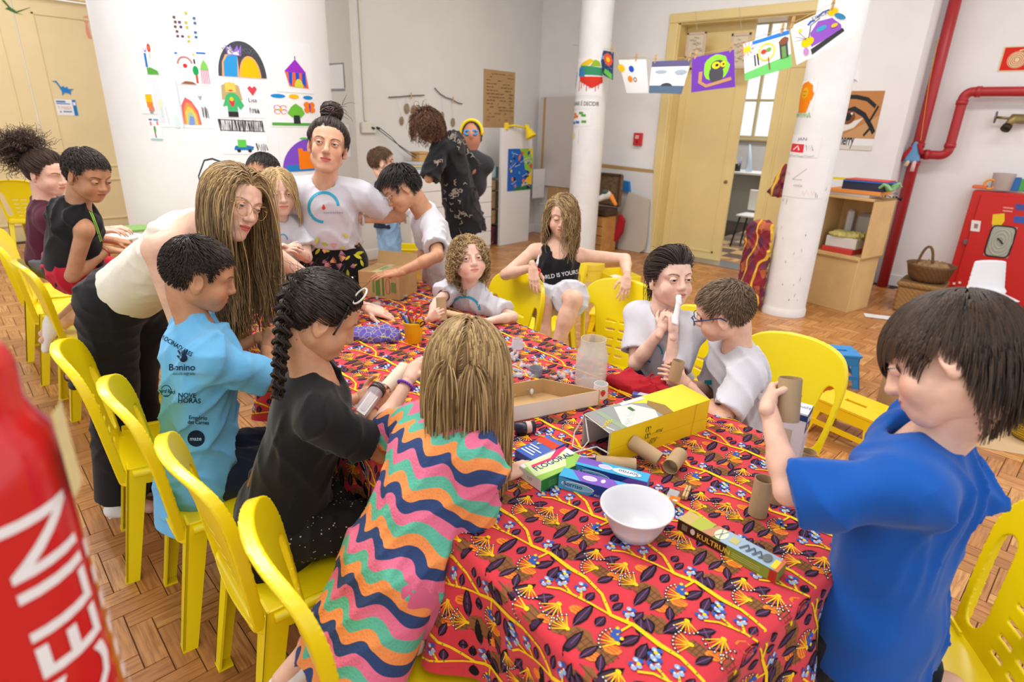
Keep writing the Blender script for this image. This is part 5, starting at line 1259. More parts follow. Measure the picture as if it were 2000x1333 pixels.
# --- boy with blue glasses
gb = person('boy with blue glasses in a white T-shirt turned towards his neighbour', (1412, 612, 1.92), (1436, 684, 1.97), (1455, 850, 2.12), (-.80, -.16, -.50), (-.75, -.2, -.1), .74, LIGHT, 'short', dict(n=2600, len=.026, r=.0017, crown=(.0, -.075, .09), dir=(0, .25, 0), lift=.55, side=.45, capsv=.2), ('mid_brown', (74, 58, 44), (150, 124, 98)),
   arms=dict(L=dict(el=(1432, 812, 1.82), wr=(1345, 752, 1.93), hd=(-.75, .45, .1), nb=(.3, .2, .9), curl=(20, 25, 15), sp=.1), R=dict(el=(1372, 790, 2.18), wr=(1335, 748, 2.06), hd=(-.6, .5, 0), nb=(-.4, .2, -.6), curl=(30, 35, 20))),
   top=dict(type='tee', mat=F_white, hem=.12, slv=.76, fa=.005, h=.0065), bottom=dict(mat=F_navy, len=.9), shoes=dict(mat=M_shoek), seed=10, h=.0065, hs=.93, glasses=dict(mat=mat('blue_frame', (44, 66, 130), .35), r=.021, t=.0018, t2=.0026, wz=.72), eye=dict(), blush=.3)
# --- boy in royal blue
ro = person('boy in a royal blue T-shirt holding a cardboard tube up', (1853, 712, 1.0), (1800, 866, 1.07), (1712, 1180, 1.21), (-.74, -.30, -.58), np.array([-.95, -.1, 0]), .74, LIGHT, 'bowl', dict(n=4200, len=.078, r=.0017, crown=(.015, -.06, .112), dir=(0, .05, 0), lift=.1, side=.42, vol=.008, g=.30, hug=.8, jit=.05, capsv=.08, low=.0, cap=.006, nape=.03, back=.9), ('deep_brown', (24, 18, 16), (84, 64, 48)),
   arms=dict(L=dict(el=(1485, 985, 1.14), wr=(1500, 792, 1.18), hd=(.5, .35, -.8), nb=(-.82, .12, -.5), curl=(40, 48, 34), th=(.45, .35, -.85), tc=4, sp=.03), R=dict(el=(1915, 1020, 1.2), wr=(1790, 1030, 1.34))),
   legs='kneelup', hup=(.16, .95, -.1), top=dict(type='tee', mat=F_royal, hem=.16, slv=.86, fa=.0045, o=.022, h=.006), bottom=dict(mat=F_navypants, len=1.9, name='trousers', flare=.004, o=.006), shoes=dict(mat=M_shoek, dir=np.array([.9, .2, -.2])), seed=11, h=.006, hs=1.0, blush=.4, wd=1.12, eye=dict())
# --- far left boy and girl
tk = person('boy in a black sleeveless shirt looking down at a book', (172, 345, 2.46), (152, 408, 2.52), (140, 520, 2.64), (.86, -.44, .12), E2 + np.array([-.1, 0, 0]), .80, TAN, 'short', dict(n=2200, len=.032, r=.002, crown=(0, -.06, .11), dir=(0, .35, .1), lift=.5, side=.3, curl=.002, capsv=.1), ('dark_curl', (24, 19, 17), (64, 50, 44)),
   arms=dict(R=dict(el=(143, 502, 2.48), wr=(212, 488, 2.62), hd=(.9, -.1, -.3), nb=(0, .9, .3), curl=(25, 30, 20)), L=dict(el=(190, 500, 2.9), wr=(222, 470, 2.85))),
   legs='kneel', top=dict(type='tank', mat=F_black, hem=.14, strap=.034, sx=.10, scoop=.0, lowtop=-.02, neck=.066, fa=.004, name='sleeveless_shirt', o=.018), bottom=dict(mat=F_red, len=.8, o=.02, flare=.015), shoes=dict(mat=M_shoek, dir=-E2 * .3 - EZ * .9), eye=dict(up=2, low=-14, gaze=(0, -20)), seed=12, h=.0075, hs=.95, wd=1.1)
pg_ = person('girl with a big curly ponytail in a maroon top', (92, 340, 2.86), (92, 398, 2.92), (95, 505, 3.05), (.84, -.26, .02), E2, .78, LIGHT, 'pony', dict(n=1800, r=.0018, tie=(0, -.10, .075), pd=(0, -.8, .5), pl=.14, psp=.95, pcurl=.013, pcf=1.2, pg=.03, pn=1700, capsv=.1, fly=60, wavy=.002), ('curly_dark', (34, 25, 22), (98, 74, 60)),
             arms=dict(R=dict(el=(90, 490, 2.9), wr=(200, 452, 3.0), hd=(.95, .1, -.2), nb=(0, .9, .3), curl=(20, 25, 15)), L=dict(el=(150, 480, 3.2), wr=(215, 448, 3.2))),
             legs='kneel', top=dict(type='tee', mat=F_maroon, hem=.02, slv=.7, fa=.003), bottom=dict(mat=fabric('jean_grey', (126, 132, 150)), len=.5), shoes=dict(mat=M_shoew, dir=-E2 * .3 - EZ * .9), seed=13, h=.009, hs=.95)
# --- small children behind the leaning woman
sb = person('small blond child in a white T-shirt and red shorts half hidden by the leaning woman', (545, 378, 2.70), (548, 428, 2.78), (545, 530, 2.92), (.5, -.35, .75), (.6, -.1, .75), .72, LIGHT2, 'long', dict(n=1300, len=.19, r=.0018, g=.8, part=0, k=12, curl=.004, cf=.5, capsv=.4), ('pale_blond', (150, 120, 80), (226, 198, 146), (196, 164, 112)),
   arms=dict(L=dict(el=(600, 500, 2.8), wr=(575, 490, 2.62), hd=(-.6, .3, .3), curl=(40, 45, 30)), R=dict(el=(525, 500, 2.8), wr=(552, 492, 2.62), hd=(.6, .2, .3), nb=(-.2, .5, .8), curl=(35, 40, 30))),
   legs='stand', top=dict(type='tee', mat=F_white, hem=.14, slv=.72, fa=.005), bottom=dict(mat=F_red, len=.9, o=.02), shoes=dict(mat=M_shoew), eye=dict(up=8, low=-14), brow=(150, 120, 84), seed=14, h=.008, hs=.96)
dh = person('dark-haired child mostly hidden behind the leaning woman', (512, 343, 2.95), (512, 395, 3.0), (510, 500, 3.1), (-.1, -.3, .9), (0, 0, 1.0), .74, MED, 'short', dict(n=1300, len=.035, r=.002, lift=.4, capsv=.1), ('black', (18, 16, 18), (58, 50, 50)), legs='stand', top=dict(type='tee', mat=F_white, hem=.1), bottom=dict(mat=F_navy, len=.9), shoes=dict(mat=M_shoek), seed=15, h=.009, hs=.93)
# --- small boy in denim shorts, woman in black at the dresser
jb = person('little boy in a navy shirt and denim shorts facing the dresser', (747, 318, 4.85), (758, 354, 4.9), (756, 430, 4.95), (.86, .05, -.2), (.7, 0, -.6), .76, LIGHT, 'short', dict(n=1500, len=.035, r=.0022, crown=(0, -.06, .11), dir=(0, .3, .1), lift=.4, side=.4, capsv=.2), ('chestnut', (72, 52, 38), (140, 106, 78)),
   legs='stand', top=dict(type='tee', mat=F_navy, hem=.10, slv=.7), bottom=dict(mat=F_denim, len=1.0, o=.014, flare=.008, name='denim_shorts'), shoes=dict(mat=M_shoek), eye=dict(), seed=16, h=.008, hs=1.05, hipw=.8)
wk = person('woman with short curly hair in a black blouse bending at the dresser', (838, 250, 4.62), (872, 272, 4.75), (898, 385, 4.95), (-.72, -.45, -.45), (-.8, -.3, -.5), 1.0, MED, 'curly', dict(n=1500, len=.12, r=.0024, g=.35, k=12, curl=.012, cf=1.2, vol=.014, jit=.12, dir=(0, -.3, 0), capsv=.2), ('auburn', (62, 40, 30), (150, 104, 74), (104, 70, 50)), child=False,
   arms=dict(R=dict(el=(925, 318, 4.9), wr=(890, 335, 5.15)), L=dict(el=(845, 330, 4.6), wr=(835, 335, 4.8))), legs='stand', top=dict(type='tee', mat=F_black, hem=.32, slv=.98, o=.03, fa=.006, name='blouse'), bottom=dict(mat=F_black, len=1.9, name='trousers'), shoes=dict(mat=M_shoek), seed=17, h=.01)
# ================================================================== prints on clothes, accessories
TREES = {}
def tree_of(o):
 if o.name not in TREES:
  bm = bmesh.new(); bm.from_mesh(o.data); TREES[o.name] = BVHTree.FromBMesh(bm); bm.free()
 return TREES[o.name]
def pxmap(o, x0, y0, ux=(1, 0), vx=(0, -1), off=.0016):
 """print coordinates -> pixel -> point on the garment"""
 tr = tree_of(o)
 def f(X, Y, Z):
  out = []; last = None
  for a, b, c in zip(X, Y, Z):
   d = nrm(ray(x0 + a * ux[0] + b * vx[0], y0 + a * ux[1] + b * vx[1])); hit = tr.ray_cast(Vector(CAM), Vector(d))[0]
   if hit is None: q = last if last is not None else CAM + d * 2
   else: q = np.array(hit)
   last = q; out.append(q - d * (off + c))
  return np.array(out)
 return f
def logo(info, cx, cy, r, sq=1.0, full=True, tilt=0.0):
 p = Print(pxmap(info['shirt'], cx, cy, (math.cos(tilt), math.sin(tilt)), (math.sin(tilt), -math.cos(tilt))), .0003, maxlen=r * .25)
 p.line((66, 170, 204), [(r * math.cos(math.radians(a)) * sq, r * math.sin(math.radians(a))) for a in range(5, 270, 11)], r * .19)
 p.build('logo_arc', info['root'])
 if full:
  p = Print(pxmap(info['shirt'], cx, cy), .0003, maxlen=r * .25); p.poly((226, 66, 46), [(0, r * .22), (r * .1, r * .02), (r * .12, -r * .1), (0, -r * .2), (-r * .12, -r * .1), (-r * .1, r * .02)])
  for k in range(9): p.poly((168, 172, 186), rect(r * (.0 + k * .15), -r * .42, r * (.1 + k * .15), -r * .33))
  p.build('logo_drop', info['root'])
logo(stw, 632, 405, 29, 1.0); logo(cu, 908, 606, 26, 1.1, False, .1); logo(wg, 1275, 690, 18, 1.0, False, .2); logo(sb, 552, 470, 12, .8, False)
pp = Print(pxmap(gb['shirt'], 1383, 748), .0003, maxlen=3); pp.poly((36, 150, 160), rect(-7, -4, 7, 5)); pp.build('shirt_logo', gb['root'])
sk_ = (22, 40, 64)
def bluetext():
 A = lambda x, y, a=0.0: pxmap(bt['shirt'], x, y, (math.cos(a), math.sin(a)), (math.sin(a), -math.cos(a)))
 p = Print(A(303, 645, .55), .0003, maxlen=6); p.text(sk_, 'PATROCINADORES', 0, -8, 9, sx=.8, bold=True); p.build('sponsor_print', bt['root'])
 p = Print(A(352, 697), .0003, maxlen=6)
 p.poly(sk_, ell(6, -3, 8, 8));
 for a in (70, 85, 100, 116): c, s = math.cos(math.radians(a)), math.sin(math.radians(a)); p.line(sk_, [(6 + 6 * c * 1.6, -3 + 6 * s), (6 + 16 * c * 1.5, -3 + 17 * s)], 3.0)
 p.line(sk_, [(0, -4), (-6, 2)], 3.2)
 p.text(sk_, 'Bonino', -22, -27, 13, sx=1.0, bold=True); p.text((60, 96, 120), 'escola sagrada', -15, -36, 5.5); p.build('sponsor_print', bt['root'])
 p = Print(A(312, 765, .1), .0003, maxlen=6); p.line(sk_, ell(12, 2, 10, 11, 16) + [ell(12, 2, 10, 11, 16)[0]], 1.3); p.text(sk_, 'Hard Rock', -3, -2, 8, sx=.72, bold=True); p.text(sk_, 'cafe', 8, -9, 4.5); p.build('sponsor_print', bt['root'])
 p = Print(A(348, 778, .03), .0003, maxlen=6); p.text(sk_, 'NOVE', 0, 1, 9.5, sx=1.0, bold=True); p.text(sk_, 'HORAS', 0, -9, 9.5, sx=1.05, bold=True); p.build('sponsor_print', bt['root'])
 p = Print(A(367, 818, .05), .0003, maxlen=6); p.text(sk_, 'Empório', 2, -1, 7.5, bold=True); p.text(sk_, 'das Carnes', 0, -10, 7.5, sx=.9, bold=True); p.build('sponsor_print', bt['root'])
 p = Print(A(383, 857), .0003, maxlen=6); p.poly(sk_, ell(0, 0, 17, 16, 22)); p.text((170, 214, 240), 'maze', -12, -4, 8, bold=True); p.build('sponsor_print', bt['root'])
 p = Print(A(303, 705, .3), .0003, maxlen=6); p.text(sk_, 'ELMI', -4, -8, 8, sx=.7); p.build('sponsor_print', bt['root'])
bluetext()
p = Print(pxmap(bk['shirt'], 1046, 549, (.985, -.17), (-.17, -.985)), .0003, maxlen=5); p.text((226, 226, 228), 'WORLD IS YOURS', 0, 0, 8.2, sx=.92, bold=True); p.build('chest_lettering', bk['root'])
r_ = random.Random(11); pf = Print(pxmap(stw['pants'], 0, 0, (1, 0), (0, 1)), .0002, maxlen=5)
for i in range(46):
 x, y, a, L = r_.uniform(590, 712), r_.uniform(462, 552), r_.uniform(0, 6.28), r_.uniform(9, 20); c = r_.choice([(196, 196, 50), (214, 206, 70), (170, 176, 44), (226, 152, 150), (240, 170, 120), (190, 130, 150)])
 if c[0] > 215 or c[2] > 100:
  for q in range(-2, 3): pf.polys(c, stroke([(x, y), (x + L * .8 * math.cos(a + q * .28), y + L * .8 * math.sin(a + q * .28))], [2.2, .8]))
 else: pf.poly(c, leafp((x, y), (x + L * math.cos(a), y + L * math.sin(a)), L * .38))
pf.build('floral_print', stw['root'])
r_ = random.Random(4); pf = Print(pxmap(wk['shirt'], 0, 0, (1, 0), (0, 1)), .0003, maxlen=6)
for cx, cy, n, s in ((890, 268, 26, 24), (885, 375, 26, 24), (917, 300, 12, 12), (855, 318, 8, 9), (905, 420, 10, 14)):
 for i in range(n):
  a = r_.uniform(0, 6.28); x, y = cx + r_.gauss(0, s * .45), cy + r_.gauss(0, s * .45); pf.polys((150, 138, 126), stroke([(x, y), (x + 5 * math.cos(a), y + 5 * math.sin(a)), (x + 8 * math.cos(a + .8), y + 8 * math.sin(a + .8))], [1.6, 2.2, .8]))
pf.build('blouse_print', wk['root'])
p = Print(pxmap(tk['shirt'], 0, 0, (1, 0), (0, 1)), .0003, maxlen=5); pts = [(173, 405), (182, 425), (190, 447), (198, 472)]
p.line((170, 220, 90), pts, 5); p.line((60, 110, 50), pts, 1.6); p.build('green_trim', tk['root'])
def ribbon_px(o, pts, w, m, name, root, off=.004):
 tr = tree_of(o); Q = []
 for x, y in pts:
  d = nrm(ray(x, y)); h_ = tr.ray_cast(Vector(CAM), Vector(d))[0]
  if h_ is not None: Q.append(np.array(h_) - d * off)
 if len(Q) < 2: return None
 return MB().tube(Q, w, 0, 6).build(name, m, root, smooth=True)
ribbon_px(bg_['shirt'], [(592, 716), (570, 722), (545, 745), (525, 775), (505, 815), (492, 865), (487, 915), (485, 950)], .005, mat('pink_strap', (226, 170, 170), .6), 'bag_strap', bg_['root'])
def bead_ring(info, s, c, rad, n=22, br=.0048, frac=.92, name='bracelet'):
 a = info['A'][s]; ax = nrm(a[2] - a[1]); o = a[1] + (a[2] - a[1]) * frac; u = nrm(np.cross(ax, (.3, .5, .8))); v = np.cross(ax, u); b = MB()
 for i in range(n):
  t = 2 * PI * i / n; b.lathe([(.0005, -br), (br * .7, -br * .7), (br, 0), (br * .7, br * .7), (.0005, br)], o + rad * (math.cos(t) * u + math.sin(t) * v), n=6)
 b.build(name, c, info['root'], smooth=True)
bead_ring(dg_, 'L', mat('purple_bead', (128, 62, 196), .25), .024); bead_ring(bg_, 'R', mat('pink_bead', (226, 158, 190), .3), .025, br=.003, n=30)
bead_ring(stw, 'L', mat('white_watch', (236, 236, 236), .4), .031, n=26, br=.008, frac=.86, name='watch'); bead_ring(tk, 'R', mat('red_string', (196, 40, 40), .6), .023, br=.0022, n=36)
# headband with two looped ears on the girl with the braid
tw = bg_['toW']; b = MB(); arc = [(.083 * math.cos(t), .030, .02 + .10 * math.sin(t)) for t in np.linspace(-.35, PI + .35, 24)]; b.tube(tw(arc), .0028, 0, 6)
hb_ = b.build('headband', mat('black_band', (28, 34, 36), .4), bg_['root'], smooth=True)
for t in (.75, 2.4):
 b = MB()
 c = np.array([.086 * math.cos(t), .034, .02 + .103 * math.sin(t)]); n_ = np.array([math.cos(t), .15, math.sin(t)]); u = nrm(np.cross(n_, (0, 1, 0)))
 b.tube(tw([c + n_ * (.028 - .028 * math.cos(q)) + u * .022 * math.sin(q) for q in np.linspace(0, 6.2, 18)]), .0024, 0, 6)
 b.build('headband_loop', mat('pearl_wire', (236, 236, 232), .3), hb_, smooth=True)
tw = stw['toW']; b = MB(); b.tube([stw['nk'] + stw['fw'] * (.05 + .055 * math.cos(t)) + stw['right'] * .062 * math.sin(t) - stw['up'] * (.012 + .05 * max(0, math.cos(t))) for t in np.linspace(0, 6.28, 30)], .0012, 0, 5); b.build('necklace', mat('gold_chain', (214, 176, 90), .3, .9), stw['root'], smooth=True)

# ================================================================== things on the long table
def T(x, y, dz=0.0): return onz(x, y, TZ + .004 + dz)
M_kraft = mat('kraft_tube', (184, 156, 118), .85, bump=.2, bscale=80, var=.06, vscale=20); M_kraftd = mat('kraft_inner', (150, 122, 86), .9); M_card = mat('cardboard', (196, 160, 110), .85, bump=.15, bscale=60, var=.06, vscale=10)
M_cardw = mat('white_card', (232, 232, 230), .7)
def tube_thing(a, b, r, label, name='cardboard_tube', m=None, th=.0014, group='cardboard tubes'):
 a, b = np.asarray(a, float), np.asarray(b, float); ax = nrm(b - a); u = nrm(np.cross(ax, (.2, .9, .35))); R = np.stack([u, np.cross(ax, u), ax], 1); L = np.linalg.norm(b - a)
 o = MB().lathe([(r, 0), (r, L), (r - th, L), (r - th, 0), (r, 0)], a, 0, 28, R, cap=False).build(name, m or M_kraft); fix(o); autosm(o, 50); return tag(o, label, 'tube', group)
rt = .0215
tube_thing(T(1163, 905, rt), T(1241, 911, rt), rt, 'short kraft tube lying flat beside the toothpaste boxes')
tube_thing(T(1288, 899, rt + .004), T(1233, 862, .052), rt, 'kraft tube leaning against the yellow paper bag')
tube_thing(T(1309, 913, rt), T(1328, 888, rt), rt, 'kraft tube lying with its open end towards the camera')
tube_thing(T(1479, 1004), T(1479, 1004) + EZ * .1, rt * 1.02, 'kraft tube standing under the elbow of the boy in royal blue')
tube_thing(T(1512, 978), T(1512, 978) + EZ * .1, rt, 'second upright kraft tube half hidden behind the raised elbow')
tube_thing(T(1575, 903), T(1575, 903) + EZ * .035, rt, 'cut short kraft tube standing beside the tall white box')
def grip(info, s, hd, nb, k, a=.085, b=.036): return info['A'][s][2] + (nrm(CV(*hd)) * a - nrm(CV(*nb)) * b) * k
c = grip(ro, 'L', (.5, .35, -.8), (-.82, .12, -.5), .72, .062, .05); ax = CV(.02, 1, .12) * .047; tube_thing(c - ax, c + ax, .024, 'kraft tube held up by the boy in royal blue')
q0 = P(1316, 742, 1.90); tube_thing(q0, P(1326, 705, 1.88), .021, 'kraft tube held by the boy with blue glasses')
c = grip(cu, 'R', (.6, .3, .5), (-.6, -.3, .6), .61, .08, .045); ax = CV(-.05, 1, .1) * .05; tube_thing(c - ax * .7, c + ax * 1.3, .022, 'kraft tube held by the small girl with curls')
tube_thing(T(862, 610, .017), T(935, 627, .017), .0175, 'long pale cardboard tube under the arms of the girl with curls', m=mat('pale_tube', (214, 184, 140), .8))
q0 = P(752, 760, 1.70); tube_thing(P(790, 718, 1.78), q0, .021, 'pale paper roll held between the two girls', m=mat('paper_roll', (232, 218, 196), .8))
# tray
B_, C_, A_ = T(1172.5, 763, .055), T(1060, 739.5, .055), T(980, 799, .055); A2 = B_ + (A_ - B_) * 1.15; D_ = C_ + (A2 - B_)
tr = thing('cardboard_tray', (B_ + D_) / 2 * [1, 1, 0] + EZ * TZ, 'open shallow cardboard tray, white outside and brown inside', 'tray'); hz = .055; z0 = EZ * (TZ + .004); dn = -EZ * hz
def wallq(p, q, name, inn):
 n = nrm(np.cross(q - p, EZ)) * .0035 * inn; V = [p + dn, q + dn, q, p, p + dn + n, q + dn + n, q + n, p + n]
 o = mk(name, V, [(0, 1, 2, 3), (7, 6, 5, 4), (0, 4, 5, 1), (3, 2, 6, 7), (0, 3, 7, 4), (1, 5, 6, 2)], [M_cardw, M_card], tr, [0, 1, 0, 1, 0, 0]); return o
cen = (B_ + D_) / 2
for p, q in ((B_, A2), (A2, D_), (D_, C_), (C_, B_)): n = np.cross(q - p, EZ); wallq(p, q, 'tray_wall', 1 if n.dot(cen - p) > 0 else -1)
mk('tray_bottom', [B_ + dn, A2 + dn, D_ + dn, C_ + dn, B_ + dn + EZ * .003, A2 + dn + EZ * .003, D_ + dn + EZ * .003, C_ + dn + EZ * .003], [(3, 2, 1, 0), (4, 5, 6, 7), (0, 1, 5, 4), (1, 2, 6, 5), (2, 3, 7, 6), (3, 0, 4, 7)], M_card, tr);
# cartons: p0 = front-left-bottom corner
def carton(name, label, p0, d, L, W, Hh, m, cat='box', group=None):
 ex = nrm(np.array([d[0], d[1], 0])); ey = np.array([-ex[1], ex[0], 0]); o = thing(name, p0 + ex * L / 2 + ey * W / 2, label, cat, group)
 MB().box(p0 + ex * L / 2 + ey * W / 2 + EZ * Hh / 2, (L, W, Hh), R=np.stack([ex, ey, EZ], 1), bev=.0012).build('carton', m, o)
 top = flat(p0 + EZ * (Hh + .0004), ex * L, ey * W); front = flat(p0 - ey * .0004, ex * L, EZ * Hh); right_ = flat(p0 + ex * (L + .0004), ey * W, EZ * Hh); left_ = flat(p0 - ex * .0004 + ey * W, -ey * W, EZ * Hh)
 return o, top, front, right_, left_
cy_, bl_, pu_ = (70, 168, 214), (40, 84, 168), (128, 92, 190)
for k, (pt0, lb) in enumerate(((T(1090, 953), 'blue and purple toothpaste carton in front, near the white bowl'), (T(1122, 930), 'blue and purple toothpaste carton lying upside down behind its twin'))):
 o, top, fr, ri, le = carton('toothpaste_box', lb, pt0, (.951, .31), .19, .042, .036, mat('carton_cyan', cy_, .35), group='toothpaste cartons')
 p = Print(fr, .0002); p.poly((36, 70, 150), [(0, 0), (.55, 0), (.8, 1), (0, 1)]).poly(cy_, [(0, 0), (.42, 0), (.5, .3), (.3, .8), (0, 1)]).poly(pu_, [(.55, 0), (1, 0), (1, 1), (.75, 1)]).poly((236, 244, 250), ell(.27, .52, .23, .3, 20)).poly((120, 190, 226), ell(.27, .50, .215, .25, 20))
 p.text((20, 40, 110), 'Sorriso', .075, .38, .34, sx=.19, bold=True); p.text((226, 240, 250), 'Ah!', .5, .12, .2, sx=.19); p.build('carton_print', o)
 p = Print(top, .0002); p.poly(cy_, rect(0, 0, 1, 1)).poly(pu_, [(.3, 0), (.9, 0), (.7, 1), (.12, 1)] if k == 0 else [(0, .3), (.45, .3), (.3, 1), (0, 1)]).poly((240, 240, 250), ell(.4, .5, .1, .25)).poly((200, 190, 236), ell(.4, .5, .085, .19)).poly((240, 240, 250), ell(.58, .55, .03, .2))
 if k == 1: p.poly((236, 244, 250), ell(.7, .45, .2, .32, 18)); p.text((20, 40, 110), 'Sorriso', .86, .62, .36, sx=.19, ang=PI, bold=True)
 p.build('carton_print', o)
o, top, fr, ri, le = carton('medicine_box', 'blue medicine carton with a red stripe beside the dress', T(1005, 897), (.995, -.1), .068, .13, .03, mat('carton_blue', (28, 82, 176), .35))
p = Print(top, .0002); p.poly((226, 72, 50), rect(0, .62, 1, .86))
for i, (x0, x1) in enumerate(((.1, .8), (.15, .7), (.2, .9), (.1, .6))): p.poly((220, 230, 246), rect(x0, .12 + i * .09, x1, .16 + i * .09))
for a in (-.4, 0, .4): p.line((220, 220, 90), [(.3, .5), (.3 + .2 * math.sin(a), .6)], .02)
p.build('carton_print', o); p = Print(ri, .0002); p.poly((232, 236, 244), rect(0, 0, .7, 1)); p.build('carton_print', o)
o, top, fr, ri, le = carton('medicine_box', 'white and green throat lozenge carton with a pink stripe', T(1013, 931), (.985, -.17), .088, .165, .034, mat('carton_white', (236, 238, 232), .45))
p = Print(top, .0002); p.poly((150, 196, 90), [(.2, .0), (1, 0), (1, 1), (.5, 1)]).poly((208, 226, 170), [(0, .1), (.75, 0), (.85, .6), (.2, .9)]).poly((226, 60, 110), [(0, .12), (.35, .10), (.42, .45), (.95, .9), (.9, 1), (.3, .5), (0, .24)] if False else [(0, .80), (.25, .55), (.22, .15), (.33, .12), (.36, .6), (.1, .98), (0, 1)])
p.text((40, 50, 120), 'FLOGORAL', .55, .12, .22, sx=.52, ang=PI / 2, bold=True); p.build('carton_print', o)
p = Print(ri, .0002); p.poly((46, 128, 60), rect(0, 0, 1, 1))
for i in range(4): p.poly((120, 180, 120), rect(.15, .2 + i * .15, .8, .24 + i * .15))
p.build('carton_print', o); p = Print(fr, .0002); p.text((150, 150, 146), '137', .4, .35, .3, sx=.4); p.build('carton_print', o)
kd = nrm(T(1500, 1118) - T(1325, 1022)); o, top, fr, ri, le = carton('incense_box', 'long narrow incense carton in green, brown and pale blue', T(1322, 1034), kd, .232, .048, .028, mat('carton_olive', (120, 140, 50), .45))
p = Print(fr, .0002); p.poly((70, 34, 26), rect(0, 0, .52, 1)).poly((136, 150, 50), rect(.52, 0, .93, 1)).poly((180, 50, 36), rect(.93, 0, 1, 1)).poly((130, 110, 90), rect(.05, .25, .11, .8)).poly((220, 210, 190), ell(.17, .55, .025, .28)); p.text((246, 196, 70), 'KULTRUN', .22, .28, .48, sx=.115, bold=True)
for i in range(3): p.poly((190, 200, 110), rect(.58, .3 + i * .18, .85, .36 + i * .18))
p.build('carton_print', o)
p = Print(top, .0002); p.poly((200, 176, 110), rect(0, 0, .2, 1)).poly((176, 186, 80), rect(.13, 0, .3, 1)).poly((196, 140, 110), [(.25, 0), (.36, 0), (.46, 1), (.33, 1)]).poly((160, 184, 204), rect(.44, 0, .96, 1)).poly((226, 120, 90), rect(.96, 0, 1, 1)).poly((232, 232, 200), ell(.41, .5, .06, .42, 18)).poly((196, 186, 120), rect(.5, .3, .58, .75)).poly((240, 220, 60), rect(.92, .1, .97, .75))
for a in range(6): p.line((110, 140, 130), [(.41, .5), (.41 + .055 * math.cos(a), .5 + .4 * math.sin(a))], .008)
for i in range(4): p.line((96, 104, 112), [(.62 + i * .06, .2), (.66 + i * .06, .7), (.7 + i * .06, .3)], .02)
p.poly((110, 116, 116), ell(.86, .5, .04, .3)); p.build('carton_print', o)
# white bowl
bc = onz(1238.5, 1035, TZ + .01); bc[2] = TZ + .004
o = MB().lathe([(.045, 0), (.05, .002), (.062, .026), (.077, .066), (.0825, .069), (.0835, .073), (.081, .075), (.0755, .071), (.060, .026), (.047, .006), (.001, .005)], bc, 0, 48).build('plastic_bowl', mat('bowl_plastic', (226, 227, 232), .3)); autosm(o, 60); tag(o, 'white plastic bowl standing empty on the red cloth', 'bowl')
# yellow paper bag lying on its side
hB = .105; P1, P2, P3, P4 = [onz(x, y, TZ + .004 + hB) for x, y in ((1318, 763.5), (1387, 781), (1193, 846), (1142, 808))]; zb = EZ * (TZ + .004)
P1 = P4 + (P2 - P3); bgp = thing('paper_bag', (P1 + P3) / 2 * [1, 1, 0] + EZ * TZ, 'yellow paper gift bag lying on its side with white cord handles', 'bag')
lowr = lambda p: p * [1, 1, 0] + zb
M_bag = mat('yellow_paper', (246, 208, 12), .45); M_bagin = mat('bag_inside', (206, 196, 186), .8)
N1, N2, N3, N4 = [lowr(p) for p in (P1, P2, P3, P4)]
def shell(vs, fs, name, m, par): return mk(name, vs, fs, m, par)
shell([P1, P2, P3, P4, N1, N2, N3, N4], [(3, 2, 1, 0), (1, 2, 6, 5), (0, 4, 7, 3), (0, 1, 5, 4), (4, 5, 6, 7)], 'bag_body', M_bag, bgp); ii_ = .0025
inn = [p + (np.mean([P1, P2, P3, P4, N1, N2, N3, N4], 0) - p) * .02 for p in (P1, P2, P3, P4, N1, N2, N3, N4)]
for q in (2, 3, 6, 7): inn[q] = inn[q] + (P3 - P2) * .021
shell(inn, [(0, 1, 2, 3), (5, 6, 2, 1), (3, 7, 4, 0), (4, 5, 1, 0), (7, 6, 5, 4)], 'bag_lining', M_bagin, bgp)
p = Print(flat(P3, P2 - P3, P4 - P3), .0002); p.poly((150, 152, 150), [(0, 0), (.52, 0), (.58, .3), (.5, .7), (.3, 1), (0, 1)]).poly((206, 212, 206), [(.12, .0), (.45, .0), (.5, .3), (.4, .8), (.25, .9)]).poly((150, 168, 140), [(.10, 0), (.15, 0), (.12, .9), (.08, .9)]).poly((150, 120, 70), [(.5, 0), (.6, 0), (.62, .35), (.55, .75), (.5, .6)]).poly((240, 240, 240), rect(.32, .85, .55, .97))
p.text((240, 244, 240), 'your size', .2, .1, .09, ang=1.2); p.text((236, 206, 30), 'free', .05, .25, .09, ang=1.2); p.poly((70, 110, 60), rect(.33, .5, .36, .7)); p.build('bag_print', bgp)
p = Print(flat(N3, N2 - N3, P3 - N3), .0002); p.text((70, 60, 20), 'FreeStyle', .44, .2, .11, sx=.32, ang=PI / 2 - .15); p.text((70, 60, 20), 'Libre', .5, .5, .11, sx=.32, ang=PI / 2 - .15)
for sx, sy in ((-1, 1), (1, 1), (-1, -1), (1, -1)): p.line((70, 60, 20), ell(.36 + sx * .012, .62 + sy * .1, .012, .09, 8), .006)
p.line((206, 170, 10), [(0, .5), (1, .42)], .006); p.line((206, 170, 10), [(.83, 0), (.85, 1)], .004); p.build('bag_print', bgp)
cord = mat('white_cord', (238, 238, 236), .7)
MB().tube([P3 + (P2 - P3) * .03 + EZ * .003, T(1140, 815, .09), T(1122, 845, .03), T(1118, 872, .005), T(1135, 880, .005), T(1150, 862, .03), T(1143, 812, .10)], .0022, 0, 6).build('cord_handle', cord, bgp, smooth=True)
MB().tube([N3 + (P3 - N3) * .4, T(1165, 873, .02), T(1120, 885, .004), T(1112, 884, .004), T(1140, 893, .006), T(1200, 895, .01)], .0022, 0, 6).build('cord_handle', cord, bgp, smooth=True)
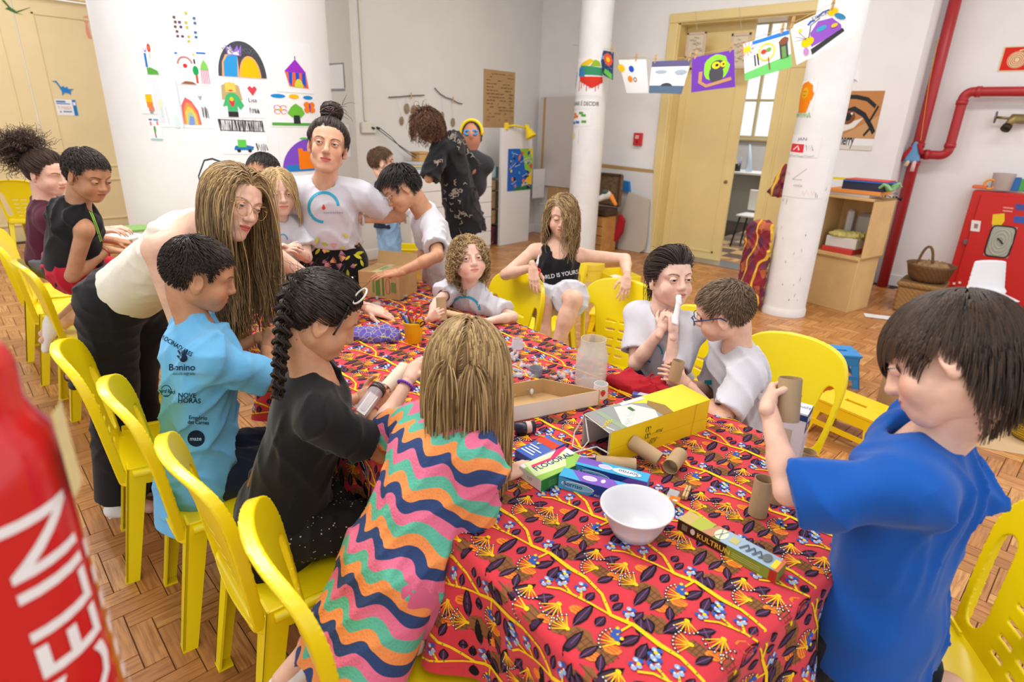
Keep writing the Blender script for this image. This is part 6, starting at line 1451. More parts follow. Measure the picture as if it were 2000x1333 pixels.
# yellow pot with pens and scissors
pc = T(808, 668); pot = thing('pencil_pot', pc, 'yellow plastic pot holding scissors and pens', 'pot'); M_pot = mat('pot_yellow', (244, 182, 14), .35)
autosm(MB().lathe([(.031, 0), (.033, .003), (.041, .082), (.0435, .083), (.0435, .092), (.041, .093), (.0385, .088), (.031, .006), (.001, .005)], pc, 0, 36).build('pot', M_pot, pot), 50)
M_redp = mat('red_plastic', (222, 44, 36), .35); M_bladem = mat('scissor_blade', (176, 178, 182), .25, .9); M_blk = mat('black_plastic', (24, 24, 28), .4)
def scissors(tip, hdl, side, m, label, k=1.0):
 tip, hdl = np.asarray(tip, float), np.asarray(hdl, float); ax = nrm(hdl - tip); s_ = nrm(side); L = np.linalg.norm(hdl - tip); o = thing('scissors', tip, label, 'scissors')
 for q in (-1, 1):
  bl = MB(); bl.tube([tip + s_ * .001 * q, tip + ax * L * .5 + s_ * .004 * q, tip + ax * L * .68], [.0012, .005, .004], 0, 6); bl.build('blade', M_bladem, o)
  c = hdl + s_ * q * .016 * k - ax * .005; hh = MB(); hh.tube([c + .016 * k * (math.cos(t) * s_ * .8 + math.sin(t) * ax * 1.25) for t in np.linspace(0, 2 * PI, 18)[:-1]], .0035 * k, 0, 7, closed=True)
  hh.tube([tip + ax * L * .62, c - ax * .016 * k], .0038 * k, 0, 7); hh.build('handle', m, o, smooth=True)
scissors(pc + EZ * .012 + np.array([.008, 0, 0]), P(810, 608, 2.30), CV(1, .1, 0), M_redp, 'red handled scissors standing in the yellow pot')
scissors(pc + EZ * .012 - np.array([.01, 0, 0]), P(819, 633, 2.27), CV(1, .2, .1), M_blk, 'black handled scissors standing in the yellow pot', .8)
for i, (x, y, c, lb) in enumerate(((782, 612, (26, 26, 34), 'black pen leaning in the yellow pot'), (789, 616, (40, 104, 190), 'blue pen leaning in the yellow pot'), (795, 608, (44, 48, 70), 'dark navy marker leaning in the yellow pot'))):
 a = pc + EZ * .01 + CV(.010, 0, 0) * (1 - i * .3); b_ = P(x, y, 2.30); o = thing('pen', a, lb, 'pen', 'pens in the yellow pot'); ax = nrm(b_ - a)
 MB().tube([a, b_], .0042, 0, 8).build('barrel', mat('pen_%d' % i, c, .35), o, smooth=True); MB().tube([b_ - ax * .002, b_ + ax * .006], .0034, 0, 8).build('end_cap', mat('pen_end', (200, 200, 206), .4), o, smooth=True)
# crumpled purple cloth, red cloth
def crumple(name, label, c, r, col, seed, cat='cloth', ang=0.0, pat=None):
 s = Sdf(); R = rotz(ang); s.ell(c + EZ * r[2] * .4, r, R, k=.01); rr = np.random.default_rng(seed)
 for i in range(7): q = R @ (rr.uniform(-.75, .75, 3) * r); q[2] = abs(q[2]) * .4; s.ell(c + q + EZ * .012, (r[0] * rr.uniform(.25, .5), r[1] * rr.uniform(.2, .45), r[2] * rr.uniform(.4, .8)), rotz(rr.uniform(0, 3)), k=.012)
 s.half(np.array([0, 0, c[2]]), (0, 0, -1), c - 1, c + 1, k=.003); f1 = folds(seed, 60, .012, 6); V, F = s.mesh(.0055, f1); o = mk(name, V, [F], col, smooth=True); return tag(o, label, cat)
wv = NT('purple_print'); n1 = wv.n('ShaderNodeTexVoronoi', feature='DISTANCE_TO_EDGE'); n1.inputs['Scale'].default_value = 38; wv.put(n1.inputs['Vector'], wv.obj())
wv.col(wv.mix(wv.ss(n1.outputs['Distance'], .05, .02), wv.mix(wv.noise(wv.obj(), 30), lin((84, 70, 160)), lin((110, 96, 190))), lin((190, 180, 110)))); wv.b.inputs['Roughness'].default_value = .85
crumple('crumpled_cloth', 'crumpled purple printed cloth beside the yellow pot', T(735, 660), np.array([.105, .06, .03]), wv.m, 3, ang=.7)
crumple('crumpled_cloth', 'crumpled dark red felt cloth behind the yellow bag', T(1245, 758), np.array([.10, .05, .022]), mat('red_felt', (178, 24, 40), .95, bump=.4, bscale=200), 5, ang=.2)
# carton the older boy leans on
q1 = T(702, 578); ex = nrm(T(781, 588) - T(702, 578)); ey = np.array([-ex[1], ex[0], 0]); Lb = np.linalg.norm(T(781, 588) - q1); hb2 = .135
bx_ = thing('cardboard_box', q1 + ex * Lb / 2 + ey * .1, 'brown cardboard carton with green print under the hand of the older boy', 'box')
MB().box(q1 + ex * Lb / 2 + ey * .1 + EZ * hb2 / 2, (Lb, .2, hb2), R=np.stack([ex, ey, EZ], 1), bev=.002).build('carton', M_card, bx_)
fl_ = MB(); fl_.prism([(0, 0), (Lb, 0), (Lb, .07), (0, .07)], q1 + ey * .2 + EZ * hb2, ex, nrm(EZ + ey * .3), -ey * .003); fl_.build('flap', M_card, bx_)
p = Print(flat(q1 - ey * .0005, ex * Lb, EZ * hb2), .0003); p.poly((96, 136, 70), rect(.42, .1, .53, .92)).poly((96, 136, 70), rect(.58, .12, .63, .88)).poly((120, 150, 84), rect(.34, .2, .39, .8)).line((178, 80, 50), ell(.72, .5, .05, .3, 14) + [ell(.72, .5, .05, .3, 14)[0]], .012).poly((120, 146, 84), rect(.8, .3, .92, .68)).poly((190, 66, 44), ell(.78, .9, .05, .05)); p.build('carton_print', bx_)
p = Print(flat(q1 + EZ * (hb2 + .0005), ex * Lb, ey * .2), .0003); p.poly((206, 196, 150), rect(.32, 0, .5, 1)).poly((130, 170, 120), rect(.36, .3, .46, .7)); p.build('carton_print', bx_)
# jar, cups, lids
M_clear = mat('clear_glass', (246, 250, 248), .04, trans=1.0); M_clear.node_tree.nodes['Principled BSDF'].inputs['IOR'].default_value = 1.12
M_frost = mat('frosted_plastic', (236, 238, 246), .35, alpha=.55); M_frost2 = mat('clear_plastic', (226, 230, 240), .2, alpha=.4)
jc = T(1152, 752); o = MB().lathe([(.052, 0), (.056, .006), (.057, .11), (.052, .135), (.045, .15), (.045, .178), (.0425, .178), (.0425, .15), (.0545, .11), (.0535, .008), (.001, .005)], jc, 0, 36).build('glass_jar', mat('jar_glass', (236, 234, 228), .08, alpha=.36)); autosm(o, 60); tag(o, 'big clear glass jar with a threaded mouth', 'jar')
crc = T(1010, 683);
for (x, y, r0, r1, hh, lb, mm) in ((1010, 680, .026, .021, .04, 'frosted white plastic cup upside down on the table', M_frost), (1046, 735, .022, .026, .034, 'small grey translucent cup behind the tray', mat('grey_cup', (150, 162, 178), .25, alpha=.7)), (1172, 775, .026, .024, .05, 'white yogurt cup printed with a strawberry', mat('yogurt_white', (240, 238, 238), .35)), (735, 600, .02, .024, .02, 'shallow clear plastic cup near the cardboard carton', M_frost2)):
 c = T(x, y); o = thing('plastic_cup', c, lb, 'cup', 'small plastic cups'); autosm(MB().lathe([(r0, 0), (r1, hh), (r1 - .0015, hh), (r0 - .0015, .001)], c, 0, 24).build('cup', mm, o), 50)
 if 'straw' in lb:
  a0 = math.atan2(-c[1], -c[0]) + .35; p = Print(lambda X, Y, Z: np.stack([c[0] + (r0 + .0012 + Z) * np.cos(a0 + X / r0), c[1] + (r0 + .0012 + Z) * np.sin(a0 + X / r0), c[2] + Y], -1), .0002); p.poly((222, 60, 50), [(.0, .012), (.007, .02), (.009, .03), (0, .034), (-.009, .03), (-.007, .02)]).poly((80, 150, 60), ell(0, .035, .006, .002)); p.build('strawberry_print', o)
r_ = random.Random(21); am = MB(); am.lathe([(.004, 0), (.0065, .002), (.0065, .016), (.003, .02), (.003, .026), (.0055, .027), (.0055, .031), (.001, .032)], (0, 0, -.0065), n=8, R=np.array([[0, 0, 1], [0, 1, 0], [-1, 0, 0]])); amo = raw('ampoule', np.concatenate(am.V), am.F, M_frost2, am.M, True)
spots = [(r_.gauss(1000, 22), r_.gauss(735, 18)) for _ in range(30)] + [(r_.gauss(1040, 28), r_.gauss(705, 10)) for _ in range(9)] + [(r_.gauss(1098, 14), r_.gauss(733, 7)) for _ in range(10)] + [(r_.gauss(985, 10), r_.gauss(690, 10)) for _ in range(9)]
for i, (x, y) in enumerate(spots):
 o = link('plastic_ampoule', amo); c = T(x, y, .0075 + (.012 if i % 3 == 0 and i < 30 else 0)); o.location = tuple(c); o.rotation_euler = (r_.uniform(0, 6), r_.uniform(-.3, .3), r_.uniform(0, 6)); s = r_.uniform(.9, 1.4); o.scale = (s,) * 3
 tag(o, 'small clear plastic ampoule scattered behind the cardboard tray', 'ampoule', 'plastic ampoules in the heap')
for i in range(12):
 o = link('plastic_ampoule', amo); c = T(r_.gauss(768, 14), r_.gauss(580, 3), .008); o.location = tuple(c); o.rotation_euler = (r_.uniform(0, 6), r_.uniform(-.3, .3), r_.uniform(0, 6)); o.scale = (1.2,) * 3; tag(o, 'small clear plastic ampoule beside the printed cardboard carton', 'ampoule', 'plastic ampoules near the carton')
# pencil, packet, can, case, peg
a, b_ = T(1183, 752, .004), T(1228, 775, .004); o = thing('pencil', a, 'yellow pencil beside the red felt cloth', 'pencil'); MB().tube([a, b_], .0036, 0, 6).build('shaft', M_pot, o); MB().tube([b_, b_ + nrm(b_ - a) * .012], [.0036, .0006], 0, 6).build('tip', mat('pencil_wood', (216, 178, 130), .7), o)
o, top, fr, ri, le = carton('foil_packet', 'blue and silver foil packet tucked behind the yellow bag', T(1234, 776), (.9, .4), .055, .03, .012, mat('packet_blue', (92, 100, 180), .3)); p = Print(top, .0002); p.poly((206, 210, 226), [(.3, 0), (1, 0), (1, 1), (.5, 1)]); p.build('carton_print', o)
c = T(1025, 846); o = thing('drink_can', c, 'dark printed can lying half under the tray', 'can'); d_ = np.array([.55, .83, 0]); MB().tube([c + EZ * .018 - d_ * .03, c + EZ * .018 + d_ * .03], .018, 0, 20).build('can', mat('can_navy', (34, 38, 60), .35), o, smooth=True); MB().tube([c + EZ * .018 + d_ * .002, c + EZ * .018 + d_ * .018], .0185, 0, 20).build('can_band', mat('can_white', (220, 190, 180), .4), o, smooth=True)
o, top, fr, ri, le = carton('plastic_case', 'small clear plastic case with an orange lid beside the bowl', T(1297, 985), (.86, .2), .026, .048, .018, M_frost2); p = Print(flat(T(1297, 985, .0186) + np.array([0, .024, 0]), np.array([.024, .006, 0]), np.array([-.006, .022, 0])), .0002); p.poly((236, 120, 40), rect(0, 0, 1, 1)).poly((236, 236, 236), rect(.35, .1, .8, .35)); p.build('lid_print', o)
def peg(c, d, label, k=1.0, up=None):
 d = nrm(d); n = nrm(up if up is not None else np.cross(d, EZ) + EZ * .2); s_ = nrm(np.cross(d, n)); o = thing('clothes_peg', c, label, 'clothes peg', 'wooden clothes pegs')
 for q in (-1, 1): MB().box(np.asarray(c) + s_ * q * .0035 * k, (.006 * k, .055 * k, .010 * k), R=np.stack([s_, d, n], 1), bev=.001).build('jaw', mat('peg_wood', (206, 170, 116), .7), o)
 MB().tube([np.asarray(c) + s_ * .009 * k * math.cos(t) + n * .006 * k * math.sin(t) for t in np.linspace(0, 6.28, 12)], .0012 * k, 0, 5).build('spring', M_steel, o); return o
peg(T(1341, 962, .008), T(1346, 950) - T(1336, 975), 'wooden clothes peg lying on the red cloth', up=EZ)
# tall white box behind the raised arm
o, top, fr, ri, le = carton('tall_box', 'tall white drink carton with dark blue stripes', T(1508, 915), (.995, .1), .058, .07, .185, mat('carton_pale', (232, 230, 234), .5))
p = Print(fr, .0002); p.poly((48, 66, 120), rect(0, .88, 1, .97)).poly((206, 192, 166), rect(.0, .3, .5, .7)); p.build('carton_print', o)
p = Print(ri, .0002); p.poly((88, 88, 98), rect(0, .72, 1, 1)).poly((232, 232, 234), rect(.1, .85, .45, .93)).poly((232, 232, 234), rect(.55, .8, .9, .92)).poly((232, 232, 234), ell(.3, .78, .14, .03)).poly((170, 60, 50), rect(0, .69, 1, .72))
for i in range(9): p.poly((196, 192, 204), rect(.1, .1 + i * .06, .9, .12 + i * .06))
p.build('carton_print', o); p = Print(top, .0002); p.text((60, 70, 130), 'Quinoly', .1, .35, .26, sx=.8, ang=.2); p.build('carton_print', o)
# bottle between the two girls
a, b_ = P(700, 812, 1.58), P(742, 755, 1.68); ax = nrm(b_ - a); o = thing('plastic_bottle', a, 'clear plastic bottle held by the girl in black', 'bottle'); u = nrm(np.cross(ax, (.2, .9, .35))); Rb = np.stack([u, np.cross(ax, u), ax], 1); Lb_ = np.linalg.norm(b_ - a)
autosm(MB().lathe([(.008, 0), (.022, .006), (.024, Lb_ * .8), (.02, Lb_), (.018, Lb_)], a, 0, 24, Rb).build('bottle', mat('bottle_clear', (226, 214, 222), .1, alpha=.45), o), 50)
MB().lathe([(.0255, 0), (.0255, .02)], a + ax * Lb_ * .78, 0, 24, Rb).build('dark_ring', mat('bottle_ring', (64, 46, 44), .3), o, smooth=True)
sc_n = nrm(CAM - a); sd_ = nrm(np.cross(ax, sc_n)); p = Print(flat(a + ax * .012 + sc_n * .026 - sd_ * .014, ax * Lb_ * .62, -sd_ * -.028), .0003); p.poly((226, 226, 222), rect(0, 0, 1, 1)); p.text((50, 50, 60), 'NEGRONI', .06, .35, .34, sx=.42); p.build('bottle_label', o)
# red scissors in the hand of the girl in black, tissue in the girl's hand
scissors(P(1053, 497, 2.86), P(1044, 536, 2.84), CV(.9, .2, .2), M_redp, 'red handled scissors pointing up from the hand of the girl in black')
o = Sdf(); t0 = P(1318, 632, 2.0); t1 = P(1327, 578, 2.02); o.econ(t0, t1, CV(1, .2, 0), (.012, .006), (.008, .004), k=.006); V, F = o.mesh(.003, folds(9, 120, .005, 4)); tag(mk('paper_tissue', V, [F], mat('tissue_white', (246, 244, 246), .9), smooth=True), 'white rolled tissue held to the nose', 'tissue')
# ================================================================== drawings on the rounded wall
RED, ORA, YEL, GRN, BLU, PUR, BLK, BRN, PNK, LBL, GRY = (220, 50, 50), (240, 130, 50), (246, 200, 40), (90, 170, 70), (40, 120, 200), (130, 70, 190), (50, 50, 54), (150, 96, 60), (232, 130, 150), (130, 180, 220), (150, 150, 156)
def drawing(mapf, label, shapes, name='child_drawing', nx=14, ml=.12, poly=None, m=None, cat='drawing', group='drawings'):
 o = thing(name, mapf(np.array([.5]), np.array([.5]), np.array([0.0]))[0], label, cat, group)
 sheet('paper', mapf, m or M_paper, o, nx if poly is None else 1, 2, poly=poly)
 if nx > 1: ml = min(ml or 9, 1.0 / nx)
 p = Print(lambda x, y, z: mapf(x, y, z + .0012), .0003, ml); shapes(p); q = p.build('crayon_marks', o); tag(q, kind='stuff'); return o
def d1_(p): p.poly(BLU, rect(.05, .2, .22, .6)).poly(GRN, [(.1, 0), (.95, 0), (.9, .1), (.4, .2), (.1, .18)]).poly(RED, ell(.5, .75, .13, .12)).poly(ORA, ell(.5, .75, .06, .06)).line(GRN, [(.5, .62), (.48, .45)], .03).line(PUR, ell(.2, .75, .1, .1, 8, 0, 180, 360), .03)
drawing(curved(275, 76, 301, 145), 'narrow drawing of a red flower beside a blue column', d1_)
def d2_(p):
 r = random.Random(2)
 for i in range(7):
  for j, c in ((.1, (110, 80, 70)), (.3, (100, 70, 110)), (.55, (190, 180, 70)), (.85, (70, 110, 150))):
   if r.random() < .75: x, y = j + r.uniform(-.03, .03), .08 + i * .135; p.poly(c, [(x - .06, y - .03), (x + .05, y - .035), (x + .07, y + .03), (x, y + .045), (x - .05, y + .03)])
drawing(curved(334, 18, 383, 86), 'sheet with rows of small brown, purple and yellow animals', d2_)
def d3_(p):
 p.line(BLU, [(.7, .93), (.95, .93)], .05).line(BLU, [(.1, .9), (.18, .9)], .05).line((190, 130, 120), ell(.35, .58, .2, .22, 10, 0, 10, 175), .05).poly(RED, ell(.35, .55, .06, .06)).poly((30, 160, 90), ell(.62, .42, .08, .14)).poly((200, 80, 60), rect(.6, .06, .66, .3)).poly((130, 200, 90), [(.75, .45), (.98, .45), (.95, .6), (.87, .75), (.78, .6)]).poly(BRN, [(.15, .03), (.6, .02), (.5, .09), (.3, .11)])
 for k in range(5): p.line((220, 110, 150), [(.76 + k * .05, .05), (.77 + k * .045, .44)], .02)
 p.poly(YEL, ell(.62, .88, .03, .03)).poly(BLK, rect(.6, .62, .64, .75))
drawing(curved(333, 98, 404, 166), 'drawing with a heart, rainbow arch, tree and pink cupcake', d3_)
dome = ell(.5, .02, .5, .96, 22, 0, 0, 180)
def d4_(p):
 p.poly((74, 76, 82), dome).poly((246, 170, 110), [(.07, .02), (.1, .4), (.18, .6), (.42, .62), (.42, .02)]).poly((50, 150, 214), [(.11, .02), (.13, .4), (.22, .58), (.42, .6), (.38, .02)]).poly((246, 170, 110), ell(.65, .02, .23, .58, 16, 0, 0, 180)).poly((246, 186, 10), ell(.65, .02, .20, .53, 16, 0, 0, 180)).poly((150, 110, 210), [(.2, .88), (.22, .6), (.5, .58), (.52, .88), (.46, .74), (.44, .86), (.36, .7), (.3, .86), (.26, .74)]).poly((230, 232, 230), [(.24, .8), (.24, .62), (.46, .6), (.46, .72), (.36, .66), (.3, .8)])
 r = random.Random(1)
 for k in range(26): x = r.uniform(.1, .9); p.line((110, 112, 118), [(x, r.uniform(.62, .8)), (x + .06, r.uniform(.62, .8))], .012)
drawing(curved(418, 79, 513, 152), 'dome-shaped cutout with purple castle above blue and yellow hills', d4_, poly=None)
def d5_(p):
 p.poly((160, 50, 200), [(.22, .42), (.5, .66), (.78, .42), (.78, .38), (.22, .38)]).poly((240, 110, 60), [(.22, .40), (.78, .40), (.84, .1), (.3, .12)]).line(BLK, [(.5, .66), (.5, .72)], .02)
 for k in range(3): p.poly((30, 90, 210), [(.3 + k * .18, .40), (.4 + k * .18, .40), (.36 + k * .2, .12), (.3 + k * .17, .2)])
 p.poly((214, 214, 70), ell(.55, .11, .12, .17, 12, 0, 0, 180))
drawing(curved(531, 81, 604, 181), 'crumpled sheet with a purple roofed striped circus tent', d5_)
drawing(curved(270, 180, 300, 222), 'drawing of an orange and yellow paper cup', lambda p: p.poly((250, 190, 20), rect(.45, .5, .85, .9)).poly((240, 140, 60), rect(.48, .3, .86, .55)).poly((226, 130, 100), rect(.55, .12, .9, .32)).poly(GRY, rect(.6, .02, .8, .14)))
drawing(curved(298, 156, 346, 248), 'pale overlapping sheets with faint green and yellow pencil marks', lambda p: p.poly((226, 230, 240), rect(.0, .1, .28, 1)).poly((214, 232, 232), ell(.75, .12, .13, .14)).poly((240, 232, 190), ell(.18, .5, .08, .1)).poly((206, 228, 222), rect(.15, .2, .22, .42)).line((200, 206, 216), [(.95, 1), (1, .0)], .05).line((200, 206, 216), [(.36, .45), (.42, .05)], .03))
drawing(curved(287, 231, 313, 273), 'tiny drawing of a tall brown flower with pink petals', lambda p: p.line(BRN, [(.5, .1), (.45, .6)], .08).poly(PNK, ell(.25, .75, .07, .1)).poly(PNK, ell(.75, .78, .07, .1)).poly((90, 110, 180), rect(.15, .9, .4, .97)).poly((90, 170, 190), rect(.5, .9, .85, .97)).poly((150, 210, 210), rect(.1, .0, .95, .06)).poly(GRN, ell(.5, .5, .08, .15)))
def d9_(p):
 for k, c in enumerate(((236, 100, 100), (240, 150, 80), (246, 200, 90), (170, 200, 150), (130, 150, 220))):
  r = 1 - k * .17; p.poly(c, wob([(.12 + k * .045, .1), (.14 + k * .05, .1 + .55 * r), (.28 + k * .02, .1 + .78 * r), (.45, .1 + .68 * r), (.62 - k * .04, .1 + .4 * r), (.66 - k * .05, .1)], .012, k))
 p.polys(BLK, scrib(.74, .3, .9, .62, 14, .02, 3)); p.polys(BLK, scrib(.68, .8, .76, .92, 5, .02, 5))
drawing(curved(342, 182, 408, 250), 'drawing of a big melting rainbow with black writing', d9_)
def d10(p):
 p.poly((190, 166, 120), [(.1, .5), (.12, .9), (.3, 1), (.5, .9), (.55, .5)]).poly((246, 200, 90), rect(.2, .72, .42, .98)).poly((214, 80, 70), ell(.31, .76, .05, .025)).poly((70, 180, 110), [(.1, .3), (.2, .62), (.27, .7), (.38, .7), (.46, .62), (.57, .35), (.48, .22), (.42, .34), (.42, .18), (.2, .18), (.2, .34)]).poly((210, 60, 70), [(.24, .48), (.38, .48), (.34, .32), (.29, .32)]).poly(YEL, ell(.31, .52, .04, .06)).poly(BLK, rect(.2, .02, .42, .17)).poly((216, 70, 80), [(.68, .85), (.74, .92), (.79, .86), (.85, .92), (.9, .84), (.79, .64)]).polys(BLK, scrib(.68, .15, .9, .28, 16, .02, 2)).text(BLK, 'Lisa', .68, .46, .12, sx=.8)
drawing(curved(420, 161, 508, 230), 'drawing of a girl in a green coat with a red heart', d10)
def d11(p):
 p.poly(GRN, rect(.02, .04, .98, .13)).poly(BLK, rect(.45, .1, .6, .4)).poly((110, 190, 60), [(.33, .42), (.42, .62), (.52, .72), (.66, .6), (.72, .42), (.62, .28), (.42, .3)]).poly(BLK, rect(.46, .14, .59, .36)).poly((30, 140, 214), ell(.18, .92, .14, .06)).poly((30, 140, 214), ell(.84, .92, .13, .06)).poly((250, 190, 30), ell(.5, .93, .11, .07))
 for sx, sy in ((-1, 1), (1, 1), (-1, -1), (1, -1)): p.poly((246, 130, 30), ell(.86 + sx * .07, .62 + sy * .08, .08, .09)).line((220, 110, 120), ell(.2 + sx * .06, .52 + sy * .06, .06, .07, 8), .015)
 p.poly(PUR, ell(.86, .62, .02, .14)).poly(YEL, ell(.2, .52, .03, .04))
drawing(curved(523, 184, 611, 248), 'drawing of a green tree, flower and orange butterfly', d11)
def d12(p):
 p.polys((60, 60, 64), scrib(.02, .66, .92, .98, 60, .03, 6)).line((60, 60, 64), [(.0, .98), (.92, .95), (.96, .66), (.02, .68), (0, .98)], .02)
 p.poly((40, 120, 180), [(.25, .12), (.65, .12), (.68, .22), (.5, .27), (.28, .24)]).poly((100, 200, 80), rect(.34, .2, .52, .42)).poly(BLK, ell(.35, .1, .04, .05)).poly(BLK, ell(.58, .1, .04, .05)).polys((70, 60, 64), scrib(.74, .1, .98, .3, 10, .03, 8))
drawing(curved(426, 233, 518, 301), 'sheet with black scribble band above two small cars', d12)
def d13(p):
 p.poly((130, 80, 200), ell(.52, .02, .5, .95, 20, 0, 0, 180)).poly((40, 130, 200), rect(.08, .0, 1.0, .2)).poly((50, 150, 210), [(.72, .3), (.98, .3), (.98, .6), (.72, .7)]).poly((246, 130, 20), [(.28, .06), (.28, .68), (.36, .68), (.36, .6), (.44, .6), (.44, .7), (.54, .7), (.54, .62), (.64, .62), (.64, .7), (.75, .7), (.75, .06)]).polys(BLK, scrib(.48, .66, .72, .8, 12, .012, 3)).poly((100, 190, 90), ell(.4, .97, .08, .03))
drawing(curved(543, 268, 640, 333), 'arched drawing of an orange castle under a purple sky', d13)
drawing(curved(383, 310, 436, 378), 'white sheet edged with a thick black outline', lambda p: p.line(BLK, [(.05, .05), (.0, .5), (.3, .95), (.6, 1), (.95, .9)], .05))
# --- sheets on the return of the left wall
def flatv(x0, y0, x1, y1, v, off=.003): a, b, c = onv(x0, y1, v), onv(x1, y1, v), onv(x0, y0, v); o = np.array([0, -off, 0]); c = np.array([c[0] * 0 + a[0], c[1], c[2]]); b[2] = a[2]; return flat(a + o, b - a, c - a)
def flatu(x0, y0, x1, y1, u, off=.003): a, b, c = onu(x0, y1, u), onu(x1, y1, u), onu(x0, y0, u); o = np.array([off, 0, 0]); c = np.array([c[0], a[1], c[2]]); b[2] = a[2]; return flat(a + o, b - a, c - a)
drawing(flatv(644, 124, 674, 178, 4.115), 'white notice with grey taped corners on the wall return', lambda p: p.line(GRY, [(0, .97), (1, .97), (1, .1)], .06).line(GRY, [(.1, .04), (1, .04)], .08), name='wall_notice', cat='notice')
drawing(flatv(655, 242, 686, 304, 4.115), 'printed page hanging low on the wall return', lambda p: [p.poly((190, 192, 198), rect(.15, .15 + i * .09, .85, .18 + i * .09)) for i in range(9)], name='printed_page', cat='page')
# --- brown chart, twigs, outlet
M_brown = mat('brown_paper', (190, 152, 104), .85, bump=.2, bscale=20, var=.05)
def chart(p):
 r = random.Random(8)
 for i in range(15):
  y = .93 - i * .057; x = .08
  while x < .9:
   w = r.uniform(.04, .13)
   if r.random() < .62 and x + w < .95: p.poly((112, 82, 54) if i < 12 else (150, 70, 50), rect(x, y, x + w, y + .011))
   x += w + .025
drawing(flatu(943, 134, 1003, 249, UG), 'brown paper chart with handwritten columns', chart, name='paper_chart', m=M_brown, cat='chart')
M_twig = mat('twig_bark', (70, 56, 46), .8); M_pod = mat('seed_pod', (150, 128, 96), .7, var=.2, vscale=40); M_thread = mat('thread', (196, 186, 168), .8)
def twig(pts, label, pods):
 Q = [onu(x, y, UG) + np.array([.02, 0, 0]) for x, y in pts]; o = thing('twig_hanger', Q[0], label, 'twig hanger', 'twig hangers'); MB().tube(Q, .006, 0, 6).build('twig', M_twig, o, smooth=True)
 m = len(Q) // 2; MB().box(Q[m] + np.array([.012, 0, .0]), (.012, .012, .075), bev=.002).build('peg', mat('peg_wood', (206, 170, 116), .7), o)
 for (tx, ty, x, y, s) in pods:
  a, c = onu(tx, ty, UG) + np.array([.02, 0, 0]), onu(x, y, UG) + np.array([.02, 0, 0]); MB().tube([a, c + EZ * s], .0012, 0, 4).build('string', M_thread, o)
  q = Sdf(); q.ell(c, (.008, s * .62, s), k=.005); V, F = q.mesh(.007); mk('pod', V, [F], M_pod, o, smooth=True)
twig([(757, 190), (780, 189), (800, 187), (827, 186)], 'thin straight twig carrying hanging seed pods', [(770, 190, 783, 236, .05), (790, 188, 793, 212, .06), (808, 187, 807, 216, .065)])
twig([(847, 172), (858, 184), (868, 190), (882, 195), (892, 201), (901, 203)], 'crooked twig with a bent end carrying seed pods', [(860, 186, 862, 226, .05), (880, 194, 883, 239, .055)])
out = thing('power_outlet', onu(717, 249, UG), 'white wall power outlet box with a conduit', 'outlet'); a, b_ = onu(704, 260, UG), onu(731, 239, UG); boxo('outlet_box', (UG + .02, (a[1] + b_[1]) / 2, (a[2] + b_[2]) / 2), (.04, abs(b_[1] - a[1]), abs(b_[2] - a[2])), mat('outlet_white', (222, 220, 206), .5), out, bev=.006)
cv_ = onu(710, 236, UG); boxo('conduit', (UG + .012, cv_[1] + .02, (cv_[2] + ZC) / 2), (.024, .035, ZC - cv_[2]), mat('outlet_white', (222, 220, 206), .5), out, bev=.003)
for x in (726, 736): MB().tube([onu(x - 4, 249, UG) + np.array([.03, 0, 0]), onu(x, 251, UG) + np.array([.06, 0, 0])], .012, 0, 8).build('plug', M_blk, out, smooth=True)
for k, pts in enumerate(([(730, 250), (745, 265), (760, 280), (775, 293), (795, 305), (812, 307)], [(738, 251), (755, 268), (765, 285), (780, 300), (800, 314), (818, 318)])):
 tag(MB().tube([onu(x, y, UG) + np.array([.05 + i * .05, 0, 0]) for i, (x, y) in enumerate(pts)], .005, 0, 6).build('black_cable', M_blk, smooth=True), ('upper' if k == 0 else 'lower') + ' black power cord drooping from the outlet to the dresser', 'cable')

# ================================================================== dresser corner
UD = UG + .46
dr_ = thing('dresser', (UG + .23, 5.55, 0), 'white dresser with a column of plain drawers', 'dresser'); v0, v1 = onu(800, 333, UD)[1], onu(960, 334, UD)[1]; zt = onu(940, 334, UD)[2]
boxo('body', (UG + .24, (v0 + v1) / 2, zt / 2), (.44, v1 - v0, zt), mat('dresser_white', (232, 230, 228), .45), dr_, bev=.004); boxo('top', (UG + .24, (v0 + v1) / 2, zt + .01), (.47, v1 - v0 + .03, .022), mat('dresser_white', (232, 230, 228), .45), dr_)
ys = [zt - .015 - i * (zt - .06) / 5 for i in range(6)]
for i in range(5):
 for c in range(2): a0, a1 = v0 + (v1 - v0) * c / 2 + .008, v0 + (v1 - v0) * (c + 1) / 2 - .008; boxo('drawer', (UD + .006, (a0 + a1) / 2, (ys[i] + ys[i + 1]) / 2), (.022, a1 - a0, ys[i] - ys[i + 1] - .01), mat('drawer_white', (238, 236, 233), .4), dr_, bev=.003)
r_ = random.Random(6); zz = zt + .022
for i in range(4):
 c = np.array([UG + .3, onu(815, 330, UG + .3)[1] + r_.uniform(-.03, .03), zz + .012]); o = boxo('sketch_book', c, (.22, .3, .022), mat('sketch_%d' % i, [(214, 220, 226), (170, 196, 190), (226, 206, 150), (196, 206, 216)][i], .7), R=rotz(r_.uniform(-.2, .2)), bev=.003); tag(o, ['pale grey folder at the bottom of the dresser stack', 'green folder second in the dresser stack', 'cream pad third in the dresser stack', 'bluish paper pad on top of the dresser stack'][i], 'folder', 'folders on the dresser'); zz += .026
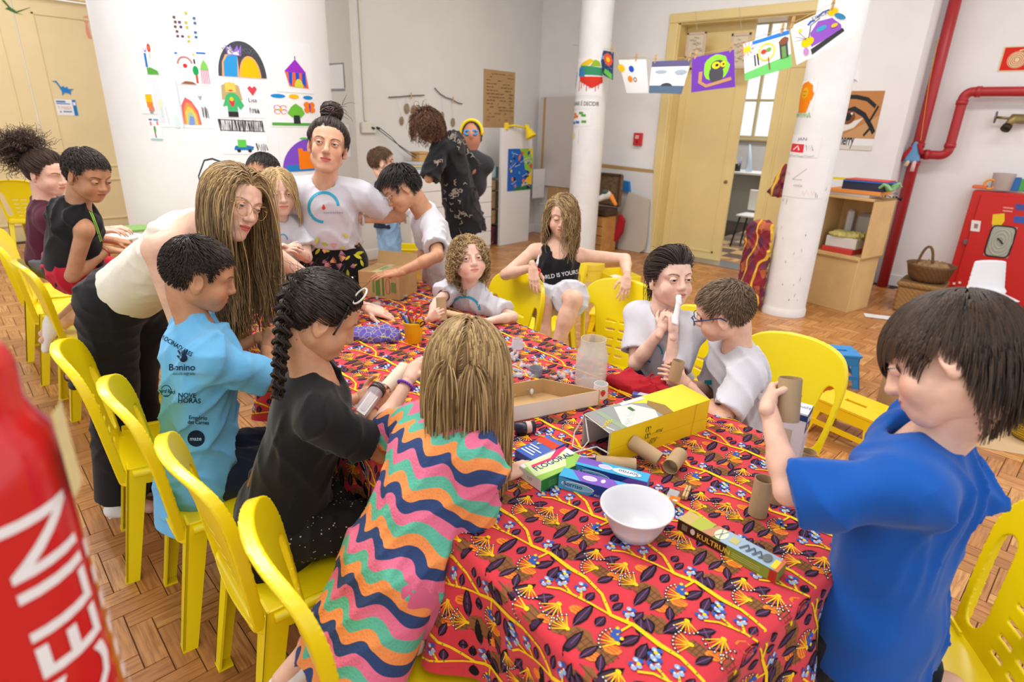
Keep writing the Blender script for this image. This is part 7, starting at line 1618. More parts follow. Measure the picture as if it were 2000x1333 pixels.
bkz = P(822, 294, 5.3); bw = thing('straw_box', bkz, 'small straw box standing on the dresser', 'box'); boxo('box', np.array([UG + .22, onu(822, 300, UG + .22)[1], zt + .12]), (.16, .17, .19), mat('straw', (206, 164, 104), .8, bump=.5, bscale=60), bw, bev=.006); boxo('lid', np.array([UG + .22, onu(822, 300, UG + .22)[1], zt + .225]), (.18, .19, .025), mat('straw', (206, 164, 104), .8), bw, bev=.006)
# painted bust beside the woman in black
bc_ = P(921, 268, 5.15); mb = thing('painted_bust', bc_, 'painted puppet head with blue glasses and yellow headband', 'puppet'); s = Sdf(); s.ell(bc_, (.085, .085, .13), k=.02); s.cone(bc_ - EZ * .1, bc_ - EZ * .2, .05, .06, k=.03); s.ell(bc_ + CV(.0, -.01, .085), (.02, .02, .035), k=.015); V, F = s.mesh(.008); mk('head', V, [F], mat('puppet_skin', (196, 132, 104), .6), mb, smooth=True)
s = Sdf(); s.cone(bc_ - EZ * .25 - CV(.16, 0, 0), bc_ - EZ * .25 + CV(.13, .0, 0), .09, .09, k=.03); s.cone(bc_ - EZ * .24, bc_ - EZ * .42, .14, .15, k=.05); V, F = s.mesh(.011); mk('dark_shawl', V, [F], F_char, mb, smooth=True)
s = Sdf(); s.ell(bc_ + EZ * .035 - CV(0, 0, .03), (.092, .092, .115), k=.02); s.half(bc_ + EZ * .05 + CV(0, 0, .03), nrm(CV(0, -.8, .6)), bc_ - 1, bc_ + 1); V, F = s.mesh(.008, folds(3, 120, .01)); mk('feather_hair', V, [F], mat('puppet_hair', (60, 64, 70), .8), mb, smooth=True)
MB().tube([bc_ + EZ * (.03 + .11 * math.sin(t)) + CV(1, 0, 0) * .10 * math.cos(t) + CV(0, 0, .03) for t in np.linspace(-.2, PI + .2, 16)], .014, 0, 8).build('headband', mat('lamp_yellow', (246, 214, 20), .4), mb, smooth=True)
for sx in (-1, 1): MB().tube([bc_ + CV(sx * .035 + .026 * math.cos(t), .012 + .02 * math.sin(t), .088) for t in np.linspace(0, 6.2, 14)], .009, 0, 6, closed=False).build('blue_lens', mat('puppet_blue', (70, 150, 214), .5), mb, smooth=True)
# white panel with painting, lamps
UP = UG + .42
pa = [onu(x, y, UP) for x, y in ((979, 250), (1038, 252), (1030, 478))]; pv0_, pv1_ = pa[0][1], pa[1][1]; zt2 = pa[0][2]
pn = tag(boxo('display_panel', (UP, (pv0_ + pv1_) / 2, zt2 / 2), (.05, pv1_ - pv0_, zt2), mat('panel_white', (232, 230, 229), .5), bev=.004), 'tall white display panel standing beside the dresser', 'panel')
def abstract(p):
 p.poly((40, 100, 190), rect(0, 0, 1, 1)); r = random.Random(14)
 p.poly((150, 200, 70), [(.45, 1), (1, 1), (1, .4), (.7, .5), (.62, .8)]).poly((240, 220, 60), [(.8, 1), (1, 1), (1, .75)]).poly((246, 200, 40), [(.55, .1), (1, .12), (1, .5), (.8, .3)]).poly((50, 120, 70), [(.2, 0), (1, 0), (1, .06), (.5, .12)])
 for k in range(26):
  x, y = r.uniform(.05, .95), r.uniform(.05, .95); p.poly(r.choice([(30, 80, 170), (60, 130, 210), (230, 70, 50), (240, 130, 60), (30, 40, 60), (246, 206, 50), (90, 170, 220)]), ell(x, y, r.uniform(.03, .09), r.uniform(.02, .06), 9, r.uniform(0, 3)))
 for k in range(14): x, y = r.uniform(.05, .8), r.uniform(.1, .9); p.line((226, 232, 240), [(x, y), (x + r.uniform(-.1, .2), y + r.uniform(-.1, .12)), (x + .2, y + .05)], .012)
ap = flatu(990, 291, 1037, 374, UP + .026); drawing(ap, 'abstract painting in blue, green and orange on the white panel', abstract, name='abstract_painting', cat='painting')
def desk_lamp(base, joint, head, tip, label):
 o = thing('clip_lamp', base, label, 'lamp', 'yellow clip lamps'); m = mat('lamp_yellow', (246, 214, 20), .4)
 MB().box(base, (.05, .05, .09), bev=.008).build('clamp', m, o); MB().tube([base, joint, head], .013, 0, 8).build('arm', m, o, smooth=True)
 ax = nrm(tip - head); u = nrm(np.cross(ax, (.1, .2, 1))); R = np.stack([u, np.cross(ax, u), ax], 1); autosm(fix(MB().lathe([(.02, -.05), (.032, -.03), (.036, .02), (.075, .11), (.08, .13), (.074, .13), (.03, .02), (.001, .0)], head, 0, 20, R).build('shade', m, o)), 50); return o
UPx = lambda x, y, du=0: onu(x, y, UP + du)
desk_lamp(UPx(989, 247, .02), UPx(1006, 245, .08), UPx(1030, 251, .12), UPx(1035, 262, .16), 'yellow clip lamp bent over the top of the white panel')
desk_lamp(onu(1062, 222, UG + .1), onu(1075, 222, UG + .12), onu(1091, 215, UG + .15), onu(1091, 200, UG + .15), 'yellow clip lamp pointing up beside the slim pillar')
# clutter between dresser and panel
uc = UG + .30
for (x0, y0, x1, y1, c, lb, nm) in ((961, 352, 977, 372, (186, 150, 106), 'upper brown carton squeezed beside the dresser', 'carton'), (961, 374, 977, 408, (176, 138, 96), 'middle brown carton squeezed beside the dresser', 'carton'), (961, 410, 977, 438, (190, 152, 104), 'lower brown carton squeezed beside the dresser', 'carton'), (961, 325, 979, 348, (170, 190, 200), 'glass tank on top of the brown cartons', 'glass_tank'), (961, 441, 978, 480, (110, 44, 60), 'dark red printed cloth bag on the floor by the dresser', 'cloth_bag')):
 a, b_ = onu(x0, y1, uc), onu(x1, y0, uc); o = thing(nm, (uc, (a[1] + b_[1]) / 2, min(a[2], b_[2])), lb, nm.split('_')[-1] if nm != 'carton' else 'box'); zz0 = max(a[2], 0.0)
 boxo('body', (uc - .1, (a[1] + b_[1]) / 2, (zz0 + b_[2]) / 2), (.2, b_[1] - a[1], b_[2] - zz0), mat('clut_%s' % x0 + str(y0), c, .7, var=.15, vscale=20), o, bev=.008); boxo('tape', (uc + .001, (a[1] + b_[1]) / 2, (zz0 + b_[2]) / 2), (.004, (b_[1] - a[1]) * .2, b_[2] - zz0), mat('tape', (90, 120, 100), .6), o, bev=0)
# hanging sheet and boards in the corner
drawing(flatu(1039, 331, 1062, 388, UG + .25), 'blank white sheet hanging right of the white panel', lambda p: p.line((210, 210, 214), [(.1, .3), (.9, .5)], .01), name='blank_sheet', cat='sheet')
ca, cb2 = onv(1066, 190, VB - .08), onv(1112, 370, VB - .06); o = thing('framed_board', (ca[0], VB - .07, 0), 'grey framed board leaning in the corner behind the slim pillar', 'board'); boxo('board', ((ca[0] + cb2[0]) / 2 + .1, VB - .07, (.75 + ca[2]) / 2), (cb2[0] - ca[0] + .4, .02, ca[2] - .75), mat('board_grey', (214, 208, 204), .6), o); boxo('frame_edge', (ca[0] - .01, VB - .075, (.75 + ca[2]) / 2), (.035, .03, ca[2] - .75), mat('board_wood', (190, 152, 100), .6), o)
boxo('support_leg', ((ca[0] + cb2[0]) / 2 + .1, VB - .05, .37), (.5, .03, .745), mat('board_wood', (190, 152, 100), .6), o)
def vboard(pts, v, th, m, name, label, cat='board'):
 Q = [onv(x, y, v) for x, y in pts]; zs = [max(q[2], 0.004) for q in Q]; o = MB().prism([(q[0], z) for q, z in zip(Q, zs)], (0, v, 0), (1, 0, 0), (0, 0, 1), (0, th, 0)).build(name, m); fix(o); return tag(o, label, cat)
vboard([(1165, 318), (1276, 332), (1275, 337), (1268, 505), (1150, 490)], VB - .06, .02, mat('board_white', (230, 229, 230), .6), 'white_board', 'big white board with a brown top edge against the wall')
o_ = vboard([(1165, 319), (1276, 332), (1276, 338), (1165, 326)], VB - .066, .008, mat('board_wood', (190, 152, 100), .6), 'board_trim', 'brown strip along the top of the white board', 'strip')
vboard([(1228, 375), (1268, 390), (1262, 470), (1258, 488), (1248, 500), (1232, 504), (1205, 497), (1212, 420)], VB - .13, .02, mat('board_warm', (206, 198, 186), .7), 'rounded_board', 'warm grey board with a rounded corner leaning by the doorway')
# suitcase, goose head, blue bag, felt rolls
q = [onv(x, y, VB - .35) for x, y in ((1163, 336), (1216, 340), (1208, 405))]; su = thing('suitcase', (q[0][0], VB - .35, 0), 'old brown patterned suitcase standing open behind the pillar', 'suitcase'); M_case = mat('suitcase_cloth', (112, 88, 60), .8, bump=.4, bscale=60, var=.35, vscale=25)
boxo('lid', ((q[0][0] + q[1][0]) / 2, VB - .33, (q[0][2] + q[2][2]) / 2), (q[1][0] - q[0][0], .07, q[0][2] - q[2][2]), M_case, su, bev=.02); boxo('base', ((q[0][0] + q[1][0]) / 2 - .02, VB - .48, q[2][2] - .06), (q[1][0] - q[0][0], .3, .1), mat('suitcase_dark', (74, 52, 38), .6), su, bev=.02)
b = MB(); zl_, zh_ = q[2][2], q[0][2]
for u_ in (q[0][0] + .02, q[1][0] - .02): b.box((u_, VB - .375, (zl_ + zh_) / 2), (.03, .02, zh_ - zl_), bev=.005)
b.box(((q[0][0] + q[1][0]) / 2, VB - .375, zh_ - .015), (q[1][0] - q[0][0], .02, .03), bev=.005); b.build('leather_edge', mat('suitcase_dark', (74, 52, 38), .6), su)
tb2 = thing('low_crate', (q[0][0] + .1, VB - .45, 0), 'orange wooden crate under the old suitcase', 'crate'); boxo('crate', ((q[0][0] + q[1][0]) / 2 - .05, VB - .45, (q[2][2] - .115) / 2), (q[1][0] - q[0][0] - .02, .36, q[2][2] - .12), mat('crate_wood', (206, 150, 84), .6, var=.15, vscale=8), tb2, bev=.006)
for zc in (.25, .5, .75): boxo('slat_groove', ((q[0][0] + q[1][0]) / 2 - .05, VB - .632, (q[2][2] - .115) * zc), (q[1][0] - q[0][0] - .02, .006, .008), mat('groove', (130, 90, 50), .8), tb2, bev=0)
g0 = onv(1186, 381, VB - .75); gs = thing('toy_goose', g0, 'toy goose head with an orange beak in the suitcase', 'toy'); s = Sdf(); s.ell(g0, (.06, .05, .05), k=.02); s.cone(g0, g0 - CV(.12, .06, 0), .04, .035, k=.03); V, F = s.mesh(.008); mk('head', V, [F], mat('goose_grey', (206, 206, 204), .8), gs, smooth=True); s = Sdf(); s.cone(g0 + CV(.045, -.02, .02), g0 + CV(.10, -.13, .04), .032, .022, k=.01); V, F = s.mesh(.007); mk('beak', V, [F], mat('beak_orange', (238, 140, 40), .5), gs, smooth=True); s = Sdf(); s.ell(g0 + CV(-.03, .03, .02), (.045, .04, .035), k=.01); V, F = s.mesh(.007); mk('green_cap', V, [F], mat('goose_green', (60, 84, 70), .7), gs, smooth=True)
vboard([(1213, 352), (1228, 355), (1230, 376), (1212, 374)], VB - .10, .06, mat('bag_blue', (40, 130, 206), .6), 'blue_pouch', 'bright blue pouch wedged beside the suitcase', 'pouch')
for pts, c, lb in (([(1186, 412), (1198, 414), (1190, 468), (1183, 466)], (132, 34, 128), 'purple felt roll wedged beside the crate'), ([(1198, 414), (1208, 416), (1196, 470), (1190, 468)], (150, 116, 84), 'brown felt roll between the purple and red rolls'), ([(1209, 420), (1216, 432), (1212, 455), (1201, 472), (1197, 470)], (176, 24, 44), 'dark red curved felt roll wedged against the grey board')):
 vboard(pts, VB - .32, .08, mat('felt_%d' % c[0], c, .95), 'felt_roll', lb, 'felt roll')
al = thing('alarm_box', onv(1248, 272, VB), 'small red fire alarm box on the wall', 'alarm'); a, b_ = onv(1239, 284, VB), onv(1257, 260, VB); boxo('housing', ((a[0] + b_[0]) / 2, VB - .025, (a[2] + b_[2]) / 2), (b_[0] - a[0], .05, b_[2] - a[2]), mat('alarm_red', (206, 34, 44), .4), al, bev=.006); p = Print(flat((a[0], VB - .0505, a[2]), (b_[0] - a[0], 0, 0), (0, 0, b_[2] - a[2])), .0004); p.poly((236, 200, 200), rect(.25, .55, .7, .8)).text((180, 30, 40), 'FOGO', .28, .6, .14, sx=.9).poly((150, 20, 30), ell(.5, .3, .12, .12)); p.build('alarm_print', al)
# splash painting and notes on the slim pillar
def onc(c, r): return lambda x0, y0, x1, y1, off=.002: curved(x0, y0, x1, y1, r, c, off=off)
c1m, c2m = onc(C1, RCOL), onc(C2, RCOL)
def splash(p):
 p.poly((60, 150, 110), wob([(.25, .55), (.95, .55), (.98, .75), (.3, .8)], .02, 1)).poly((60, 130, 190), wob([(.22, .5), (.5, .48), (.4, .75), (.24, .76)], .03, 2)).poly((236, 200, 40), wob([(.3, .8), (.55, .8), (.7, .95), (.6, .97), (.35, .88)], .02, 3)).poly((150, 190, 50), wob([(.6, .8), (.9, .8), (.85, .92), (.7, .95)], .02, 4)).poly((222, 60, 46), wob([(.28, .5), (.95, .5), (.98, .35), (.7, .2), (.5, .28), (.3, .4)], .02, 5))
 for k in range(8): p.line((206, 60, 50), [(.3 + k * .08, .4), (.3 + k * .08, .12 + (k % 3) * .07)], .02)
 for k in range(4): p.line(random.Random(k).choice([GRN, BLU, ORA, BLK]), [(.05 + k * .03, .2 + k * .1), (.06 + k * .03, .35 + k * .1)], .02)
drawing(c1m(1119, 115, 1181, 188), 'splash painting in red, green and yellow on the slim pillar', splash, name='splash_painting', cat='painting', ml=.1, nx=24)
drawing(c1m(1115, 194, 1165, 212), 'handwritten sign strip on the slim pillar', lambda p: p.text((70, 70, 74), 'OLHAR É DECIDIR', -.02, .3, .45, sx=.22, bold=True), name='paper_sign', cat='sign', ml=.1, nx=24)
drawing(c1m(1120, 216, 1154, 246), 'small sheet of orange and green blobs on the slim pillar', lambda p: [p.poly(ORA, ell(x, y, .1, .1)) for x, y in ((.25, .75), (.2, .55), (.38, .6))] + [p.poly(c, rect(x, y, x + .2, y + .16)) for x, y, c in ((.5, .75, GRN), (.62, .6, GRN), (.65, .2, GRN), (.1, .1, BLU), (.35, .15, BLU))], ml=.1, nx=24)
drawing(c1m(1114, 250, 1134, 282), 'faded sheet with a small yellow figure on the slim pillar', lambda p: p.poly((236, 226, 120), ell(.4, .5, .15, .2)).line((200, 200, 204), [(.9, .95), (.9, .05)], .03), ml=.1, nx=24)
# lion and other sheets on the thick pillar
def lion(p): p.poly((246, 140, 20), wob(ell(.5, .62, .42, .36, 18), .03, 2)).poly((246, 140, 20), [(.25, .1), (.75, .1), (.85, .4), (.6, .5), (.15, .4)]).poly((236, 180, 30), ell(.5, .66, .2, .16)).poly(BLK, ell(.44, .7, .02, .02)).poly(BLK, ell(.56, .7, .02, .02)).line(BLK, [(.45, .6), (.5, .58), (.56, .61)], .015).polys((130, 200, 100), scrib(.05, .0, .95, .1, 18, .04, 4))
drawing(c2m(1550, 158, 1598, 228), 'drawing of an orange lion on the thick pillar', lion, ml=.1, nx=24)
drawing(c2m(1548, 264, 1606, 307), 'sheet with a red scribbled rectangle and blue writing', lambda p: p.poly((226, 60, 70), wob(rect(.15, .2, .62, .58), .02, 1)).line((240, 240, 240), [(.3, .3), (.45, .5), (.5, .3)], .05).text((110, 120, 190), 'JAN', .4, .75, .14, sx=.8).polys((140, 180, 170), scrib(.05, .02, .9, .08, 9, .02, 2)).polys((150, 150, 200), scrib(.68, .3, .85, .55, 6, .02, 3)), ml=.1, nx=24)
drawing(c2m(1535, 309, 1622, 385), 'large pale sheet with faint pencil sketches on the thick pillar', lambda p: p.line((190, 190, 194), [(.35, .45), (.6, .75)], .012).line((170, 180, 170), [(.35, .45), (.55, .46)], .012).polys((230, 200, 206), scrib(.05, .55, .25, .65, 8, .012, 1)).polys((236, 210, 196), scrib(.6, .08, .85, .2, 8, .012, 4)).text((190, 190, 194), 'seta', .4, .28, .08), ml=.1, nx=24)
# ================================================================== clothes line with drawings
def hang(pts4, d0, d1, label, fn, nx=4, m=None):
 """pts4 pixel corners: top-left, top-right, bottom-right, bottom-left with depths d0 (left) d1 (right)"""
 tl, trr, br, bl = [P(x, y, d) for (x, y), d in zip(pts4, (d0, d1, d1, d0))]
 def f(x, y, z):
  x = np.asarray(x); y = np.asarray(y); a = np.multiply.outer(1 - x, np.ones(3)); t_ = tl * (1 - x)[:, None] + trr * x[:, None]; b_ = bl * (1 - x)[:, None] + br * x[:, None]; n = nrm(np.cross(trr - tl, tl - bl)); q = b_ * (1 - y)[:, None] + t_ * y[:, None]
  return q + n * (z + .006 * np.sin(PI * x) * (1 - y))[:, None] if n.dot(CAM - tl) > 0 else q - n * (z + .006 * np.sin(PI * x) * (1 - y))[:, None]
 return drawing(f, label, fn, nx=10, ml=.1, name='hanging_drawing', group='drawings on the clothes line'), tl, trr
line_pts = [P(1118, 88, 6.75), P(1172, 92, 6.55)]
def pegs(tl, trr, ts, lb, k=1.5):
 for n_, t in enumerate(ts):
  c = tl + (trr - tl) * t + EZ * .02; peg(c, EZ + (trr - tl) * .1, lb if len(ts) == 1 else lb.replace('wooden peg', ('left' if n_ == 0 else 'right') + ' wooden peg'), k, up=CV(0, 0, 1))
def h1(p): p.poly((40, 70, 110), rect(0, 0, 1, 1)).poly((110, 200, 80), [(.1, .1), (.9, 0), (.9, .2), (.3, .3)]).poly((110, 160, 210), ell(.2, .72, .14, .08)); [p.poly((226, 90, 60), ell(.6 + .22 * math.cos(a), .68 + .16 * math.sin(a), .12, .09)) for a in np.arange(0, 6.2, .8)]; p.poly((246, 190, 30), ell(.6, .68, .14, .1)); r = random.Random(3); [p.poly((200, 214, 230), ell(r.uniform(.1, .9), r.uniform(.25, .55), .015, .01, 5)) for _ in range(22)]
def h2(p): p.poly(YEL, ell(.03, .75, .14, .12)).poly((40, 90, 200), ell(.42, .72, .1, .1)).poly((236, 150, 60), ell(.3, .42, .1, .1)).line(BRN, ell(.5, .4, .06, .06, 8) + [ell(.5, .4, .06, .06, 8)[0]], .03)
def h3(p): p.poly((96, 92, 130), rect(0, .82, 1, 1)).poly((90, 110, 136), rect(0, 0, 1, .24)).poly((64, 70, 78), ell(.5, .22, .17, .1, 10, 0, 0, 180)).poly((160, 176, 190), ell(.28, .66, .17, .06)).poly((160, 176, 190), ell(.82, .64, .17, .08)); r = random.Random(5); [p.line((120, 130, 150), [(x, y), (x + .01, y + .03)], .008) for x, y in [(r.uniform(.05, .95), r.uniform(.5, .78)) for _ in range(22)]]
def h4(p): p.poly((110, 60, 170), rect(0, 0, 1, 1)).poly((140, 214, 60), wob(ell(.58, .6, .3, .36, 16), .02, 2)).poly((72, 72, 82), ell(.58, .42, .17, .26)).poly((72, 72, 82), ell(.62, .64, .17, .16)).poly((246, 206, 30), ell(.58, .66, .1, .1)).poly((246, 206, 30), ell(.74, .66, .06, .08)).poly(BLK, ell(.6, .66, .04, .04)).poly(BLK, ell(.75, .66, .025, .03)).line((190, 140, 100), [(.22, .55), (.2, .25), (.35, .12), (.65, .18), (.92, .24)], .09)
def h5(p): p.poly((110, 200, 110), [(0, 0), (1, 0), (1, .35), (.0, .2)]).poly((40, 120, 210), [(.2, .9), (1, .88), (1, .99), (.2, .99)]).poly((246, 200, 40), ell(.08, .82, .09, .09)); [p.line((236, 90, 80), [(.08 + .1 * math.cos(a), .82 + .1 * math.sin(a)), (.08 + .16 * math.cos(a), .82 + .18 * math.sin(a))], .018) for a in np.arange(0, 6.2, .6)]; p.line((236, 214, 70), ell(.5, .6, .17, .22, 16) + [ell(.5, .6, .17, .22, 16)[0]], .04).poly((200, 60, 50), ell(.44, .62, .06, .06)).poly((110, 170, 60), ell(.55, .64, .06, .05)).line(BLK, [(.25, .3), (.24, .6), (.3, .62), (.32, .3)], .03).poly((70, 70, 66), rect(.78, .3, .95, .7)).poly((110, 150, 90), rect(.82, .3, .91, .6)).poly((130, 80, 60), wob(ell(.88, .74, .11, .1), .02, 1)).line((150, 40, 40), [(.55, .1), (.53, .45)], .02)
def h6(p):
 p.poly((150, 90, 200), [(.3, .25), (.35, .6), (.55, .8), (.8, .72), (.88, .45), (.85, .28)]).poly((60, 60, 64), [(.28, .05), (.88, .24), (.88, .34), (.28, .2)]).poly((246, 206, 10), ell(.26, .42, .12, .12)).poly((60, 170, 200), ell(.56, .58, .1, .06)).poly((246, 206, 30), ell(.86, .86, .1, .1)).poly((60, 140, 190), ell(.93, .66, .06, .14, 10, .4)).line((50, 100, 200), [(.35, .82), (.42, .88), (.5, .86)], .05).line((50, 100, 200), [(.55, .9), (.7, .97), (.82, .95)], .04).poly((250, 220, 60), ell(.18, .78, .04, .05)).poly(YEL, ell(.78, .5, .06, .05)).poly((200, 140, 200), ell(.2, .2, .05, .1)).line((90, 90, 96), [(.3, .5), (.4, .78), (.6, .85)], .02).text((96, 96, 104), 'ERICK', .46, .87, .1, sx=.9)
 for a in (2.0, 2.4, 2.8): p.line((80, 90, 120), [(.26, .5), (.26 + .25 * math.cos(a), .5 + .25 * math.sin(a))], .01)
def h7(p): p.line((150, 80, 80), [(.2, .7), (.4, .95), (.7, .9), (.95, .6)], .035).line((100, 130, 90), [(.3, .5), (.45, .72), (.7, .75)], .03).line((120, 90, 80), [(.25, .6), (.3, .25), (.6, .1), (.85, .3), (.92, .6)], .025).line((190, 110, 100), [(.5, .3), (.52, .5), (.8, .55), (.82, .35), (.5, .3)], .02).line((150, 96, 80), [(.66, .28), (.66, .55)], .02).line((150, 96, 80), [(.5, .42), (.82, .45)], .02).poly((96, 140, 80), wob(ell(.14, .62, .06, .16), .02, 3)).poly((110, 130, 80), wob(ell(.22, .5, .05, .12), .02, 4)).line(BRN, [(.15, .4), (.5, .12)], .02)
def h8(p): [p.line(c, [(.2 + k * .15, .35), (.24 + k * .15, .6)], .04) for k, c in enumerate((GRN, BLU, RED, BRN, ORA))]; p.line((170, 180, 190), [(.1, .2), (.9, .4)], .015); p.text((120, 120, 126), 'ANA', .3, .75, .1)
sets = [(((1170, 97), (1199, 102), (1197, 157), (1178, 146)), 6.45, 6.35, 'blue card with a big red flower at the pillar end', h1, (.15, .9)), (((1208, 117), (1262, 116), (1267, 182), (1224, 182)), 6.2, 6.0, 'mostly blank sheet with yellow, blue and orange dots', h2, (.65,)), (((1274, 120), (1350, 117), (1331, 184), (1267, 182)), 5.7, 5.5, 'drawing of a grey whale under rain clouds', h3, (.08, .95)), (((1352, 113), (1434, 97), (1436, 170), (1350, 181)), 5.3, 5.1, 'drawing of a grey owl with yellow eyes on purple', h4, (.08, .92)), (((1452, 86), (1541, 58), (1547, 131), (1455, 158)), 4.8, 4.6, 'landscape drawing with a smiling sun and green grass', h5, (.85,)), (((1543, 52), (1636, 8), (1672, 68), (1556, 127)), 4.35, 4.15, 'drawing of a purple snail car with yellow suns', h6, (.05, .9)), (((1692, 88), (1752, 118), (1705, 186), (1652, 140)), 5.7, 5.8, 'tilted drawing of a round house outlined in dark red', h7, (.2,)), (((1762, 116), (1803, 108), (1788, 158), (1757, 176)), 6.0, 6.1, 'small sheet with a row of tiny coloured pencils', h8, (.05, .95))]
for i, (q, d0, d1, lb, fn, ts) in enumerate(sets):
 o, tl, trr = hang(q, d0, d1, lb + (' on the clothes line' if 'line' not in lb else ''), fn); pegs(tl, trr, ts, 'wooden peg holding the ' + lb)
 if i < 6: line_pts += [tl + EZ * .02, trr + EZ * .02]
 if i == 5: l2 = [P(1690, 0, 6.5), tl]
 if i == 6: lp2_ = [P(1688, -40, 5.65), P(1714, 75, 5.7), tl + (trr - tl) * .2 + EZ * .02, trr + EZ * .02]
 if i == 7: lp2_ += [tl + EZ * .02, trr + EZ * .02, onv(1836, 75, VR - .2)]
line_pts += [P(1700, -30, 4.0)]
M_str = mat('string_yellow', (214, 190, 120), .8)
tag(MB().tube(line_pts, .0022, 0, 5).build('clothes_line', M_str, smooth=True), 'string clothes line running from the slim pillar past the doorway', 'string'); tag(MB().tube(lp2_, .0022, 0, 5).build('clothes_line', M_str, smooth=True), 'string clothes line tied to the red pipe', 'string')
# shell mobiles in the doorway
for (x0, y0, x1, y1, xs, ys_, lb) in ((1337, 65, 1375, 114, 1358, 22, 'shell mosaic frame hanging at the hinge side of the doorway'), (1420, 66, 1458, 135, 1443, 12, 'beaded rectangular frame hanging in mid doorway')):
 f = flatv(x0, y0, x1, y1, VB - .06); o = thing('shell_frame', f(np.array([.5]), np.array([.5]), np.array([0.]))[0], lb, 'hanging frame', 'hanging shell frames'); c0, cx, cyy = [f(np.array([a]), np.array([b]), np.array([0.]))[0] for a, b in ((0, 0), (1, 0), (0, 1))]
 b = MB(); ex, ey = cx - c0, cyy - c0; n = nrm(np.cross(ex, ey))
 for (a0, a1, b0, b1) in ((0, 1, 0, .09), (0, 1, .91, 1), (0, .12, 0, 1), (.88, 1, 0, 1)): b.box(c0 + ex * (a0 + a1) / 2 + ey * (b0 + b1) / 2, (np.linalg.norm(ex) * (a1 - a0), .015, np.linalg.norm(ey) * (b1 - b0)), bev=.004)
 b.build('frame', mat('frame_pale', (206, 184, 160), .7), o); sheet('net', lambda X, Y, Z: f(.1 + .8 * np.asarray(X), .08 + .84 * np.asarray(Y), np.asarray(Z)), mat('net_pale', (226, 214, 190), .8, alpha=.75), o)
 r = random.Random(x0); b = MB()
 for i in range(22): b.lathe([(.001, -.01), (.018, 0), (.001, .01)], f(np.array([r.uniform(.2, .8)]), np.array([r.uniform(.15, .85)]), np.array([.01]))[0], n=7)
 tag(b.build('shells', mat('shell', (236, 224, 200), .5), o), kind='stuff'); t0 = f(np.array([.5]), np.array([1.0]), np.array([0.]))[0]; MB().tube([t0, onv(xs, ys_, VB - .06)], .002, 0, 4).build('string', M_thread, o)
# ================================================================== things on the far door
fd = lambda x, y: onu(x, y, UF - .03)
def cutout(name, label, pts, c, cat):
 Q = [fd(x, y) for x, y in pts]; o = MB().prism([(q[1], q[2]) for q in Q], (UF - .034, 0, 0), (0, 1, 0), (0, 0, 1), (.004, 0, 0)).build(name, mat(name, c, .7)); fix(o); return tag(o, label, cat)
cutout('dinosaur_cutout', 'blue paper dinosaur stuck on the far door', [(101, 158), (110, 158), (116, 166), (119, 170), (124, 168), (127, 172), (131, 169), (133, 174), (144, 174), (138, 178), (139, 186), (134, 182), (126, 181), (122, 187), (121, 179), (117, 172), (109, 161)], (30, 130, 206), 'cutout')
cutout('pink_cutout', 'faded pink paper figure near the top of the far door', [(163, 33), (170, 30), (173, 38), (170, 46), (174, 58), (179, 76), (172, 74), (168, 62), (167, 46), (163, 40)], (232, 156, 140), 'cutout')
o = cutout('dragonfly_cutout', 'green paper dragonfly at the top of the far door', [(3, 0), (8, 0), (20, 14), (32, 22), (60, 14), (32, 25), (46, 29), (28, 25), (18, 20), (10, 17), (16, 14)], (60, 110, 50), 'cutout')
drawing(flatu(113, 194, 153, 225, UF - .036), 'white notice with a blue stripe on the far door', lambda p: p.poly((30, 130, 206), rect(.82, 0, 1, 1)).poly((240, 244, 250), rect(.85, .65, .97, .85)).poly((90, 140, 200), rect(.05, .8, .5, .92)).poly((90, 140, 200), rect(.05, .7, .7, .76)).polys((236, 150, 130), scrib(.1, .38, .7, .58, 20, .03, 2)).poly((110, 150, 200), rect(.3, .2, .72, .28)).text((60, 60, 80), 'x', .12, .17, .16), name='door_notice', cat='notice')
# ================================================================== wall pieces right of the doorway
def eye(p):
 p.poly((196, 136, 84), rect(0, .2, 1, 1)).poly((206, 158, 110), [(.0, .2), (1, .2), (1, .6), (.4, .35)]).line(BLK, [(.0, .9), (.3, .9), (.6, .86), (.85, .74)], .07).line(BLK, [(.0, .62), (.3, .7), (.6, .6), (.85, .4), (.95, .3)], .09).poly((236, 232, 226), [(0, .42), (.3, .48), (.6, .55), (.4, .38), (.1, .3)]).poly((130, 80, 50), ell(.18, .55, .2, .12)).poly(BLK, ell(.18, .56, .1, .07)).poly((240, 240, 240), ell(.27, .62, .03, .02)).line(BLK, [(.78, .5), (.92, .75)], .05).line(BLK, [(.85, .4), (.7, .25)], .05).poly((226, 220, 210), rect(0, 0, 1, .08)).text(BLK, 'Cherry', .0, .08, .2, sx=.6, bold=True)
drawing(flatv(1630, 178, 1703, 291, VB), 'painting of a dark lined eye on tan paper', eye, name='eye_painting', cat='painting', ml=.3)
def quindim(p): p.poly((240, 214, 40), rect(0, 0, 1, 1)).poly((236, 237, 240), rect(-.02, .0, .93, .93)).text((90, 90, 96), 'Instituto de Leitura', .5, .66, .075, sx=.85).text((60, 60, 66), 'QUINDIM', .5, .5, .125, sx=1.05, bold=True).text((120, 120, 126), 'ABRIL', .04, .42, .07); [p.poly((190, 190, 196), rect(.04, .1 + i * .06, .3, .12 + i * .06)) for i in range(4)]
drawing(flatv(1610, 344, 1723, 415, VB - .03), 'white institute board with a yellow border behind the shelf', quindim, name='name_board', cat='board', ml=None, nx=1)
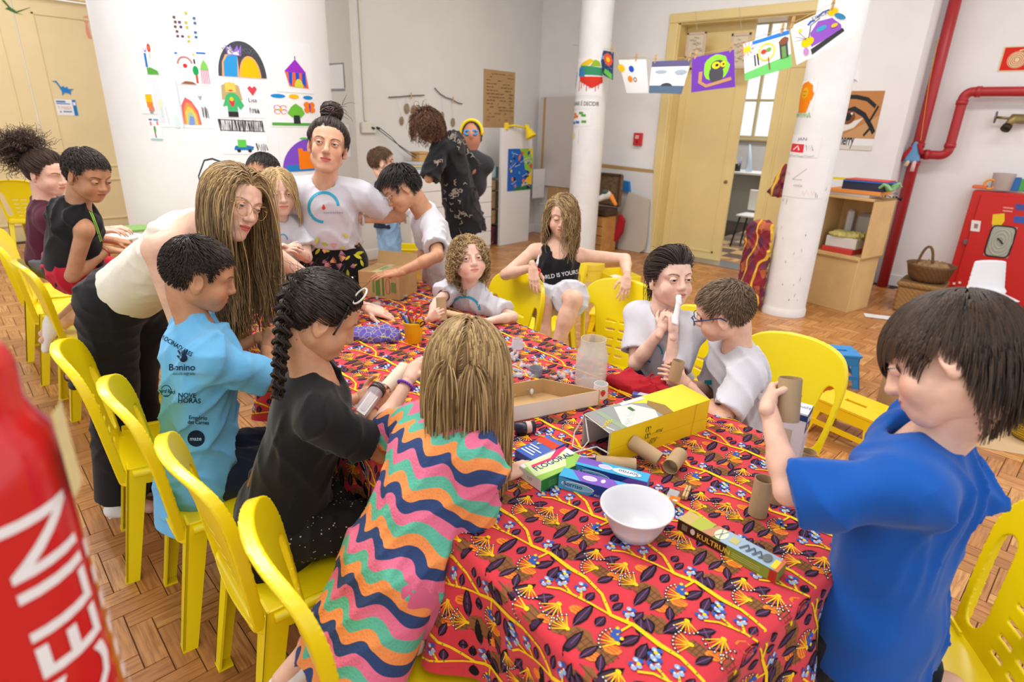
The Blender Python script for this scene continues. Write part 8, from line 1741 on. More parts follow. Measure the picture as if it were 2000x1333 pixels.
# small plywood shelf cubes
sL, sF, sR = onz(1582, 593), onz(1653, 612), onz(1690, 590); ex = nrm((sF - sL) * [1, 1, 0]); ey = np.array([-ex[1], ex[0], 0]); M_plyy = mat('plywood', (222, 186, 128), .5, var=.06, vscale=5); Wd = .50; Dp = .40; o0 = sF - ex * Wd
RX = np.stack([ex, ey, EZ], 1); hl = .52; sb_ = thing('low_cube', o0, 'closed plywood cube at the bottom of the shelf stack', 'cube'); MB().box(o0 + ex * Wd / 2 + ey * Dp / 2 + EZ * hl / 2, (Wd, Dp, hl), R=RX, bev=.004).build('body', M_plyy, sb_); MB().box(o0 + ex * Wd / 2 - ey * .004 + EZ * (hl - .012), (Wd, .012, .022), R=RX, bev=.003).build('edge_strip', mat('plywood_dark', (176, 136, 84), .6), sb_)
hu = .56; uq = o0 + EZ * hl + ex * .02 + ey * .02; ub = thing('open_cube', uq, 'open plywood cube holding papers, on top of the closed cube', 'cube')
for c, d in (((Wd / 2, Dp / 2, .01), (Wd, Dp, .02)), ((Wd / 2, Dp / 2, hu - .01), (Wd, Dp, .02)), ((.01, Dp / 2, hu / 2), (.02, Dp, hu)), ((Wd - .01, Dp / 2, hu / 2), (.02, Dp, hu)), ((Wd / 2, Dp - .01, hu / 2), (Wd, .02, hu))): MB().box(uq + RX @ np.array(c), d, R=RX, bev=.002).build('panel', M_plyy, ub)
def onshelf(name, label, c, d, m, cat, z, a=0.0, bev=.004): return tag(MB().box(uq + RX @ np.array([c[0], c[1], z + d[2] / 2]), d, R=RX @ rotz(a), bev=bev).build(name, m), label, cat)
onshelf('flat_box', 'red and white game box lying in the open cube', (.22, .16, 0), (.30, .24, .05), mat('game_red', (214, 62, 56), .5), 'box', .021); onshelf('flat_box', 'white shoe box stacked on the red game box', (.23, .17, 0), (.29, .22, .10), mat('shoe_white', (232, 230, 228), .6), 'box', .072, .05)
crumple('crumpled_paper', 'crumpled yellow and green tissue paper on the white shoe box', uq + RX @ np.array([.24, .17, .175]), np.array([.17, .11, .035]), mat('tissue_yel', (214, 206, 120), .8, var=.2, vscale=12), 12, 'paper', .3)
onshelf('spray_bottle', 'white spray bottle at the back of the open cube', (.16, .3, 0), (.07, .07, .24), mat('spray_white', (226, 222, 226), .4), 'bottle', .18, bev=.02); onshelf('foil_bag', 'clear bag of silver wrapping in the open cube', (.34, .3, 0), (.2, .12, .26), mat('foil', (176, 176, 180), .35, .3, bump=.8, bscale=25), 'bag', .14, bev=.03)
zt3 = hu
for (c, d, col, lb, a) in (((.2, .2, 0), (.36, .26, .03), (236, 234, 230), 'white book at the bottom of the pile on the shelf', .06), ((.24, .2, 0), (.46, .30, .035), (236, 152, 76), 'orange folder in the pile on the shelf', .1), ((.30, .2, 0), (.36, .27, .07), (40, 46, 74), 'dark navy books in the pile on the shelf', .12), ((.31, .2, 0), (.38, .28, .014), (40, 110, 190), 'thin blue folder near the top of the pile', .12), ((.31, .2, 0), (.36, .26, .01), (222, 70, 60), 'thin red folder on top of the pile', .15)):
 o = onshelf('stacked_book', lb, c, d, mat('bk_%d_%d' % (col[0], col[1]), col, .55), 'book', zt3, a, .003); zt3 += d[2] + .0005
r = random.Random(9); b = MB()
for i in range(5): pth = [uq + RX @ np.array([.46 + t * .035, .08 + i * .03, hu + .1 + .03 * math.sin(t * 1.4 + i) + .006 * t]) for t in range(5)]; b.tube(pth, [.012, .016, .016, .014, .004], 0, 6)
tag(b.build('paper_streamer', mat('green_paper', (140, 190, 130), .8)), 'green paper streamers sticking out of the book pile', 'paper')
# patterned cloth hanging beside the pillar
wv = NT('dark_print'); n1 = wv.n('ShaderNodeTexVoronoi', feature='F1'); n1.inputs['Scale'].default_value = 16; wv.put(n1.inputs['Vector'], wv.mapv(wv.obj(), (1, 1, .6))); rp = wv.n('ShaderNodeValToRGB'); wv.put(rp.inputs[0], n1.outputs['Color']); e = rp.color_ramp.elements; e[0].color = lin((70, 30, 60)); e[1].color = lin((206, 110, 50)); q = e.new(.4); q.color = lin((150, 40, 54)); q = e.new(.6); q.color = lin((90, 40, 74)); n2 = wv.n('ShaderNodeTexWave'); n2.inputs['Scale'].default_value = 2.2; n2.inputs['Distortion'].default_value = 9; wv.put(n2.inputs['Vector'], wv.obj()); wv.col(wv.mix(wv.ss(n2.outputs['Fac'], .93, .98), rp.outputs[0], lin((236, 190, 60)))); wv.b.inputs['Roughness'].default_value = .9
hc = [onz(1462, 578), onz(1515, 590)]; hx = nrm(hc[1] - hc[0]); s = Sdf();
cs = P(1472, 520, 5.3); s.econ(np.array([cs[0], cs[1], .80]), np.array([cs[0], cs[1], .06]), hx, (.115, .06), (.13, .08), k=.02); V, F = s.mesh(.012, folds(31, 45, .015, 6)); V[:, 2] = np.maximum(V[:, 2], .002); tag(mk('cloth_bundle', V, [F], wv.m, smooth=True), 'tall bundle of dark red patterned cloth beside the thick pillar', 'cloth')
cs = P(1520, 350, 5.16); s = Sdf(); s.econ(cs + EZ * .1 + CV(.06, 0, 0), cs - EZ * .12 + CV(.06, 0, 0), CV(1, 0, 0), (.05, .03), (.13, .04), k=.02); V, F = s.mesh(.011, folds(32, 45, .012, 6)); tag(mk('cloth_scarf', V, [F], wv.m, smooth=True), 'patterned scarf hanging from the thick pillar', 'scarf')
# ================================================================== pipe wall
M_pipe = mat('pipe_red', (178, 42, 48), .35, bump=.15, bscale=40, var=.06); VP = VR - .14; pp_ = thing('fire_pipe', onv(1739, 580, VP) * [1, 1, 0], 'red fire water pipe with a branch bending along the wall', 'pipe')
pt = onv(1745, 560, VP); ptop = onv(1840, 0, VP); uu = (pt[0] + ptop[0]) / 2 + .0; MB().tube([(uu, VP, 0), (uu, VP, ZC)], .055, 0, 20).build('riser', M_pipe, pp_, smooth=True)
pb, pe_, ph_ = onv(1805, 302, VP), onv(1868, 240, VP), onv(1950, 179, VP); zb_, zh2 = pb[2], ph_[2]; ub2 = onv(1868, 240, VP)[0]; rr = .07
def bend(c, a0, a1, n=7): return [(c[0] + rr * math.cos(t), VP, c[1] + rr * math.sin(t)) for t in np.linspace(a0, a1, n)]
pth = [(uu, VP, zb_)] + bend((ub2 - rr, zb_ + rr), -PI / 2, 0) + bend((ub2 + rr, zh2 - rr), PI, PI / 2) + [(2.5, VP, zh2)]; MB().tube(pth, .045, 0, 18).build('branch', M_pipe, pp_, smooth=True)
for c, ax in (((uu + .1, VP, zb_), 0), ((ub2, VP, zb_ + rr + .03), 2), ((ub2, VP, zh2 - rr - .03), 2), ((ub2 + rr + .04, VP, zh2), 0), ((uu, VP, zb_ + .09), 2), ((uu, VP, zb_ - .09), 2)):
 d = np.zeros(3); d[ax] = .022; q = np.array(c); MB().tube([q - d, q + d], .052 if ax == 0 or c[0] > uu + .05 else .062, 0, 18).build('collar', M_pipe, pp_, smooth=True)
MB().tube([onv(1833, 75, VP - .06), onv(1815, 160, VP - .06), onv(1798, 275, VP - .06)], .003, 0, 5).build('yellow_cord', mat('cord_orange', (240, 170, 40), .6), pp_)
dl = onv(1784, 300, VP - .09); do = thing('knit_doll', dl, 'small knitted doll in blue and red hanging on the red pipe', 'doll'); s = Sdf(); s.econ(dl + EZ * .10, dl - EZ * .06, (1, 0, 0), (.02, .02), (.075, .035), k=.02); V, F = s.mesh(.008); mk('blue_dress', V, [F], mat('knit_blue', (110, 160, 206), .9), do, smooth=True)
for a, b_, c, nm in (((.03, .10), (.08, .0), (180, 36, 50), 'arm'), ((-.03, .06), (-.10, -.08), (176, 30, 44), 'arm'), ((-.02, -.06), (-.04, -.13), (232, 206, 176), 'leg'), ((.03, -.06), (.03, -.18), (236, 196, 196), 'leg')): MB().tube([dl + np.array([a[0], -.01, a[1]]), dl + np.array([b_[0], -.02, b_[1]])], .02, 0, 8).build(nm, mat('knit_%d%d' % c[:2], c, .9), do, smooth=True)
def hose(p):
 p.poly((232, 214, 160), rect(0, 0, 1, 1)).poly((222, 50, 40), rect(.04, .04, .96, .96)).poly((240, 222, 176), ell(.5, .46, .3, .34, 26)).line((240, 222, 176), [(.5, .82), (.72, .88), (.86, .84)], .05); [p.line((206, 70, 50), ell(.5, .46, .27 - k * .06, .31 - k * .068, 24) + [ell(.5, .46, .27 - k * .06, .31 - k * .068, 24)[0]], .022) for k in range(4)]
drawing(flatv(1948, 92, 2012, 140, VR), 'red fire hose sign with a spiral on the wall', hose, name='fire_sign', cat='sign', ml=None, nx=1, m=mat('sign_plate', (222, 50, 40), .4))
vc = onv(1978, 232, VR - .1); vo = thing('brass_valve', vc, 'brass water valve with a hand wheel on the wall', 'valve'); M_brass = mat('brass_old', (150, 132, 84), .4, .8); MB().tube([vc + np.array([.2, .1, 0]), vc, vc + np.array([-.02, -.05, -.07])], [.045, .045, .035], 0, 14).build('body', M_brass, vo, smooth=True); MB().tube([vc + np.array([-.02, -.05, -.07]), vc + np.array([-.03, -.075, -.10])], .042, 0, 14).build('outlet_mouth', mat('brass_dark', (60, 52, 36), .5, .7), vo, smooth=True); MB().tube([vc, vc + np.array([-.13, 0, .01])], .012, 0, 8).build('stem', M_brass, vo, smooth=True)
wc = vc + np.array([-.135, 0, .01]); b = MB(); b.tube([wc + np.array([0, .05 * math.cos(t), .05 * math.sin(t)]) for t in np.linspace(0, 6.28, 17)[:-1]], .008, 0, 6, closed=True); [b.tube([wc, wc + np.array([0, .05 * math.cos(t), .05 * math.sin(t)])], .006, 0, 5) for t in (0, 1.57, 3.14, 4.71)]; b.build('hand_wheel', M_steel, vo, smooth=True)
# fire cabinet
FC = 7.70; c0, c1_ = onv(1846, 583, FC), onv(1893, 372, FC); ul = (c0[0] + c1_[0]) / 2; zt4 = c1_[2]; wdt = .80; fcb = thing('hose_cabinet', (ul + wdt / 2, FC, 0), 'red metal fire hose cabinet covered with stickers', 'cabinet'); M_cab = mat('cabinet_red', (206, 34, 30), .42, bump=.1, bscale=200)
boxo('body', (ul + wdt / 2, FC + .11, (zt4 + .04) / 2), (wdt, .2, zt4 - .04), M_cab, fcb, bev=.006); dz0, dz1 = .06, zt4 - .035; cd = boxo('door', (ul + wdt / 2 + .03, FC - .004, (dz0 + dz1) / 2), (wdt - .09, .018, dz1 - dz0), M_cab, fcb, bev=.004)
w0, w1 = onv(1920, 500, FC - .015), onv(1988, 444, FC - .015); wx0, wx1 = w0[0], w1[0]; wz0, wz1 = onv(1920, 498, FC)[2], onv(1985, 444, FC)[2]; b = MB(); cx_, cz_ = (wx0 + wx1) / 2, (wz0 + wz1) / 2; hw_, hh_ = (wx1 - wx0) / 2, (wz1 - wz0) / 2
b.tube([(cx_ + hw_ * np.sign(math.cos(t)) * abs(math.cos(t)) ** .35, FC - .016, cz_ + hh_ * np.sign(math.sin(t)) * abs(math.sin(t)) ** .35) for t in np.linspace(0, 6.283, 33)[:-1]], .007, 0, 6, closed=True); b.build('window_gasket', M_blk, cd, smooth=True)
sheet('window_pane', lambda X, Y, Z: np.stack([cx_ - hw_ + 2 * hw_ * np.asarray(X), FC - .0145 - np.asarray(Z), cz_ - hh_ + 2 * hh_ * np.asarray(Y)], -1), mat('pane_grey', (176, 178, 166), .25), cd); b = MB(); b.tube([(cx_ + .006 * t * math.cos(t) * 1.0 * hw_ / .16, FC - .019, cz_ + .006 * t * math.sin(t) * hh_ / .16) for t in np.linspace(2, 26, 150)], .0035, 0, 5); b.build('hose_coil', mat('hose_cream', (206, 204, 188), .6), cd, smooth=True); MB().tube([(cx_ - .03, FC - .024, cz_ + .03), (cx_, FC - .026, cz_ + .01), (cx_ + .025, FC - .024, cz_ - .02)], .007, 0, 6).build('nozzle', M_blk, cd, smooth=True)
boxo('latch', (ul + .06, FC - .018, zt4 * .55), (.03, .02, .05), M_steel, cd, bev=.004)
fp = lambda x, y: (lambda q: (q[0], q[2]))(onv(x, y, FC - .014)); sk2 = [0]
def stick(pts, c): sk2[0] += 1; k = sk2[0] * .0004; Print(lambda X, Y, Z: np.stack([np.asarray(X), FC - .0145 - k - np.asarray(Z), np.asarray(Y)], -1), .0002).poly(c, [fp(x, y) for x, y in pts]).build('sticker', cd)
stick([(1898, 430), (1916, 432), (1913, 453), (1895, 451)], (236, 234, 232)); stick([(1903, 437), (1911, 438), (1909, 447), (1902, 446)], (160, 130, 120)); stick([(1939, 419), (1962, 417), (1962, 432), (1955, 441), (1937, 439)], (240, 206, 50)); stick([(1984, 398), (2004, 400), (2004, 412), (1983, 410)], (80, 90, 160)); stick([(1981, 422), (2004, 424), (2004, 438), (1979, 434)], (70, 100, 180)); stick([(1897, 527), (1923, 526), (1923, 541), (1898, 543)], (66, 92, 170)); stick([(1903, 530), (1911, 531), (1909, 537), (1902, 536)], (236, 226, 190)); stick([(1858, 570), (1868, 566), (1886, 563), (1892, 569), (1880, 575), (1866, 574)], (236, 226, 170)); stick([(1868, 570), (1882, 566), (1884, 571), (1872, 573)], (246, 200, 50)); [stick([(x, y), (x + 5, y), (x + 5, y + 4), (x, y + 4)], (240, 236, 230)) for x, y in ((1861, 552), (1872, 550), (1850, 578), (1857, 579))]; stick([(1960, 404), (1980, 406), (1979, 409), (1959, 407)], (236, 150, 140)); stick([(1959, 410), (1978, 412), (1977, 415), (1958, 413)], (236, 150, 140))
def ontop(x, y, d, m, name, label, cat, bev=.006, a=0.0): q = onv(x, y, FC + .1); return tag(boxo(name, (q[0], FC + .1, zt4 + .021 + d[2] / 2), d, m, R=rotz(a), bev=bev), label, cat)
q = onv(1953, 372, FC + .1); o = thing('mesh_basket', (q[0], FC + .1, zt4 + .02), 'clear mesh basket of odds and ends on the fire cabinet', 'basket'); autosm(MB().lathe([(.08, 0), (.095, .16), (.092, .16), (.077, .004), (.001, .004)], (q[0], FC + .1, zt4 + .021), 0, 20).build('basket', mat('mesh_clear', (206, 190, 184), .5, alpha=.6), o), 50)
r = random.Random(2); b = MB(); [b.lathe([(.001, -.02), (.02, 0), (.001, .02)], (q[0] + r.uniform(-.05, .05), FC + .1 + r.uniform(-.05, .05), zt4 + .05 + r.uniform(0, .07)), n=7) for _ in range(10)]; tag(b.build('odds_and_ends', mat('mixed_bits', (170, 120, 110), .6, var=.5, vscale=30), o), kind='stuff')
ontop(1981, 362, (.085, .01, .13), mat('card_blue', (40, 110, 180), .5), 'picture_card', 'blue picture card with a yellow figure on the cabinet', 'card'); ontop(1999, 366, (.07, .012, .12), mat('card_green', (80, 170, 90), .5), 'picture_card', 'green picture card at the end of the cabinet top', 'card')
q = onv(1930, 372, FC + .05); tag(MB().tube([(q[0] + .045 * math.cos(t), FC + .05, zt4 + .07 + .045 * math.sin(t)) for t in np.linspace(0, 6.28, 17)[:-1]], .011, 0, 8, closed=True).build('toy_ring', mat('ring_orange', (240, 160, 40), .5), smooth=True), 'orange ring toy leaning on the fire cabinet top', 'toy'); ontop(1912, 372, (.12, .14, .03), mat('toy_orange', (226, 110, 60), .6), 'toy_tray', 'low orange tray at the edge of the cabinet top', 'tray')
# wicker
def wicker(c):
 w = NT('wicker_%d' % c[0]); wa = w.n('ShaderNodeTexWave', bands_direction='Z'); wa.inputs['Scale'].default_value = 22; wa.inputs['Distortion'].default_value = 3; wa.inputs['Detail Scale'].default_value = 4; w.put(wa.inputs['Vector'], w.obj()); wb = w.n('ShaderNodeTexWave', bands_direction='DIAGONAL'); wb.inputs['Scale'].default_value = 14; w.put(wb.inputs['Vector'], w.obj()); f = w.m1('MULTIPLY', wa.outputs['Fac'], w.m1('MULTIPLY_ADD', wb.outputs['Fac'], .6, .4)); L = lin(c); w.col(w.mix(f, tuple(v * .4 for v in L[:3]) + (1,), L)); w.bump(f, .8, .006); w.b.inputs['Roughness'].default_value = .7; return w.m
wh = onz(1740, 606); ex = np.array([1.0, 0, 0]); hmp = thing('wicker_hamper', wh, 'rectangular wicker hamper with a lid on the floor', 'hamper'); hw2 = onv(1840, 590, wh[1])[0] - wh[0] - .02; hz2 = .25; boxo('body', (wh[0] + hw2 / 2, wh[1] + .2, hz2 / 2), (hw2, .38, hz2), wicker((200, 150, 84)), hmp, bev=.02); boxo('lid', (wh[0] + hw2 / 2, wh[1] + .2, hz2 + .025), (hw2 + .02, .40, .05), wicker((190, 142, 82)), hmp, bev=.015)
bk0 = np.array([wh[0] + hw2 / 2 + .02, wh[1] + .22, hz2 + .051]); wb_ = thing('wicker_basket', bk0, 'round brown wicker basket with a loop handle on the hamper', 'basket'); MB().lathe([(.13, 0), (.17, .04), (.20, .15), (.21, .17), (.19, .17), (.15, .03), (.001, .02)], bk0, 0, 28).build('basket', wicker((150, 108, 62)), wb_, smooth=True); MB().tube([bk0 + np.array([-.05 + .06 * math.cos(t), -.05, .12 + .22 * math.sin(t)]) for t in np.linspace(0, PI, 14)], .012, 0, 8).build('handle', wicker((150, 108, 62)), wb_, smooth=True)
crumple('dried_leaf_heap', 'heap of dried leaves lying in the round basket', bk0 + EZ * .10, np.array([.15, .13, .06]), mat('dry_leaf', (150, 120, 84), .9, var=.3, vscale=30), 44, 'leaves')
pl_ = onz(1715, 622); o = drawing(flat(pl_ + EZ * .004 - np.array([.1, .05, 0]), np.array([.34, .12, 0]), np.array([-.04, .12, 0])), 'crumpled white paper strip lying on the floor by the hamper', lambda p: p.poly((226, 228, 236), rect(.0, .4, 1, .5)), name='floor_paper', cat='paper')
# white kid chair shell
kc = onz(1925, 640); kcx = thing('kid_chair', kc, 'small white plastic shell chair in front of the fire cabinet', 'chair'); M_wp = mat('white_plastic', (236, 238, 244), .3)
s = Sdf(); zc = .42; fkc = CV(.1, 0, 1); fkc = nrm(fkc * [1, 1, 0]); rkc = np.cross(fkc, EZ); s.econ(kc - fkc * .12 + EZ * .30, kc - fkc * .16 + EZ * .58, rkc, (.20, .02), (.16, .018), k=.03); s.econ(kc - fkc * .12 + EZ * .30, kc + fkc * .10 + EZ * .28, rkc, (.17, .02), (.15, .015), k=.05); V, F = s.mesh(.008); mk('seat_shell', V, [F], M_wp, kcx, smooth=True)
for sx in (-1, 1):
 for sy in (-1, 1): MB().tube([kc + rkc * sx * .08 + fkc * sy * .07 + EZ * .28, kc + rkc * sx * .14 + fkc * sy * .12], .012, 0, 8).build('leg', mat('beech', (206, 170, 120), .5), kcx, smooth=True)
# ================================================================== stools and floor things
def stool(c, rz, L, W, hh, m, label, cat='stool'):
 o = thing('step_stool', (0, 0, 0), label, cat, 'plastic step stools')
 top = MB();
 for y0, y1 in ((-W / 2, -.018), (.018, W / 2)): top.box((0, (y0 + y1) / 2, hh - .012), (L, y1 - y0, .024), bev=.006)
 for x0, x1 in ((-L / 2, -.06), (.06, L / 2)): top.box(((x0 + x1) / 2, 0, hh - .0122), (x1 - x0, .04, .0238))
 top.build('top', m, o); b = MB()
 for sx in (-1, 1):
  for sy in (-1, 1):
   b = MB(); T_, B_ = np.array([sx * (L / 2 - .015), sy * (W / 2 - .015), hh - .02]), np.array([sx * (L / 2 + .02), sy * (W / 2 + .02), 0]); wx, wy = -sx * .055, -sy * .055
   b.add([T_, T_ + [wx, 0, 0], B_ + [wx * .8, 0, 0], B_, T_ + [0, -sy * .008, 0], T_ + [wx, -sy * .008, 0], B_ + [wx * .8, -sy * .008, 0], B_ + [0, -sy * .008, 0]], [(0, 1, 2, 3), (7, 6, 5, 4), (0, 4, 5, 1), (1, 5, 6, 2), (2, 6, 7, 3), (3, 7, 4, 0)]); b.add([T_, T_ + [0, wy, 0], B_ + [0, wy * .8, 0], B_, T_ + [-sx * .008, 0, 0], T_ + [-sx * .008, wy, 0], B_ + [-sx * .008, wy * .8, 0], B_ + [-sx * .008, 0, 0]], [(0, 1, 2, 3), (7, 6, 5, 4), (0, 4, 5, 1), (1, 5, 6, 2), (2, 6, 7, 3), (3, 7, 4, 0)]); b.build('leg', m, o)
 b = MB()
 for sy in (-1, 1): b.box((0, sy * (W / 2 - .008), hh - .05), (L - .04, .008, .06)); b.box((0, sy * (W / 2 + .006), .075), (L, .008, .03))
 for sx in (-1, 1): b.box((sx * (L / 2 - .008), 0, hh - .05), (.008, W - .04, .06)); b.box((sx * (L / 2 + .006), 0, .075), (.008, W, .03))
 b.build('rail', m, o); o.location = tuple(c); o.rotation_euler = (0, 0, rz); return o
M_sty = mat('stool_yellow', (246, 206, 16), .35); M_stb = mat('stool_blue', (52, 144, 214), .4); M_sto = mat('stool_orange', (240, 122, 36), .4)
e1_, e2_, e3_ = onz(1583, 852), onz(1655, 886), onz(1733, 852); sc_ = onz(1658, 858); sd2 = nrm((e3_ - e2_) * [1, 1, 0]); stool((sc_[0] - .01, sc_[1] + .02, 0), math.atan2(e2_[1] - e1_[1], e2_[0] - e1_[0]), .36, .26, .22, M_sty, 'bright yellow step stool with a handle slot on the floor')
q = onz(1625, 752); stool((q[0] - .03, q[1] + .06, 0), .6, .26, .2, .24, M_stb, 'blue plastic stool behind the boy with blue glasses'); q = onz(1588, 795); stool((q[0] - .02, q[1] + .02, 0), .9, .2, .18, .2, M_sto, 'orange plastic stool showing through the chair back'); q = onz(1178, 668); stool((q[0], q[1] + .1, 0), .4, .34, .26, .24, M_sty, 'yellow step stool behind the sideways chair')
pc_ = onz(1742, 840); o = thing('round_pouf', pc_, 'round cardboard pouf behind the boy in royal blue', 'pouf'); autosm(MB().lathe([(.19, 0), (.21, .02), (.21, .36), (.2, .38), (.001, .385)], (pc_[0] + .08, pc_[1] + .12, 0), 0, 32).build('drum', mat('pouf_kraft', (176, 144, 104), .8, var=.1), o), 50); autosm(MB().lathe([(.195, .386), (.195, .40), (.001, .402)], (pc_[0] + .08, pc_[1] + .12, 0), 0, 32).build('cushion', mat('pouf_top', (226, 206, 196), .7, var=.25, vscale=14), o), 50)
m0 = [onz(x, y) for x, y in ((1842, 862), (1900, 778), (2060, 790), (2060, 900))]; fm_ = mk('floor_sheet', [p * [1, 1, 0] + EZ * .003 for p in m0] + [p * [1, 1, 0] + EZ * .0005 for p in m0], [(3, 2, 1, 0), (4, 5, 6, 7), (0, 1, 5, 4), (1, 2, 6, 5), (2, 3, 7, 6), (3, 0, 4, 7)], mat('sheet_kraft', (206, 176, 136), .85, var=.06)); fix(fm_); tag(fm_, 'large kraft paper sheet spread on the floor at right', 'sheet')
for (x0, y0, x1, y1, c, lb) in ((1868, 790, 1925, 835, (226, 222, 210), 'pale collage card lying on the kraft sheet'), (1945, 782, 1990, 806, (150, 196, 226), 'light blue card lying on the kraft sheet'), (1930, 800, 1972, 818, (170, 206, 90), 'light green cutout lying on the kraft sheet')):
 a, b_, c_ = onz(x0, y1, .006), onz(x1, y1, .006), onz(x0, y0, .006); drawing(flat(a, b_ - a, c_ - a), lb, lambda p: p.line((110, 116, 130), [(.1, .2), (.8, .8)], .02), name='paper_card', cat='card', m=mat('card_%d' % c[0], c, .8), ml=None, nx=1)
yb = onz(1990, 858); o = thing('crochet_basket', yb, 'yellow crochet basket holding blue toys on the floor', 'basket'); wy = wicker((236, 196, 50)); MB().lathe([(.09, 0), (.115, .02), (.12, .12), (.125, .135), (.115, .135), (.105, .02), (.001, .012)], (yb[0] + .06, yb[1] + .06, .004), 0, 28).build('basket', wy, o, smooth=True)
for i in range(4): r = random.Random(i); q = np.array([yb[0] + .06 + r.uniform(-.05, .05), yb[1] + .06 + r.uniform(-.05, .05), .05]); tag(MB().tube([q, q + np.array([r.uniform(-.03, .03), r.uniform(-.03, .03), .06])], .012, 0, 8).build('toy_peg', mat('toy_blue', (60, 110, 170), .4), smooth=True), 'blue toy peg lying in the yellow crochet basket', 'toy', 'blue toy pegs')
# middle floor
q = onz(768, 528); yb2 = thing('yellow_crate', q, 'yellow plastic crate on the floor beside the little boy', 'crate'); d0, d1_2 = onz(733, 522), onz(812, 520); M_cr = mat('crate_yellow', (246, 222, 30), .4)
for c, d in (((0, -.16, .12), (.5, .012, .24)), ((0, .16, .12), (.5, .012, .24)), ((-.25, 0, .12), (.012, .32, .24)), ((.25, 0, .12), (.012, .32, .24)), ((0, 0, .006), (.5, .32, .012)), ((0, -.17, .235), (.54, .03, .016)), ((0, .17, .235), (.54, .03, .016)), ((-.26, 0, .235), (.03, .34, .016)), ((.26, 0, .235), (.03, .34, .016))): MB().box(q + rotz(.72) @ (np.array(c) + [.12, .2, 0]), d, R=rotz(.72), bev=.004).build('side' if d[2] > .1 else 'rim', M_cr, yb2)
q = onz(1152, 545); o = thing('round_box', q, 'round yellow tin on the cardboard sheet', 'tin'); autosm(MB().lathe([(.15, 0), (.15, .13), (.155, .13), (.155, .19), (.001, .192)], q, 0, 32).build('tin', mat('tin_yellow', (236, 206, 60), .45), o), 50); boxo('label_patch', q + np.array([.03, -.152, .08]), (.06, .006, .03), mat('patch_brown', (120, 90, 40), .6), o)
q = onz(1205, 550); b = thing('letter_tray', q, 'yellow cardboard tray with white papers on the floor', 'tray');
for c, d in (((0, 0, .005), (.45, .32, .01)), ((0, -.16, .05), (.45, .012, .1)), ((0, .16, .05), (.45, .012, .1)), ((-.22, 0, .05), (.012, .32, .1)), ((.22, 0, .05), (.012, .32, .1))): MB().box(q + rotz(-.5) @ (np.array(c) + [0, 0, .004]), d, R=rotz(-.5), bev=.003).build('wall' if d[2] > .05 else 'bottom', M_cr, b)
MB().box(q + EZ * .03, (.3, .21, .01), R=rotz(-.3)).build('paper_stack', M_paper, b)
k0 = [onz(x, y) for x, y in ((1125, 590), (1115, 540), (1240, 535), (1262, 580))]; kk_ = mk('cardboard_sheet', [p * [1, 1, 0] + EZ * .003 for p in k0] + [p * [1, 1, 0] + EZ * .0005 for p in k0], [(3, 2, 1, 0), (4, 5, 6, 7), (0, 1, 5, 4), (1, 2, 6, 5), (2, 3, 7, 6), (3, 0, 4, 7)], M_card); fix(kk_); tag(kk_, 'flat brown cardboard sheet on the floor behind the girl in black', 'cardboard')
# second table at the far left with a book
t2 = np.array([-3.98, 1.42, 0]); tt = thing('side_table', t2, 'plain white table mostly hidden behind the leaning woman', 'table'); MB().box(t2 + EZ * .75, (1.25, .5, .03), R=RT, bev=.005).build('tabletop', M_wp, tt)
for sx in (-1, 1):
 for sy in (-1, 1): q = t2 + RT @ np.array([sx * .57, sy * .2, 0]); MB().tube([q, q + EZ * .735], .02).build('leg', M_steel, tt, smooth=True)
q = onz(235, 462, .775); o = tag(boxo('open_book', q, (.3, .22, .015), mat('book_page', (236, 234, 226), .8), R=rotz(.4), bev=.003), 'open white book on the far side table', 'book'); q = onz(258, 447, .775); tag(boxo('picture_book', q, (.24, .2, .02), mat('book_green', (130, 176, 90), .6), R=rotz(-.2), bev=.003), 'green picture book on the far side table', 'book')
# next room desk
dk = onv(1440, 345, 9.3); ds = thing('office_desk', (dk[0], 9.3, 0), 'white office desk seen through the doorway', 'desk'); zd = onv(1440, 338, 9.3)[2]; boxo('desktop', (dk[0], 9.6, zd), (1.0, .6, .03), M_white, ds); boxo('modesty_panel', (dk[0], 9.75, zd / 2 + .1), (.95, .02, zd - .25), mat('desk_grey', (200, 204, 208), .5), ds); [boxo('leg', (dk[0] + s_ * .45, 9.6, zd / 2), (.04, .5, zd - .02), M_dark, ds) for s_ in (-1, 1)]
pq = onv(1441, 325, 9.45); pc2 = np.array([pq[0], 9.45, zd + .016]); po = thing('pen_holder', pc2, 'black pen holder on the office desk', 'pen holder'); MB().lathe([(.045, 0), (.045, .11), (.041, .11), (.041, .005), (.001, .004)], pc2, 0, 18).build('cup', M_blk, po, smooth=True)
for i, c in enumerate(((240, 200, 50), (110, 180, 220), (190, 80, 180))): tag(MB().tube([pc2 + EZ * .02, pc2 + np.array([(-.05, .03, .045)[i], .01, (.17, .21, .16)[i]])], .007, 0, 6).build('desk_pen', mat('dpen%d' % i, c, .5), smooth=True), ['yellow', 'light blue', 'purple'][i] + ' pen in the black pen holder', 'pen')
q = onv(1468, 300, 9.5); tag(MB().tube([(q[0], 9.5, zd + .017), (q[0] - .02, 9.5, zd + .2), (q[0] - .05, 9.5, zd + .42)], [.05, .04, .015], 0, 8).build('plastic_bag', mat('bag_clear', (200, 222, 240), .3, alpha=.6), smooth=True), 'twisted clear plastic bag on the office desk', 'bag')
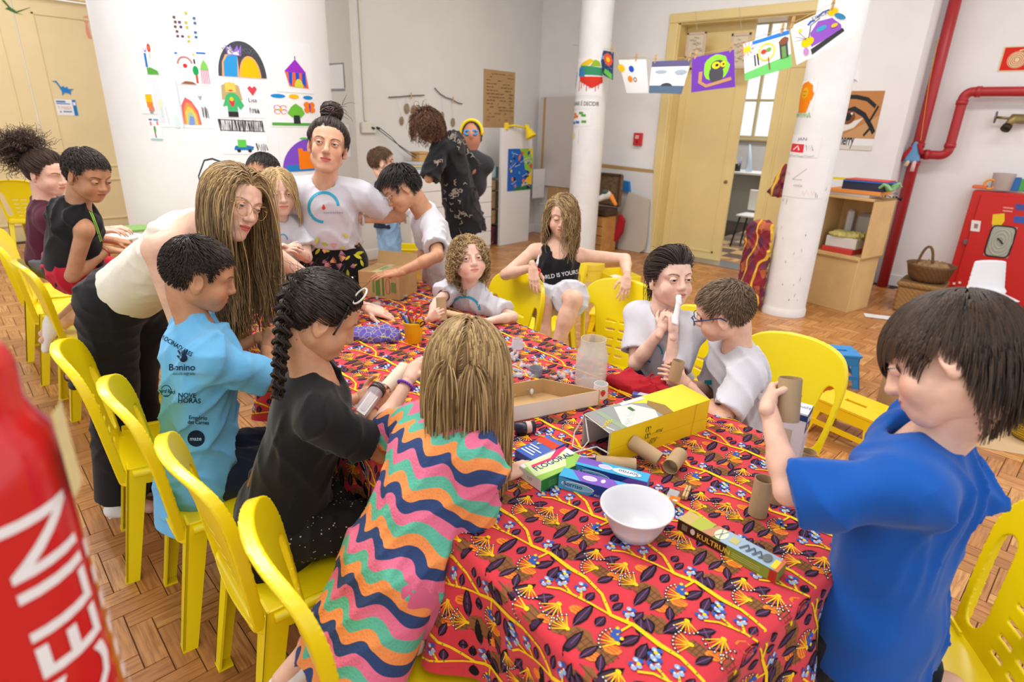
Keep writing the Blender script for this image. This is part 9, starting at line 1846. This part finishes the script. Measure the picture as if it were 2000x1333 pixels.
st_ = onv(1452, 415, 8.9); oc = thing('office_chair', (st_[0], 8.9, 0), 'white chair with thin black legs at the desk', 'chair'); boxo('seat', (st_[0] + .15, 8.95, .46), (.4, .4, .03), M_white, oc, bev=.01)
for sx in (-1, 1):
 for sy in (-1, 1): MB().tube([(st_[0] + .15 + sx * .15, 8.95 + sy * .15, .45), (st_[0] + .15 + sx * .21, 8.95 + sy * .2, 0)], .013, 0, 6).build('leg', M_blk, oc, smooth=True)
boxo('backrest', (st_[0] + .15, 9.14, .66), (.38, .03, .3), M_white, oc, bev=.01)
# ================================================================== fire extinguisher in the foreground
EXR = .064
ctop = P(-128, 765, .42); ec = np.array([ctop[0], ctop[1], 0]); zt5 = ctop[2] + .055
fe = thing('fire_extinguisher', ec, 'red fire extinguisher with white lettering close to the camera', 'extinguisher'); M_fe = mat('extinguisher_red', (206, 24, 30), .22, coat=.4)
dome_ = [(.001, zt5)] + [(EXR * .80 * math.sin(t), zt5 - .045 + .045 * math.cos(t)) for t in np.linspace(.2, PI / 2, 8)]
prof = [(EXR, .12), (EXR, zt5 - .13), (EXR * .97, zt5 - .10), (EXR * .84, zt5 - .085), (EXR * .78, zt5 - .07)] ; prof = prof + [(r_, z_) for r_, z_ in dome_[::-1]]
autosm(MB().lathe([(EXR * .9, .0), (EXR, .02)] + prof[1:] if False else [(EXR * .92, 0), (EXR, .03)] + prof, ec, 0, 48).build('cylinder', M_fe, fe), 60)
af = math.atan2(-ec[1], -ec[0]); fm2 = lambda X, Y, Z: np.stack([ec[0] + (EXR + .0006 + Z) * np.cos(af + X / EXR), ec[1] + (EXR + .0006 + Z) * np.sin(af + X / EXR), Y], -1)
p = Print(fm2, .0003, .02); ztx = zt5 - .19
p.text((240, 236, 236), 'MOCELIN', .062, ztx - .30, .058, sx=1.0, ang=PI / 2, bold=True)
for i in range(12): p.poly((240, 220, 216), rect(.072, ztx - .04 - i * .03, .080, ztx - .022 - i * .03)); p.poly((240, 220, 216), rect(.084, ztx - .04 - i * .03, .088, ztx - .016 - i * .03))
p.poly((222, 206, 150), rect(.062, ztx + .03, .09, ztx + .11)); p.build('white_lettering', fe)
